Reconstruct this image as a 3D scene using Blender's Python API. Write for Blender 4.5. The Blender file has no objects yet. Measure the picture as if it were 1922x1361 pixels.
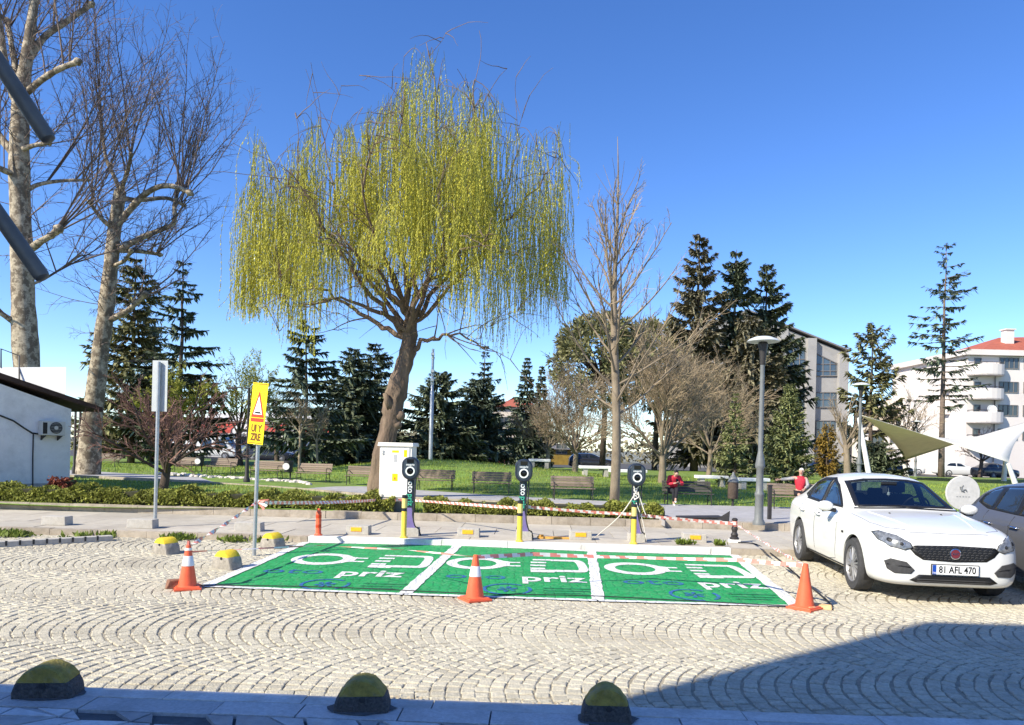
import bpy, math, random
import numpy as np
from mathutils import Vector, Matrix
from mathutils.bvhtree import BVHTree

scene = bpy.context.scene
COL = scene.collection
rad = math.radians

# ------------------------------------------------------------------ camera
F, CX, CY, CAMH, HZ, ROLL = 1388.0, 961.0, 680.5, 1.78, 840.0, rad(1.4)
cam_data = bpy.data.cameras.new('camera')
cam_data.sensor_width = 36.0
cam_data.lens = F * 36.0 / 1922.0
cam_data.shift_y = (HZ - CY) / 1922.0
cam_data.clip_start = 0.05
cam_data.clip_end = 3000.0
cam = bpy.data.objects.new('camera', cam_data)
COL.objects.link(cam)
cam.matrix_world = Matrix.Translation((0, 0, CAMH)) @ Matrix.Rotation(rad(90), 4, 'X') @ Matrix.Rotation(ROLL, 4, 'Z')
scene.camera = cam

# ------------------------------------------------------------------ light
SUN_EL, SUN_AZ = rad(37.0), math.atan2(-0.588, -0.809)     # azimuth measured from +X; sun behind the camera, to the left
sun_dir = Vector((math.cos(SUN_EL) * math.cos(SUN_AZ), math.cos(SUN_EL) * math.sin(SUN_AZ), math.sin(SUN_EL)))
sd = bpy.data.lights.new('sun', 'SUN')
sd.energy = 3.5
sd.angle = rad(0.5)
sd.color = (1.0, 0.92, 0.76)
sun = bpy.data.objects.new('sun', sd)
COL.objects.link(sun)
sun.rotation_euler = sun_dir.to_track_quat('Z', 'Y').to_euler()
sun.location = sun_dir * 100

world = bpy.data.worlds.new('World')
scene.world = world
world.use_nodes = True
wn = world.node_tree.nodes
bg = wn['Background']
sky = wn.new('ShaderNodeTexSky')
sky.sky_type = 'NISHITA'
sky.sun_disc = False
sky.sun_elevation = SUN_EL
sky.sun_rotation = math.pi / 2 - SUN_AZ
sky.altitude = 100
sky.air_density = 0.8
sky.dust_density = 0.1
sky.ozone_density = 3.0
hs = wn.new('ShaderNodeHueSaturation')
hs.inputs['Hue'].default_value = 0.511
hs.inputs['Saturation'].default_value = 1.22
hs.inputs['Value'].default_value = 0.85
world.node_tree.links.new(sky.outputs[0], hs.inputs['Color'])
world.node_tree.links.new(hs.outputs[0], bg.inputs[0])
bg.inputs[1].default_value = 0.13

vs = scene.view_settings
vs.view_transform = 'Standard'
vs.look = 'None'
vs.exposure = 1.2
vs.gamma = 1.0
vs.use_curve_mapping = False

# ------------------------------------------------------------------ measuring: a pixel of the photograph to a place in the world
_c, _s = math.cos(ROLL), math.sin(ROLL)
def ray(px, py):
    a = (px - CX) / F
    b = (HZ - py) / F
    return a * _c - b * _s, a * _s + b * _c
def P(px, py, Y):
    x, w = ray(px, py)
    return Vector((x * Y, Y, CAMH + w * Y))
def G(px, py, z=0.0):
    x, w = ray(px, py)
    t = (z - CAMH) / w
    return Vector((x * t, t, z))
TH = -0.035                                   # the street runs at this small angle to X
_tc, _ts = math.cos(TH), math.sin(TH)
def S(u, v, z=0.0):                           # street coordinates: u along the kerb, v away from the camera
    return Vector((u * _tc - v * _ts, u * _ts + v * _tc, z))
def UV(p):
    return (p[0] * _tc + p[1] * _ts, -p[0] * _ts + p[1] * _tc)

# ------------------------------------------------------------------ mesh building
class MB:
    def __init__(self):
        self.v = []; self.f = []; self.m = []
    def quad(self, *pts, m=0):
        n = len(self.v)
        self.v.extend([tuple(p) for p in pts]); self.f.append(tuple(range(n, n + len(pts)))); self.m.append(m)
        return self
    def face(self, idx, m=0):
        self.f.append(tuple(idx)); self.m.append(m)
    def box(self, c, s, rz=0.0, m=0, top=1.0, mat=None):
        cx, cy, cz = c; sx, sy, sz = s[0] / 2, s[1] / 2, s[2] / 2
        n = len(self.v); co, si = math.cos(rz), math.sin(rz)
        for dz, k in ((-sz, 1.0), (sz, top)):
            for dx, dy in ((-sx, -sy), (sx, -sy), (sx, sy), (-sx, sy)):
                x, y = dx * k, dy * k
                p = (cx + x * co - y * si, cy + x * si + y * co, cz + dz)
                if mat is not None: p = tuple(mat @ Vector(p))
                self.v.append(p)
        for q in ((3, 2, 1, 0), (4, 5, 6, 7), (0, 1, 5, 4), (1, 2, 6, 5), (2, 3, 7, 6), (3, 0, 4, 7)):
            self.f.append(tuple(n + i for i in q)); self.m.append(m)
        return self
    def tube(self, pts, r, n=6, m=0, cap=True):
        k = len(pts)
        if not hasattr(r, '__len__'): r = [r] * k
        base = len(self.v)
        px, py, pz = 0.0, 0.0, 1.0
        ux = uy = uz = None
        cs = _CS.get(n)
        if cs is None:
            cs = _CS[n] = [(math.cos(2 * math.pi * i / n), math.sin(2 * math.pi * i / n)) for i in range(n)]
        for i in range(k):
            a = pts[max(i - 1, 0)]; b = pts[min(i + 1, k - 1)]
            tx, ty, tz = b[0] - a[0], b[1] - a[1], b[2] - a[2]
            l = math.sqrt(tx * tx + ty * ty + tz * tz) or 1.0
            tx /= l; ty /= l; tz /= l
            if ux is None:
                if abs(tz) < 0.9: ux, uy, uz = -ty, tx, 0.0
                else: ux, uy, uz = 1.0, 0.0, 0.0
            d = ux * tx + uy * ty + uz * tz
            ux -= d * tx; uy -= d * ty; uz -= d * tz
            l = math.sqrt(ux * ux + uy * uy + uz * uz) or 1.0
            ux /= l; uy /= l; uz /= l
            wx, wy, wz = ty * uz - tz * uy, tz * ux - tx * uz, tx * uy - ty * ux
            q = pts[i]; rr = r[i]
            for (c, s) in cs:
                self.v.append((q[0] + rr * (c * ux + s * wx), q[1] + rr * (c * uy + s * wy), q[2] + rr * (c * uz + s * wz)))
        for i in range(k - 1):
            o = base + i * n
            for j in range(n):
                j2 = (j + 1) % n
                self.f.append((o + j, o + j2, o + n + j2, o + n + j)); self.m.append(m)
        if cap:
            self.f.append(tuple(base + j for j in range(n - 1, -1, -1))); self.m.append(m)
            self.f.append(tuple(base + (k - 1) * n + j for j in range(n))); self.m.append(m)
        return self
    def lathe(self, prof, n=20, c=(0, 0, 0), m=0, sx=1.0, sy=1.0, mat=None, cap=True):
        base = len(self.v)
        for (r, z) in prof:
            for j in range(n):
                a = 2 * math.pi * j / n
                p = (c[0] + r * math.cos(a) * sx, c[1] + r * math.sin(a) * sy, c[2] + z)
                if mat is not None: p = tuple(mat @ Vector(p))
                self.v.append(p)
        for i in range(len(prof) - 1):
            o = base + i * n
            for j in range(n):
                j2 = (j + 1) % n
                self.f.append((o + j, o + j2, o + n + j2, o + n + j)); self.m.append(m)
        if not cap: return self
        self.f.append(tuple(base + j for j in range(n - 1, -1, -1))); self.m.append(m)
        o = base + (len(prof) - 1) * n
        self.f.append(tuple(o + j for j in range(n))); self.m.append(m)
        return self
    def prism(self, poly, ext, m=0):
        n = len(poly); b = len(self.v); e = Vector(ext)
        self.v.extend([tuple(p) for p in poly]); self.v.extend([tuple(Vector(p) + e) for p in poly])
        self.f.append(tuple(range(b + n - 1, b - 1, -1))); self.m.append(m)
        self.f.append(tuple(range(b + n, b + 2 * n))); self.m.append(m)
        for i in range(n):
            j = (i + 1) % n
            self.f.append((b + i, b + j, b + n + j, b + n + i)); self.m.append(m)
        return self
    def grid(self, rows, m=0, closed=False):
        b = len(self.v); nr = len(rows); nc = len(rows[0])
        for r in rows: self.v.extend([tuple(p) for p in r])
        for i in range(nr - 1):
            for j in range(nc if closed else nc - 1):
                j2 = (j + 1) % nc
                self.f.append((b + i * nc + j, b + i * nc + j2, b + (i + 1) * nc + j2, b + (i + 1) * nc + j)); self.m.append(m)
        return self
    def mesh(self, name, mats, smooth=False):
        me = bpy.data.meshes.new(name)
        me.from_pydata(self.v, [], self.f)
        if not isinstance(mats, (list, tuple)): mats = [mats]
        for q in mats: me.materials.append(q)
        if len(mats) > 1: me.polygons.foreach_set('material_index', self.m)
        if smooth:
            me.polygons.foreach_set('use_smooth', [True] * len(me.polygons))
            if smooth != 'all': me.set_sharp_from_angle(angle=rad(40))
        me.update()
        return me
    def build(self, name, mats, parent=None, smooth=False, bevel=0.0, loc=None, rot=None):
        return link(name, self.mesh(name, mats, smooth), parent, loc, rot, bevel)
_CS = {}

def link(name, me, parent=None, loc=None, rot=None, bevel=0.0):
    o = bpy.data.objects.new(name, me)
    COL.objects.link(o)
    if parent is not None: o.parent = parent
    if loc is not None: o.location = loc
    if rot is not None: o.rotation_euler = rot
    if bevel:
        b = o.modifiers.new('bevel', 'BEVEL'); b.width = bevel; b.segments = 2; b.limit_method = 'ANGLE'; b.angle_limit = rad(40)
    return o

def quads_mesh(name, verts, mat, smooth=False):      # verts: (N,4,3)
    verts = np.asarray(verts, dtype=np.float32); n = verts.shape[0]; k = verts.shape[1]
    me = bpy.data.meshes.new(name)
    me.vertices.add(n * k); me.vertices.foreach_set('co', verts.reshape(-1))
    me.loops.add(n * k); me.loops.foreach_set('vertex_index', np.arange(n * k, dtype=np.int32))
    me.polygons.add(n); me.polygons.foreach_set('loop_start', np.arange(0, n * k, k, dtype=np.int32))
    try: me.polygons.foreach_set('loop_total', np.full(n, k, dtype=np.int32))
    except Exception: pass
    me.materials.append(mat)
    me.update(calc_edges=True)
    me.validate()
    return me

def thing(name, label, cat, loc=(0, 0, 0), rz=0.0, group=None):
    o = bpy.data.objects.new(name, None)
    o.empty_display_size = 0.2
    COL.objects.link(o)
    o.location = loc; o.rotation_euler = (0, 0, rz)
    return tag(o, label, cat, group)
def tag(o, label, cat, group=None):
    o['label'] = label; o['category'] = cat
    if group: o['group'] = group
    return o
def structure(o, label=None):
    o['kind'] = 'structure'
    if label: o['label'] = label
    return o
def stuff(o):
    o['kind'] = 'stuff'
    return o
def dup(root, loc, rz, label, group=None, scale=None):
    def cp(o, par):
        c = o.copy(); COL.objects.link(c)
        if par is not None:
            c.parent = par
        for ch in o.children: cp(ch, c)
        return c
    r = cp(root, None)
    r.location = loc; r.rotation_euler = (0, 0, rz)
    if scale: r.scale = (scale,) * 3
    r['label'] = label
    if group: r['group'] = group
    return r

def text_mesh(txt, size, ext=0.0, mat=None, bold=0.0, name='lettering', res=3):
    cu = bpy.data.curves.new('txt', 'FONT')
    cu.body = txt; cu.size = size; cu.extrude = ext; cu.align_x = 'CENTER'; cu.align_y = 'CENTER'; cu.offset = bold; cu.resolution_u = res
    o = bpy.data.objects.new('txt', cu); COL.objects.link(o)
    bpy.context.view_layer.update()
    dg = bpy.context.evaluated_depsgraph_get()
    me = bpy.data.meshes.new_from_object(o.evaluated_get(dg))
    bpy.data.objects.remove(o); bpy.data.curves.remove(cu)
    me.name = name
    me.materials.clear()
    if mat: me.materials.append(mat)
    return me
def evaluated_mesh(o, name, mats):
    bpy.context.view_layer.update()
    dg = bpy.context.evaluated_depsgraph_get()
    me = bpy.data.meshes.new_from_object(o.evaluated_get(dg))
    me.name = name
    me.materials.clear()
    for q in mats: me.materials.append(q)
    old = o.data
    bpy.data.objects.remove(o)
    bpy.data.meshes.remove(old)
    return me

# ------------------------------------------------------------------ materials
def mat(name, col, rough=0.75, var=0.18, scale=5.0, bump=0.0, bscale=60.0, metal=0.0, island=0.0, spec=0.4,
        stain=None, stain_scale=1.2, stain_amt=0.5, trans=0.0, coat=0.0, objrand=0.0, stretch=None, place=False, stain_rng=(0.48, 0.68)):
    m = bpy.data.materials.new(name); m.use_nodes = True
    nt = m.node_tree; N = nt.nodes; L = nt.links
    b = N['Principled BSDF']; out = N['Material Output']
    b.inputs['Roughness'].default_value = rough
    b.inputs['Metallic'].default_value = metal
    b.inputs['Specular IOR Level'].default_value = spec
    if coat:
        b.inputs['Coat Weight'].default_value = coat; b.inputs['Coat Roughness'].default_value = 0.04
    tc = N.new('ShaderNodeTexCoord')
    vec = tc.outputs['Object']
    if place: vec = N.new('ShaderNodeNewGeometry').outputs['Position']
    if stretch:
        mp = N.new('ShaderNodeMapping'); mp.inputs['Scale'].default_value = stretch
        L.new(vec, mp.inputs[0]); vec = mp.outputs[0]
    nz = N.new('ShaderNodeTexNoise'); nz.inputs['Scale'].default_value = scale; nz.inputs['Detail'].default_value = 5; nz.inputs['Roughness'].default_value = 0.65
    L.new(vec, nz.inputs['Vector'])
    mr = N.new('ShaderNodeMapRange'); mr.inputs['From Min'].default_value = 0.3; mr.inputs['From Max'].default_value = 0.7
    L.new(nz.outputs['Fac'], mr.inputs['Value'])
    mx = N.new('ShaderNodeMix'); mx.data_type = 'RGBA'
    mx.inputs['A'].default_value = (*[c * (1 - var) for c in col], 1)
    mx.inputs['B'].default_value = (*[min(c * (1 + var), 1) for c in col], 1)
    L.new(mr.outputs['Result'], mx.inputs['Factor'])
    c = mx.outputs['Result']
    if stain:
        n2 = N.new('ShaderNodeTexNoise'); n2.inputs['Scale'].default_value = stain_scale; n2.inputs['Detail'].default_value = 7; n2.inputs['Roughness'].default_value = 0.7
        L.new(vec, n2.inputs['Vector'])
        r2 = N.new('ShaderNodeMapRange'); r2.inputs['From Min'].default_value = stain_rng[0]; r2.inputs['From Max'].default_value = stain_rng[1]; r2.inputs['To Max'].default_value = stain_amt
        L.new(n2.outputs['Fac'], r2.inputs['Value'])
        m2 = N.new('ShaderNodeMix'); m2.data_type = 'RGBA'; m2.inputs['B'].default_value = (*stain, 1)
        L.new(r2.outputs['Result'], m2.inputs['Factor']); L.new(c, m2.inputs['A']); c = m2.outputs['Result']
    for _isl in ([True] if island else []) + ([False] if objrand else []):
        if _isl:
            g = N.new('ShaderNodeNewGeometry'); rnd = g.outputs['Random Per Island']; amt = island
        else:
            g = N.new('ShaderNodeObjectInfo'); rnd = g.outputs['Random']; amt = objrand
        r3 = N.new('ShaderNodeMapRange'); r3.inputs['To Min'].default_value = 1 - amt; r3.inputs['To Max'].default_value = 1 + amt
        L.new(rnd, r3.inputs['Value'])
        m3 = N.new('ShaderNodeMix'); m3.data_type = 'RGBA'; m3.blend_type = 'MULTIPLY'; m3.inputs['Factor'].default_value = 1
        L.new(c, m3.inputs['A']); L.new(r3.outputs['Result'], m3.inputs['B']); c = m3.outputs['Result']
    L.new(c, b.inputs['Base Color'])
    if bump:
        n4 = N.new('ShaderNodeTexNoise'); n4.inputs['Scale'].default_value = bscale; n4.inputs['Detail'].default_value = 4
        L.new(vec, n4.inputs['Vector'])
        bp = N.new('ShaderNodeBump'); bp.inputs['Strength'].default_value = bump; bp.inputs['Distance'].default_value = 0.02
        L.new(n4.outputs['Fac'], bp.inputs['Height']); L.new(bp.outputs['Normal'], b.inputs['Normal'])
    if trans:
        t = N.new('ShaderNodeBsdfTranslucent'); L.new(c, t.inputs['Color'])
        ms = N.new('ShaderNodeMixShader'); ms.inputs[0].default_value = trans
        L.new(b.outputs[0], ms.inputs[1]); L.new(t.outputs[0], ms.inputs[2]); L.new(ms.outputs[0], out.inputs['Surface'])
    return m

M = {}
M['cobble'] = mat('cobble_granite', (0.48, 0.44, 0.34), 0.8, 0.24, 30, 0.6, 75, island=0.09, objrand=0.11, stain=(0.27, 0.235, 0.18), stain_scale=0.8, stain_amt=0.5, place=True)
M['joint'] = mat('sandy_joint', (0.34, 0.30, 0.225), 0.95, 0.3, 9, 0.6, 120)
M['slab'] = mat('pale_paving_slab', (0.47, 0.43, 0.36), 0.85, 0.1, 6, 0.25, 90, objrand=0.1, stain=(0.31, 0.27, 0.23), stain_scale=0.9, stain_amt=0.5, place=True)
M['kerb'] = mat('kerb_concrete', (0.40, 0.345, 0.275), 0.9, 0.18, 7, 0.4, 70, objrand=0.12, stain=(0.2, 0.16, 0.11), stain_scale=2.5, stain_amt=0.6, place=True)
M['kerb_white'] = mat('white_painted_kerb', (0.74, 0.73, 0.70), 0.8, 0.06, 9, 0.4, 40, stain=(0.42, 0.39, 0.33), stain_scale=5, stain_amt=0.5, place=True)
M['granite'] = mat('grey_granite_slab', (0.48, 0.49, 0.50), 0.6, 0.2, 45, 0.2, 120, objrand=0.14, stain=(0.2, 0.2, 0.2), stain_scale=2.2, stain_amt=0.45, place=True)
M['granite_light'] = mat('light_granite_kerb', (0.56, 0.56, 0.545), 0.7, 0.16, 45, 0.2, 120, objrand=0.09, stain=(0.25, 0.24, 0.22), stain_scale=2.6, stain_amt=0.5, place=True)
M['crazy'] = mat('marble_offcut', (0.44, 0.45, 0.46), 0.5, 0.2, 14, 0.15, 60, objrand=0.45, stain=(0.16, 0.16, 0.16), stain_scale=3, stain_amt=0.4, place=True)
M['mortar'] = mat('dark_mortar', (0.11, 0.115, 0.12), 0.95, 0.25, 14, 0.4, 80)
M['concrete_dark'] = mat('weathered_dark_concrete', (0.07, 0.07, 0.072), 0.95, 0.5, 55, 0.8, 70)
M['concrete'] = mat('pale_concrete', (0.46, 0.435, 0.39), 0.9, 0.15, 9, 0.4, 80, stain=(0.28, 0.25, 0.2), stain_scale=4, stain_amt=0.5)
M['ochre'] = mat('faded_ochre_paint', (0.28, 0.225, 0.05), 0.85, 0.35, 16, 0.6, 70, stain=(0.22, 0.21, 0.16), stain_scale=9, stain_amt=0.8)
M['concrete_stop'] = mat('grey_stop_concrete', (0.34, 0.31, 0.265), 0.95, 0.3, 14, 0.6, 70, stain=(0.2, 0.18, 0.15), stain_scale=5, stain_amt=0.6)
M['yellow'] = mat('yellow_paint', (0.75, 0.55, 0.03), 0.7, 0.15, 10, 0.3, 60, stain=(0.4, 0.33, 0.15), stain_scale=7, stain_amt=0.5)
M['orange'] = mat('orange_plastic', (0.78, 0.125, 0.05), 0.5, 0.12, 8, 0.05, 60, stain=(0.5, 0.12, 0.07), stain_scale=6, stain_amt=0.4)
M['orange_paint'] = mat('orange_reflector_paint', (0.85, 0.42, 0.02), 0.6, 0.2, 30)
M['yellow_plastic'] = mat('yellow_plastic', (0.82, 0.56, 0.06), 0.45, 0.1, 8)
M['pale_yellow_plastic'] = mat('faded_yellow_plastic', (0.83, 0.62, 0.2), 0.45, 0.1, 8)
M['white'] = mat('white_plastic', (0.78, 0.78, 0.76), 0.5, 0.06, 8)
M['reflect'] = mat('reflective_white', (0.72, 0.74, 0.76), 0.35, 0.05, 20)
M['black'] = mat('black_plastic', (0.018, 0.02, 0.024), 0.4, 0.2, 10)
M['rubber'] = mat('tyre_rubber', (0.05, 0.05, 0.052), 0.85, 0.25, 20, 0.2, 90)
M['navy'] = mat('dark_navy_casing', (0.02, 0.027, 0.042), 0.35, 0.1, 8)
M['face'] = mat('glossy_charger_face', (0.05, 0.065, 0.085), 0.25, 0.1, 8)
M['screen'] = mat('black_screen', (0.004, 0.004, 0.005), 0.12, 0.0, 5)
M['purple'] = mat('purple_panel', (0.19, 0.15, 0.36), 0.5, 0.12, 6)
M['green_ink'] = mat('green_ink', (0.05, 0.42, 0.28), 0.5, 0.05, 6)
M['white_ink'] = mat('white_ink', (0.8, 0.8, 0.8), 0.5, 0.03, 6)
M['steel'] = mat('galvanised_steel', (0.42, 0.44, 0.45), 0.42, 0.12, 14, metal=0.6)
M['tube_steel'] = mat('painted_steel_tube', (0.15, 0.135, 0.115), 0.45, 0.25, 9, 0.1, 60, metal=0.2)
M['plate_back'] = mat('aluminium_plate', (0.50, 0.53, 0.53), 0.5, 0.06, 7, metal=0.25)
M['sign_yellow'] = mat('sign_yellow', (0.92, 0.70, 0.0), 0.4, 0.03, 7)
M['sign_ink'] = mat('sign_brown_ink', (0.16, 0.06, 0.0), 0.5, 0.1, 7)
M['sign_red'] = mat('sign_red', (0.55, 0.05, 0.01), 0.5, 0.05, 7)
M['red'] = mat('red_tape', (0.72, 0.24, 0.19), 0.45, 0.1, 10)
M['tape_white'] = mat('white_tape', (0.80, 0.74, 0.70), 0.45, 0.08, 10)
M['rope'] = mat('white_rope', (0.66, 0.62, 0.55), 0.9, 0.15, 40)
M['cable'] = mat('black_cable', (0.02, 0.02, 0.022), 0.55, 0.1, 10)
M['brick'] = mat('broken_brick', (0.22, 0.11, 0.07), 0.95, 0.3, 18, 0.5, 60)
M['wood'] = mat('sawn_pine', (0.62, 0.40, 0.20), 0.8, 0.25, 8, 0.2, 50, stretch=(1, 6, 6))
M['wood_yellow'] = mat('yellow_stained_timber', (0.62, 0.33, 0.07), 0.8, 0.3, 8, 0.2, 50)
M['cast_iron'] = mat('black_cast_iron', (0.035, 0.032, 0.032), 0.5, 0.3, 12, 0.2, 60)
M['dark_panel'] = mat('dark_metal_panel', (0.035, 0.033, 0.033), 0.6, 0.3, 8, 0.2, 40)
M['lamp_grey'] = mat('grey_lamp_paint', (0.15, 0.16, 0.163), 0.5, 0.15, 10)
M['lamp_shade'] = mat('pale_lamp_shade', (0.55, 0.58, 0.58), 0.45, 0.08, 8)
M['cabinet'] = mat('white_cabinet_paint', (0.76, 0.74, 0.68), 0.5, 0.04, 5, stain=(0.55, 0.5, 0.42), stain_scale=3, stain_amt=0.3)
M['cabinet_base'] = mat('grey_cabinet_plinth', (0.10, 0.115, 0.12), 0.7, 0.12, 9)
M['bench_wood'] = mat('weathered_bench_slat', (0.23, 0.175, 0.135), 0.8, 0.22, 10, 0.2, 40, objrand=0.2, stretch=(1, 5, 5))
M['bench_dark'] = mat('dark_bench_slat', (0.075, 0.07, 0.06), 0.7, 0.25, 10, 0.2, 40, objrand=0.2)
M['lawn'] = mat('lawn_turf', (0.15, 0.235, 0.04), 0.95, 0.38, 2.2, 0.6, 45, stain=(0.20, 0.20, 0.06), stain_scale=0.5, stain_amt=0.55)
M['grass'] = mat('grass_blade', (0.28, 0.37, 0.065), 0.75, 0.25, 1.2, island=0.4, trans=0.3, spec=0.08, stain=(0.33, 0.28, 0.11), stain_scale=0.9, stain_amt=0.7, place=True)
M['soil'] = mat('bare_soil', (0.17, 0.125, 0.08), 0.95, 0.3, 4, 0.6, 40)
M['ground'] = mat('far_ground', (0.20, 0.20, 0.16), 0.95, 0.25, 0.2)
M['asphalt'] = mat('asphalt', (0.075, 0.075, 0.078), 0.9, 0.15, 3)
M['path'] = mat('grey_path_paving', (0.38, 0.37, 0.37), 0.85, 0.14, 3.5, 0.2, 60, stain=(0.25, 0.23, 0.2), stain_scale=1.1, stain_amt=0.4)
M['path_pale'] = mat('pale_plaza_paving', (0.47, 0.44, 0.40), 0.85, 0.1, 3.5, 0.2, 60, objrand=0.08)
M['hedge'] = mat('box_hedge_leaf', (0.245, 0.26, 0.055), 0.7, 0.3, 4, spec=0.2, island=0.55, trans=0.25)
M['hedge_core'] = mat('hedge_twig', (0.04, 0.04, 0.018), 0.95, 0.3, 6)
M['weed'] = mat('weed_leaf', (0.15, 0.2, 0.03), 0.7, 0.3, 4, island=0.4, trans=0.25)
M['redleaf'] = mat('reddish_shrub_leaf', (0.24, 0.07, 0.04), 0.7, 0.3, 4, island=0.4, trans=0.2)
M['bark_plane'] = mat('plane_bark', (0.38, 0.32, 0.235), 0.9, 0.42, 9, 0.7, 30, stain=(0.13, 0.10, 0.07), stain_scale=3.6, stain_amt=0.95, stain_rng=(0.46, 0.54))
M['twig_plane'] = mat('plane_twig', (0.135, 0.10, 0.085), 0.9, 0.3, 3, island=0.45)
M['bark_willow'] = mat('willow_bark', (0.155, 0.11, 0.08), 0.95, 0.35, 5, 1.0, 22, stretch=(1, 1, 0.3), stain=(0.32, 0.24, 0.16), stain_scale=2.0, stain_amt=0.6)
M['twig_willow'] = mat('willow_twig', (0.30, 0.29, 0.06), 0.9, 0.3, 3, island=0.3)
M['leaf_willow'] = mat('willow_leaf', (0.66, 0.62, 0.10), 0.6, 0.12, 0.9, island=0.22, trans=0.45, spec=0.2)
M['bark_sapling'] = mat('sapling_bark', (0.22, 0.175, 0.125), 0.9, 0.3, 7, 0.4, 40, stretch=(1, 1, 0.4))
M['twig_tan'] = mat('tan_twig', (0.30, 0.23, 0.15), 0.9, 0.3, 2, island=0.4)
M['twig_red'] = mat('reddish_twig', (0.17, 0.095, 0.075), 0.9, 0.3, 2, island=0.4)
M['bark_grey'] = mat('grey_brown_bark', (0.17, 0.13, 0.105), 0.95, 0.35, 7, 0.6, 30)
M['bark_dark'] = mat('dark_bark', (0.085, 0.062, 0.048), 0.95, 0.35, 7, 0.6, 30)
M['leaf_pale'] = mat('pale_spring_leaf', (0.30, 0.31, 0.06), 0.7, 0.2, 1.5, island=0.4, trans=0.35)
M['needle_dark'] = mat('dark_spruce_needle', (0.125, 0.15, 0.085), 0.7, 0.3, 1.2, island=0.55, trans=0.08)
M['needle_brown'] = mat('brown_tinged_needle', (0.20, 0.18, 0.11), 0.7, 0.35, 0.8, island=0.5, trans=0.08)
M['needle_blue'] = mat('blue_green_needle', (0.12, 0.15, 0.095), 0.7, 0.3, 1.0, island=0.55, trans=0.08)
M['needle_light'] = mat('light_spruce_needle', (0.25, 0.275, 0.11), 0.7, 0.3, 1.5, island=0.5, trans=0.12)
M['needle_olive'] = mat('olive_pine_needle', (0.19, 0.185, 0.08), 0.7, 0.3, 1.5, island=0.5, trans=0.1)
M['leaf_gold'] = mat('golden_cypress_leaf', (0.26, 0.17, 0.03), 0.7, 0.3, 2, island=0.4, trans=0.15)
M['render_wall'] = mat('white_render', (0.80, 0.80, 0.78), 0.9, 0.07, 2.0, 0.2, 40, stain=(0.42, 0.42, 0.40), stain_scale=0.9, stain_amt=0.5)
M['render_low'] = mat('dirty_render_plinth', (0.46, 0.44, 0.40), 0.9, 0.2, 2.0, 0.3, 40, stain=(0.12, 0.11, 0.1), stain_scale=1.2, stain_amt=0.7)
M['eave'] = mat('dark_brown_eave', (0.055, 0.03, 0.022), 0.8, 0.3, 5)
M['ac_white'] = mat('ac_casing', (0.58, 0.58, 0.53), 0.5, 0.05, 5)
M['apt_wall'] = mat('pale_apartment_render', (0.68, 0.63, 0.60), 0.9, 0.06, 0.6, stain=(0.5, 0.42, 0.38), stain_scale=0.3, stain_amt=0.4)
M['wall_cream'] = mat('cream_house_wall', (0.58, 0.50, 0.42), 0.9, 0.08, 0.6)
M['roof_red'] = mat('red_clay_tile', (0.36, 0.10, 0.06), 0.85, 0.2, 2)
M['concrete_grey'] = mat('grey_fair_faced_concrete', (0.34, 0.325, 0.31), 0.85, 0.1, 0.8)
M['glass'] = mat('window_glass', (0.045, 0.06, 0.075), 0.06, 0.1, 1, spec=0.9)
M['glass_pale'] = mat('sky_lit_glass', (0.07, 0.10, 0.13), 0.08, 0.2, 0.6, spec=0.9)
M['frame'] = mat('window_frame', (0.18, 0.17, 0.165), 0.6, 0.1, 3)
M['frame_white'] = mat('white_window_frame', (0.6, 0.6, 0.58), 0.6, 0.1, 3)
M['sail_white'] = mat('white_sail_fabric', (0.78, 0.76, 0.72), 0.8, 0.04, 2, trans=0.25)
M['sail_olive'] = mat('sand_sail_lit_through', (0.80, 0.71, 0.48), 0.8, 0.06, 2, trans=0.6)  # on the white sail's underside this colour stands for light through the cloth
M['board'] = mat('grey_white_board', (0.52, 0.51, 0.48), 0.6, 0.12, 12)
M['mast'] = mat('white_mast_paint', (0.72, 0.70, 0.66), 0.5, 0.05, 4)
M['awning_red'] = mat('red_awning', (0.45, 0.07, 0.05), 0.8, 0.1, 2)
M['dark_shop'] = mat('dark_shop_front', (0.03, 0.03, 0.03), 0.5, 0.3, 1)
M['carpaint_white'] = mat('white_car_paint', (0.70, 0.70, 0.67), 0.28, 0.015, 3, spec=0.5, coat=0.6)
M['carpaint_grey'] = mat('grey_metallic_paint', (0.095, 0.097, 0.105), 0.35, 0.05, 30, metal=0.2, coat=0.6)
M['carpaint_dark'] = mat('dark_car_paint', (0.02, 0.022, 0.03), 0.25, 0.1, 3, coat=0.5)
M['carpaint_red'] = mat('maroon_car_paint', (0.13, 0.02, 0.02), 0.25, 0.1, 3, coat=0.5)
M['carpaint_blue'] = mat('blue_grey_car_paint', (0.09, 0.12, 0.17), 0.25, 0.1, 3, coat=0.5)
M['car_glass'] = mat('tinted_car_glass', (0.014, 0.02, 0.028), 0.03, 0.1, 2, spec=0.85)
M['car_trim'] = mat('satin_black_trim', (0.012, 0.012, 0.013), 0.45, 0.1, 8)
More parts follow.
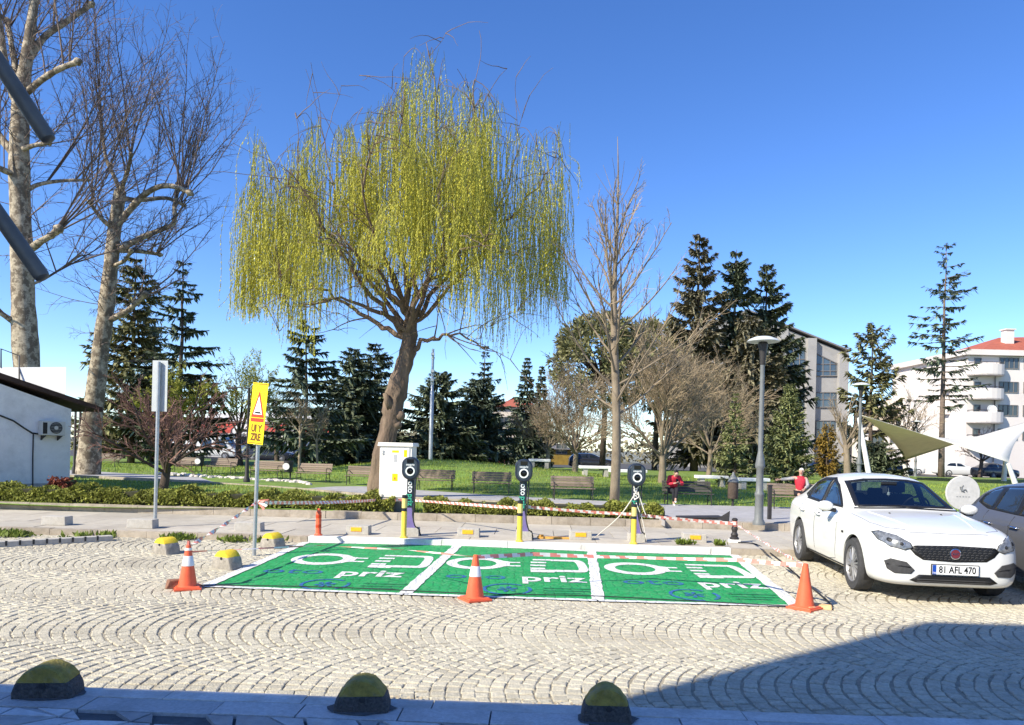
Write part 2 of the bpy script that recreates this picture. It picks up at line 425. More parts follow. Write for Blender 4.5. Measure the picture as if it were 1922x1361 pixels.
def clear_glass(name, tint, base_refl=0.05):
    m = bpy.data.materials.new(name); m.use_nodes = True
    nt = m.node_tree; N = nt.nodes; L = nt.links
    N.remove(N['Principled BSDF'])
    tr = N.new('ShaderNodeBsdfTransparent'); tr.inputs[0].default_value = (*tint, 1)
    gl = N.new('ShaderNodeBsdfGlossy'); gl.inputs['Roughness'].default_value = 0.03; gl.inputs[0].default_value = (0.9, 0.95, 1, 1)
    fr = N.new('ShaderNodeFresnel'); fr.inputs['IOR'].default_value = 1.5
    ad = N.new('ShaderNodeMath'); ad.operation = 'ADD'; ad.inputs[1].default_value = base_refl; ad.use_clamp = True
    mx = N.new('ShaderNodeMixShader')
    L.new(fr.outputs[0], ad.inputs[0]); L.new(ad.outputs[0], mx.inputs[0]); L.new(tr.outputs[0], mx.inputs[1]); L.new(gl.outputs[0], mx.inputs[2]); L.new(mx.outputs[0], N['Material Output'].inputs['Surface'])
    return m
M['car_glass_clear'] = clear_glass('clear_tinted_glass', (0.50, 0.58, 0.60))
M['seat_cloth'] = mat('dark_seat_cloth', (0.03, 0.03, 0.034), 0.9, 0.2, 20)
M['dash'] = mat('dashboard_plastic', (0.022, 0.023, 0.026), 0.7, 0.15, 12)
M['alloy'] = mat('silver_alloy', (0.30, 0.30, 0.31), 0.4, 0.1, 8, metal=0.5)
M['chrome'] = mat('chrome', (0.75, 0.75, 0.76), 0.12, 0.02, 8, metal=1.0)
M['lens'] = mat('headlight_lens', (0.22, 0.23, 0.24), 0.2, 0.6, 22, metal=0.35, coat=0.4)
M['skin'] = mat('skin', (0.50, 0.30, 0.22), 0.6, 0.08, 20)
M['hair_black'] = mat('black_hair', (0.012, 0.01, 0.01), 0.6, 0.2, 60)
M['hair_white'] = mat('white_hair', (0.62, 0.58, 0.52), 0.6, 0.1, 60)
M['jacket_red'] = mat('red_jacket', (0.50, 0.025, 0.045), 0.75, 0.2, 14, 0.4, 25)
M['cloth_dark'] = mat('dark_trousers', (0.015, 0.015, 0.02), 0.85, 0.3, 12, 0.3, 30)
M['shade_wall'] = mat('white_shop_render', (0.78, 0.77, 0.75), 0.9, 0.04, 0.6)
M['cloth_grey'] = mat('grey_cardigan', (0.34, 0.33, 0.33), 0.85, 0.15, 14, 0.3, 30)
M['shoe_white'] = mat('white_shoe', (0.6, 0.6, 0.6), 0.6, 0.1, 14)
M['stone_white'] = mat('white_edging_stone', (0.58, 0.53, 0.48), 0.9, 0.25, 8, 0.5, 30)
# ------------------------------------------------------------------ ground, road, pavements
rng = random.Random(7)
VF, VK, VH = 4.86, 13.08, 16.35            # near pavement edge, far kerb front, hedge kerb front (street coordinates)
ZW = 0.10                                  # far pavement level
def T(x, y):                               # lawn level
    return 0.24 + 0.78 * math.exp(-((x + 3.2) / 6.5) ** 2 - ((y - 38) / 7.5) ** 2) + 0.03 * math.sin(x * 0.7 + y * 0.3)
def GT(px, py):
    z = 0.24
    for _ in range(6):
        p = G(px, py, z); z = T(p.x, p.y)
    return Vector((p.x, p.y, z))

mb = MB()
mb.quad((-900, -60, -0.16), (900, -60, -0.16), (900, 1500, -0.16), (-900, 1500, -0.16))
structure(mb.build('ground', M['ground']), 'dry open ground running out to the skyline')
mb = MB()
mb.quad((-160, 60, -0.05), (160, 60, -0.05), (160, 100, -0.05), (-160, 100, -0.05))
structure(mb.build('street', M['asphalt']), 'asphalt street running behind the park')

# road bed under the cobbles
mb = MB()
us = [-26 + i * 2 for i in range(27)]
rows = [[S(u, v, -0.007) for u in us] for v in (VF - 0.3, 8, 11, VK + 0.02)]
mb.grid(rows)
road = structure(mb.build('cobbled_road', M['joint']), 'road paved with granite setts in segmental arcs')

# cobbles: lanes of arcs bulging to the left
def sett_verts(du, dv, jt, j):
    # returns rings of local corner points for a slightly domed sett
    hu, hv = du / 2, dv / 2
    q = [(-hu, -hv), (hu, -hv), (hu, hv), (-hu, hv)]
    q = [(a + j.uniform(-jt, jt), b + j.uniform(-jt, jt)) for a, b in q]
    return q
def sett_mesh(name, j):
    q = sett_verts(1, 1, 0.05, j)
    mb = MB()
    mb.grid([[(a, b, -0.022) for a, b in q], [(a * 0.99, b * 0.99, -0.005) for a, b in q],
             [(a * 0.94, b * 0.94, -0.0005) for a, b in q], [(a * 0.78, b * 0.78, 0.0015 + j.uniform(0, 0.002)) for a, b in q]], closed=True)
    n = len(mb.v); mb.face((n - 4, n - 3, n - 2, n - 1))
    return mb.mesh(name, M['cobble'])
variants = [sett_mesh('cobble', rng) for _ in range(14)]

W2, HALF = 0.90, rad(50)
RR = W2 / math.sin(HALF)
PITCH = 0.117
bayq = [G(387, 1102), G(1495, 1140), G(1375, 1043), G(575, 1019)]
def in_bay(p, m=0.12):
    for i in range(4):
        a, b = bayq[i], bayq[(i + 1) % 4]
        if (b.x - a.x) * (p.y - a.y) - (b.y - a.y) * (p.x - a.x) < m * (b - a).length: return False
    return True
setts = []
vc = VF + 0.55
lane = 0
while vc - W2 < VK:
    ns = int(2 * HALF * RR / 0.113)
    ub = 0.72 * (vc + W2) + 1.6
    if vc > 9: ub += 0.5
    k = int(-ub / PITCH) - 2
    while k * PITCH < ub + 1.0:
        off = rng.uniform(0, 1)
        amp = rng.uniform(-0.004, 0.004)
        for i in range(-1, ns + 1):
            ph = -HALF + (i + off) * (2 * HALF / ns)
            if abs(ph) > HALF * 1.02: continue
            u = k * PITCH - RR * (math.cos(ph) - math.cos(HALF)) + amp + rng.uniform(-0.007, 0.007) + 0.10 * math.sin(vc * 3 + k * 0.11)
            v = vc + RR * math.sin(ph)
            if v < VF + 0.05 or v > VK - 0.05: continue
            p = S(u, v)
            if abs(u) > 0.72 * v + 1.6: continue
            if in_bay(p): continue
            cu = max(PITCH * math.cos(ph) - 0.006, 0.07) * rng.uniform(0.9, 1.0)
            cv = (2 * HALF * RR / ns - 0.009) * rng.uniform(0.88, 1.03)
            setts.append((p.x, p.y, TH + ph * -1.0, cu, cv, rng.uniform(-0.003, 0.0035), rng.uniform(-0.05, 0.05), rng.uniform(-0.035, 0.035)))
        k += 1
    vc += 2 * W2 - 0.04; lane += 1
# the row of setts that edges the road along the near kerb is cut by the kerb itself
def vis(s):
    a = s[0] / s[1]
    return abs(a) < 0.69
near = sorted([s for s in setts if vis(s)], key=lambda s: s[1])[:300]
nearset = set(id(s) for s in near)
for i, s in enumerate(near):
    o = link('cobble', variants[i % 14], road)
    o.location = (s[0], s[1], s[5]); o.rotation_euler = (s[6] * 0.6, s[7] * 0.6, s[2]); o.scale = (s[3], s[4], 1)
far = [s for s in setts if id(s) not in nearset]
vv = [np.array([v.co[:] for v in m.vertices], dtype=np.float64) for m in variants]
ff = [tuple(p.vertices) for p in variants[0].polygons]
mb = MB()
for i, s in enumerate(far):
    a = vv[i % 14] * np.array((s[3], s[4], 1.0))
    co, si = math.cos(s[2]), math.sin(s[2])
    x = a[:, 0] * co - a[:, 1] * si; y = a[:, 0] * si + a[:, 1] * co
    z = a[:, 2] + s[5] + x * s[7] * 0.6 + y * s[6] * 0.6
    n = len(mb.v)
    mb.v.extend(zip(x + s[0], y + s[1], z))
    for f in ff: mb.f.append(tuple(n + q for q in f)); mb.m.append(0)
stuff(mb.build('cobbles', M['cobble'], road))
# loose sand and grit swept to the near kerb
gv = []
for _ in range(2600):
    u = rng.gauss(0.1, 0.55); v = VF + 0.05 + abs(rng.gauss(0, 0.09))
    p = S(u, v, 0.012); s = rng.uniform(0.004, 0.012); a = rng.uniform(0, 6.28)
    d = Vector((math.cos(a), math.sin(a), 0)) * s; e = Vector((-d.y, d.x, 0)) * rng.uniform(0.5, 1)
    up = Vector((0, 0, s * 0.8))
    gv.append((p - d - e, p + d - e, p + d + e + up, p - d + e + up))
M['grit'] = mat('sand_grit', (0.46, 0.38, 0.26), 0.95, 0.3, 9, island=0.3)
g = link('grit', quads_mesh('grit', gv, M['grit'])); stuff(g); g['label'] = 'sandy grit lying along the near kerb'

# ---- near pavement in the shade
mb = MB()
mb.grid([[S(u, v, 0.075) for u in us] for v in (-2.4, 2, VF - 0.02)])
mb.grid([[S(u, v, z) for u in us] for v, z in ((VF - 0.02, 0.075), (VF - 0.02, -0.1))])
fpav = structure(mb.build('near_pavement', M['mortar']), 'shaded pavement edged with granite kerb and laid with marble offcuts')
def slab_mesh(name, m, h=0.03, bev=0.006):
    mb = MB(); mb.box((0, 0, -h / 2), (1, 1, h)); return mb.mesh(name, m)
kb = slab_mesh('kerb_stone', M['granite_light'], 0.12); gs = slab_mesh('granite_slab', M['granite'], 0.03)
u = -5.6
while u < 6.2:
    L = rng.uniform(0.75, 1.05)
    o = link('kerb_stone', kb, fpav); o.location = S(u + L / 2, VF - 0.08, 0.103 + rng.uniform(-0.003, 0.003)); o.scale = (L - 0.008, 0.16, 1); o.rotation_euler = (0, 0, TH)
    u += L
u = -5.4
while u < 6.0:
    L = rng.uniform(0.45, 0.85)
    o = link('granite_slab', gs, fpav); o.location = S(u + L / 2, VF - 0.275, 0.1 + rng.uniform(-0.003, 0.003)); o.scale = (L - 0.01, 0.22, 1); o.rotation_euler = (rng.uniform(-.006, .006), 0, TH)
    u += L
# marble offcuts: a jittered lattice, some cells split corner to corner
nu, nv = 46, 5
lat = {}
for i in range(nu + 1):
    for j in range(nv + 1):
        du, dv = (0.24, 0.18)
        lat[i, j] = (-5.4 + i * du + rng.uniform(-0.085, 0.085) + (j % 2) * 0.1, VF - 0.395 - j * dv + (0 if j == 0 else rng.uniform(-0.055, 0.055)))
def offcut(pts):
    c = Vector((sum(p[0] for p in pts) / len(pts), sum(p[1] for p in pts) / len(pts)))
    q = []
    for p in pts:
        d = Vector(p) - c
        q.append(c + d * (1 - 0.016 / max(d.length, 0.03)))
    base = S(c.x, c.y, 0.1 + rng.uniform(-0.003, 0.003))
    mb = MB(); loc = [S(p.x, p.y, 0.06) - Vector((base.x, base.y, 0.06)) for p in q]
    mb.prism([(p.x, p.y, -0.03) for p in loc][::-1], (0, 0, 0.03))
    me = mb.mesh('marble_piece', M['crazy'])
    o = link('marble_piece', me, fpav); o.location = base
for i in range(nu):
    for j in range(nv):
        a, b, c, d = lat[i, j], lat[i + 1, j], lat[i + 1, j + 1], lat[i, j + 1]
        r = rng.random()
        if r < 0.22: offcut((a, b, c)); offcut((a, c, d))
        elif r < 0.4: offcut((a, b, d)); offcut((b, c, d))
        elif r < 0.49:
            pass
        else: offcut((a, b, c, d))

# ---- far pavement, kerbs
mb = MB()
mb.grid([[S(u, v, ZW - 0.012) for u in us] for v in (VK + 0.1, 14.5, VH + 0.02)])
pav = structure(mb.build('far_pavement', M['mortar']), 'pale slab pavement between the road and the hedge')
ps = slab_mesh('paving_slab', M['slab'], 0.04)
for r, (v0, v1) in enumerate(((VK + 0.16, 14.2), (14.2, 15.25), (15.25, VH))):
    u = -15.0 + 0.4 * r
    while u < 10:
        L = 1.15
        o = link('paving_slab', ps, pav); o.location = S(u + L / 2, (v0 + v1) / 2, ZW + rng.uniform(-0.003, 0.003)); o.scale = (L - 0.014, v1 - v0 - 0.014, 1); o.rotation_euler = (0, 0, TH)
        u += L
mb = MB()
mb.grid([[S(u, v, -0.05) for u in us] for v in (VK, VK + 0.15)])
kerb = structure(mb.build('far_kerb', M['mortar']), 'kerb along the parking bays, painted white behind the green')
def stone_row(parent, name, m, u0, u1, vcen, w, ztop, h, L, skip=None):
    me = slab_mesh(name, m, h)
    bm = None
    u = u0
    while u < u1 - 0.05:
        l = min(L * rng.uniform(0.9, 1.1), u1 - u)
        o = link(name, me, parent); o.location = S(u + l / 2, vcen + rng.uniform(-0.006, 0.006), ztop + rng.uniform(-0.005, 0.005)); o.scale = (l - 0.008, w, 1); o.rotation_euler = (rng.uniform(-.01, .01), 0, TH)
        u += l
UL, UR = UV(G(574, 1019))[0], UV(G(1378, 1044))[0]
stone_row(kerb, 'kerb_stone', M['kerb'], -15, UL, VK + 0.08, 0.16, ZW + 0.005, 0.16, 0.9)
stone_row(kerb, 'kerb_stone', M['kerb_white'], UL, UR, VK + 0.08, 0.16, ZW + 0.006, 0.16, 1.2)
stone_row(kerb, 'kerb_stone', M['kerb'], UR, 10, VK + 0.08, 0.16, ZW + 0.005, 0.16, 0.9)
mb = MB()
mb.grid([[S(u, v, 0.02) for u in us] for v in (VH, VH + 0.2)])
hk = structure(mb.build('hedge_kerb', M['mortar']), 'low stone kerb in front of the hedge and lawn')
stone_row(hk, 'kerb_stone', M['kerb'], -15, 10, VH + 0.1, 0.18, ZW + 0.16, 0.2, 0.85)

# ---- lawn with its mound
xs = np.linspace(-75, 75, 151); ys = np.concatenate([np.linspace(16.2, 50, 90), np.linspace(51, 62, 8)])
mb = MB()
rows = []
for yi, y in enumerate(ys):
    row = []
    for x in xs:
        yy = y if yi else S(x, VH + 0.19).y
        row.append((x, yy, T(x, yy) - (0.06 if yi == 0 else 0.0) - (0.25 if yi == len(ys) - 1 else 0)))
    rows.append(row)
mb.grid(rows)
lawn = structure(mb.build('lawn', M['lawn'], smooth='all'), 'park lawn rising to a low green mound')

# ---- park path and plaza
up_px = [(0, 880), (130, 882), (330, 894), (550, 904), (700, 914), (950, 931), (1240, 946), (1480, 952), (1800, 962)]
lo_px = [(0, 890), (130, 893), (330, 902), (550, 917), (700, 930), (830, 938), (1000, 945), (1225, 957), (1255, 984), (1800, 1003)]
def interp(px, pts):
    for (a, b), (c, d) in zip(pts, pts[1:]):
        if a <= px <= c: return b + (d - b) * (px - a) / (c - a)
    return pts[-1][1]
ra, rb, rc = [], [], []
for px in list(range(0, 1225, 35)) + [1225, 1232, 1240, 1248, 1255] + list(range(1290, 1801, 40)):
    a = G(px, interp(px, up_px), 0.275); b = G(px, interp(px, lo_px), 0.275)
    if px >= 1255:
        u, v = UV(b); b = S(u, VH + 0.2, 0.275)
    ra.append(a); rb.append(b)
mb = MB()
mid = [(a + b) / 2 for a, b in zip(ra, rb)]
mb.grid([rb, mid, ra])
mb.grid([[p - Vector((0, 0, 0.12)) for p in rb], rb])
path = structure(mb.build('park_path', M['path']), 'curving grey path through the park opening into a small plaza')
# low kerb on the near side of the path
mb = MB()
kpts = [p for p, px in zip(rb, list(range(0, 1225, 35))) if px <= 1225]
out = []
for i, p in enumerate(kpts):
    out.append(p)
for a, b in zip(out, out[1:]):
    d = b - a; L = d.length; n = max(1, int(round(L / 1.0)))
    for k in range(n):
        c = a + d * ((k + 0.5) / n)
        o = link('path_kerb', None, None) if False else None
        mb.box((c.x, c.y - 0.07, 0.235), (L / n - 0.01, 0.12, 0.17), math.atan2(d.y, d.x))
mb.build('path_kerb', M['kerb'], path)
# white stones edging the left stretch of the path
for i in range(46):
    px = 300 + i * 6.2 + rng.uniform(-2, 2)
    p = G(px, interp(px, lo_px) - 11 + rng.uniform(-1.0, 1.0), 0.3)
    mb = MB(); s = rng.uniform(0.09, 0.17)
    prof = [(0.6, -0.5), (1.0, -0.1), (0.85, 0.35), (0.4, 0.6)]
    mb.lathe([(r * s, z * s) for r, z in prof], 7)
    mb.v = [(x * rng.uniform(0.85, 1.2), y * rng.uniform(0.85, 1.2), z * rng.uniform(0.9, 1.1)) for x, y, z in mb.v]
    mb.build('edging_stone', M['stone_white'], path, loc=p, rot=(0, 0, rng.uniform(0, 3)))

# ---- grass blades on the near lawn (one mass)
R = np.random.default_rng(3)
def on_path(x, y):
    px = CX + F * x / y
    if px < 0 or px > 1800: return False
    pys = (HZ + F * (CAMH - 0.27) / y) + 0.0244 * (px - CX)
    return interp(px, up_px) - 2 < pys < interp(px, lo_px) + 2
N0 = 125000
yy = 16.9 + 27 * R.random(N0) ** 1.6
xx = (R.random(N0) - 0.5) * 2 * 0.74 * yy
keep = np.array([not on_path(a, b) for a, b in zip(xx, yy)])
# the bare patch under the willow and the plaza stay clear
keep &= ~((xx > 4.1) & (yy < 21.4)); keep &= (R.random(N0) < np.where(((xx + 3.5) ** 2 + (yy - 21.5) ** 2) < 2.0, 0.35, 1.0))
patchy = 0.62 + 0.38 * np.sin(xx * 1.7 + 2.1 * np.sin(yy * 0.9)) * np.sin(yy * 1.3 + 1.5 * np.sin(xx * 0.8))
keep &= R.random(N0) < patchy
xx, yy = xx[keep], yy[keep]; n = len(xx)
zz = np.array([T(a, b) for a, b in zip(xx, yy)])
h = (0.03 + 0.05 * R.random(n)) * (0.9 + yy / 60); w = 0.008 * (0.7 + yy / 25)
ang = R.random(n) * 6.28; lean = (R.random((n, 2)) - 0.5) * 0.08
v = np.zeros((n, 3, 3), dtype=np.float32)
v[:, 0] = np.stack([xx - np.cos(ang) * w, yy - np.sin(ang) * w, zz - 0.01], 1)
v[:, 1] = np.stack([xx + np.cos(ang) * w, yy + np.sin(ang) * w, zz - 0.01], 1)
v[:, 2] = np.stack([xx + lean[:, 0], yy + lean[:, 1], zz + h], 1)
g = link('grass', quads_mesh('grass', v, M['grass'])); stuff(g); g['label'] = 'short spring grass on the park lawn'

# ---- green parking bays: paint over the setts, slightly uneven edges
def paint_mat(name, col, wear, wear_amt, scale):
    m = mat(name, col, 0.62, 0.16, 3.5, stain=wear, stain_scale=scale, stain_amt=wear_amt)
    nt = m.node_tree; N, L = nt.nodes, nt.links
    b = N['Principled BSDF']
    tc = N.new('ShaderNodeTexCoord')
    vo = N.new('ShaderNodeTexVoronoi'); vo.feature = 'DISTANCE_TO_EDGE'; vo.inputs['Scale'].default_value = 8.5; vo.inputs['Randomness'].default_value = 0.6
    nz = N.new('ShaderNodeTexNoise'); nz.inputs['Scale'].default_value = 40; nz.inputs['Detail'].default_value = 4
    L.new(tc.outputs['Object'], vo.inputs['Vector']); L.new(tc.outputs['Object'], nz.inputs['Vector'])
    mr = N.new('ShaderNodeMapRange'); mr.inputs['From Max'].default_value = 0.16; L.new(vo.outputs['Distance'], mr.inputs['Value'])
    ad = N.new('ShaderNodeMath'); ad.operation = 'MULTIPLY_ADD'; L.new(nz.outputs['Fac'], ad.inputs[0]); ad.inputs[1].default_value = 0.9; L.new(mr.outputs['Result'], ad.inputs[2])
    jr = N.new('ShaderNodeMapRange'); jr.inputs['From Min'].default_value = 0.01; jr.inputs['From Max'].default_value = 0.07; jr.inputs['To Min'].default_value = 0.62; jr.inputs['To Max'].default_value = 1.0
    L.new(vo.outputs['Distance'], jr.inputs['Value'])
    jm = N.new('ShaderNodeMix'); jm.data_type = 'RGBA'; jm.blend_type = 'MULTIPLY'; jm.inputs['Factor'].default_value = 1
    L.new(b.inputs['Base Color'].links[0].from_socket, jm.inputs['A']); L.new(jr.outputs['Result'], jm.inputs['B']); L.new(jm.outputs['Result'], b.inputs['Base Color'])
    bp = N.new('ShaderNodeBump'); bp.inputs['Strength'].default_value = 0.5; bp.inputs['Distance'].default_value = 0.010
    L.new(ad.outputs[0], bp.inputs['Height']); L.new(bp.outputs['Normal'], b.inputs['Normal'])
    return m
M['green'] = paint_mat('green_road_paint', (0.014, 0.31, 0.08), (0.16, 0.40, 0.20), 0.5, 9)
M['line'] = paint_mat('white_road_paint', (0.76, 0.76, 0.74), (0.6, 0.6, 0.56), 0.4, 9)
M['blue'] = paint_mat('faded_blue_paint', (0.035, 0.12, 0.36), (0.012, 0.27, 0.065), 0.9, 9)
M['faint'] = paint_mat('worn_green_patch', (0.02, 0.2, 0.1), (0.012, 0.27, 0.065), 0.8, 16)

fl, fr, bl, br = G(387, 1102), G(1495, 1140), G(575, 1019.5), G(1377, 1043.5)
d1f, d1b, d2f, d2b = G(760, 1117), G(860, 1025), G(1123, 1129), G(1110, 1036)
def lerp(a, b, t): return a + (b - a) * t
def band(a, b, w, z, m, name, parent, j=0.01, two=True):
    n = max(2, int((b - a).length / 0.12)); d = (b - a).normalized(); s = Vector((-d.y, d.x, 0)) * (w / 2)
    r1, r2 = [], []
    for i in range(n + 1):
        p = lerp(a, b, i / n)
        r1.append(p - s + s.normalized() * rng.uniform(-j, j) + Vector((0, 0, z))); r2.append(p + s + s.normalized() * rng.uniform(-j, j) + Vector((0, 0, z)))
    mb = MB(); mb.grid([r1, r2]); return mb.build(name, m, parent)
def sheet(a, b, c, d, z, m, name, parent, j=0.01):
    n, k = 20, 30
    rows = []
    for i in range(k + 1):
        t = i / k; l = lerp(a, d, t); r = lerp(b, c, t)
        row = []
        for q in range(n + 1):
            p = lerp(l, r, q / n)
            e = i in (0, k) or q in (0, n)
            row.append(Vector((p.x + (rng.uniform(-j, j) if e else 0), p.y + (rng.uniform(-j, j) if e else 0), z)))
        rows.append(row)
    mb = MB(); mb.grid(rows); return mb.build(name, m, parent)
def flat_poly(parts, z, m, name, parent, o):
    mb = MB()
    for poly in parts:
        mb.quad(*[(o.x + p[0], o.y + p[1], z) for p in poly])
    return mb.build(name, m, parent)
def ring_polys(rx, ry, tx, ty, n=44, a0=0, a1=2 * math.pi):
    out = []
    for i in range(n):
        a, b = a0 + (a1 - a0) * i / n, a0 + (a1 - a0) * (i + 1) / n
        out.append([(rx * math.cos(a), ry * math.sin(a)), (rx * math.cos(b), ry * math.sin(b)), ((rx - tx) * math.cos(b), (ry - ty) * math.sin(b)), ((rx - tx) * math.cos(a), (ry - ty) * math.sin(a))])
    return out
def rect(x0, y0, x1, y1): return [(x0, y0), (x1, y0), (x1, y1), (x0, y1)]
bays = [(fl, d1f, d1b, bl, (606, 1051), (696, 1079), (552, 1074), (610, 1099), 'green charging bay nearest the yellow sign post, left end of the row'),
        (d1f, d2f, d2b, d1b, (895, 1059), (1038, 1089), (893, 1084), (952, 1108), 'middle green charging bay with a cone on its front line'),
        (d2f, fr, br, d2b, (1192, 1069), (1371, 1100), (1225, 1095), (1303, 1119), 'green charging bay nearest the white sedan, right end of the row')]
ZP = 0.012
for i, (a, b, c, d, ring, txt, oto, circ, label) in enumerate(bays):
    t = thing('parking_bay', label, 'parking bay', lerp(a, c, 0.5), 0, 'green electric car parking bays')
    off = -t.location
    grp = bpy.data.objects
    made = []
    made.append(sheet(a, b, c, d, ZP, M['green'], 'green_surface', t))
    made.append(band(a - Vector((0.02, 0, 0)), b, 0.10, ZP + 0.004, M['line'], 'front_line', t))
    lw = [0.15, 0.16, 0.15][i]
    made.append(band(a, d, lw, ZP + 0.008, M['line'], 'side_line', t))
    if i == 2: made.append(band(b, c, 0.16, ZP + 0.008, M['line'], 'side_line', t))
    made.append(band(d, c, 0.12, ZP + 0.0045, M['line'], 'back_line', t))
    o = G(*ring)
    tk = 0.155
    parts = ring_polys(0.46, 0.56, tk * 1.05, tk * 1.3)
    parts += [rect(0.43, 0.1, 0.66, 0.2), rect(0.43, -0.22, 0.66, -0.12), ]
    made.append(flat_poly([[(0.38, -0.27), (0.5, -0.21), (0.5, 0.21), (0.38, 0.27)]], ZP + 0.0065, M['line'], 'plug_neck', t, o))
    made.append(flat_poly(parts, ZP + 0.005, M['line'], 'plug_symbol', t, o))
    sx = 0.86
    parts = [rect(sx + 0.28, 0.38, sx + 0.6, 0.55), rect(sx + 0.28, -0.62, sx + 0.6, -0.44)]
    for pin in (rect(sx, 0.42, sx + 0.279, 0.55), rect(sx - 0.04, 0.14, sx + 0.2, 0.27), rect(sx - 0.05, -0.14, sx + 0.18, -0.01), rect(sx - 0.06, -0.42, sx + 0.16, -0.29), rect(sx - 0.06, -0.68, sx + 0.279, -0.46)):
        made.append(flat_poly([pin], ZP + 0.005, M['line'], 'socket_pin', t, o))
    arc = []
    nn = 16
    for q in range(nn):
        a0, a1 = -math.pi / 2 + math.pi * q / nn, -math.pi / 2 + math.pi * (q + 1) / nn
        def pt(aa, r1, r2, e=0.55):
            cc, ss = math.cos(aa), math.sin(aa)
            return (sx + 0.6 + r1 * abs(cc) ** e, -0.035 + r2 * math.copysign(abs(ss) ** e, ss))
        arc.append([pt(a0, 0.2, 0.585), pt(a1, 0.2, 0.585), pt(a1, 0.06, 0.415), pt(a0, 0.06, 0.415)])
    made.append(flat_poly(parts + arc, ZP + 0.005, M['line'], 'socket_symbol', t, o))
    me = text_mesh('priz', 0.62, 0, M['line'], 0.014)
    e = link('lettering', me, t); p = G(*txt); e.location = (p.x, p.y, ZP + 0.005); e.scale = (0.92, 1.12, 1); made.append(e)
    me = text_mesh('oto', 0.6, 0, M['blue'], 0.0)
    e = link('faded_lettering', me, t); p = G(*oto); e.location = (p.x, p.y, ZP + 0.005); e.scale = (1.0, 0.9, 1); made.append(e)
    p = G(*circ)
    parts = ring_polys(0.31, 0.36, 0.045, 0.05, 14, 0.9, 2 * math.pi - 2.3 + 0.9)
    made.append(flat_poly(ring_polys(0.31, 0.36, 0.045, 0.05, 8, 5.4, 6.7), ZP + 0.0055, M['blue'], 'faded_arc', t, p))
    made.append(flat_poly(parts, ZP + 0.0055, M['blue'], 'faded_ring', t, p)); parts = []
    for q in range(6):
        aa = q * math.pi / 3 + 0.3
        parts.append([(0.02 * math.cos(aa + 1.5), 0.02 * math.sin(aa + 1.5)), (0.11 * math.cos(aa + 0.3), 0.15 * math.sin(aa + 0.3)), (0.14 * math.cos(aa), 0.19 * math.sin(aa)), (0.11 * math.cos(aa - 0.3), 0.15 * math.sin(aa - 0.3))])
    made.append(flat_poly(parts, ZP + 0.0055, M['blue'], 'faded_emblem', t, p))
    parts = [rect(0.45, 0.1, 1.05, 0.14), rect(0.45, -0.06, 1.15, -0.02), rect(0.45, -0.2, 0.9, -0.16)]
    made.append(flat_poly(parts, ZP + 0.006, M['faint'], 'faded_lines', t, p))
    for e in made: e.location = Vector(e.location) + off
# ------------------------------------------------------------------ buildings
def win(parent, c, w, h, d=0.06, rz=0.0, nx=2, ny=1, fm='frame', gm='glass', sill=False):
    # a window frame in the local XZ plane at c facing -Y (before rz); pane set back inside it
    R_ = Matrix.Translation(c) @ Matrix.Rotation(rz, 4, 'Z')
    mb = MB(); t = 0.07
    for x0, x1, z0, z1 in ((-w / 2, w / 2, h / 2 - t, h / 2), (-w / 2, w / 2, -h / 2, -h / 2 + t), (-w / 2, -w / 2 + t, -h / 2 + t, h / 2 - t), (w / 2 - t, w / 2, -h / 2 + t, h / 2 - t)):
        mb.box(((x0 + x1) / 2, 0, (z0 + z1) / 2), (x1 - x0, d, z1 - z0))
    for i in range(1, nx): mb.box((-w / 2 + w * i / nx, 0, 0), (0.06, d * 0.9, h - 2 * t))
    for j in range(1, ny): mb.box((0, 0, -h / 2 + h * j / ny), (w - 2 * t, d * 0.8, 0.06))
    if sill: mb.box((0, -0.08, -h / 2 - 0.045), (w + 0.2, 0.2, 0.08))
    f = mb.build('window', M[fm], parent); f.matrix_local = R_
    mb = MB(); mb.box((0, d * 0.2, 0), (w - 1.98 * t, 0.02, h - 1.98 * t))
    mb.build('pane', M[gm], f)
    return f

# the two-storey block behind the camera whose shade lies on the near pavement
mb = MB(); mb.box((-14.0, -8.5, 4.58), (9.1, 12, 9.15)); mb.box((-7.12, -8.52, 6.55), (4.64, 12, 13.1))
b = thing('shop_building', 'tall rendered building behind the viewer casting the shade on the near pavement', 'building')
b.rotation_euler = (0, 0, TH)
mb.build('wall', M['shade_wall'], b)
for i in range(1):
    for j in range(3):
        win(b, Vector((-7.1 + i * 4.2, -2.55, 2.0 + j * 3.6)), 1.6, 1.7)
for i in range(2):
    for j in range(2):
        win(b, Vector((-16.2 + i * 4.2, -2.53, 2.0 + j * 3.6)), 1.6, 1.7)

# white kiosk on the left
kA, kB = G(-330, 948, 0.2), G(130, 929, 0.22)
kd = (kB - kA).normalized(); kn = Vector((-kd.y, kd.x, 0))
t = thing('kiosk_building', 'white rendered park building with a dark sloping eave and an air conditioner', 'building', kB)
rel = lambda p: Vector(p) - kB
zA = P(-330, 605, kA.y).z; zB = P(130, 768, kB.y).z
dep = kn * 5.0
def wall_poly(z0a, z0b, z1a, z1b, off=0.0):
    o = kn * off
    return [rel(Vector((kA.x, kA.y, z0a)) + o), rel(Vector((kB.x, kB.y, z0b)) + o), rel(Vector((kB.x, kB.y, z1b)) + o), rel(Vector((kA.x, kA.y, z1a)) + o)]
mb = MB(); mb.prism(wall_poly(0.55, 0.55, zA, zB), dep); mb.build('wall', M['render_wall'], t)
mb = MB(); mb.prism(wall_poly(-0.1, -0.1, 0.55, 0.55, -0.004), dep * 1.002); mb.build('plinth', M['render_low'], t)
kE = kB + kd * 0.75; zE = P(160, 774, kE.y).z
kF = kA
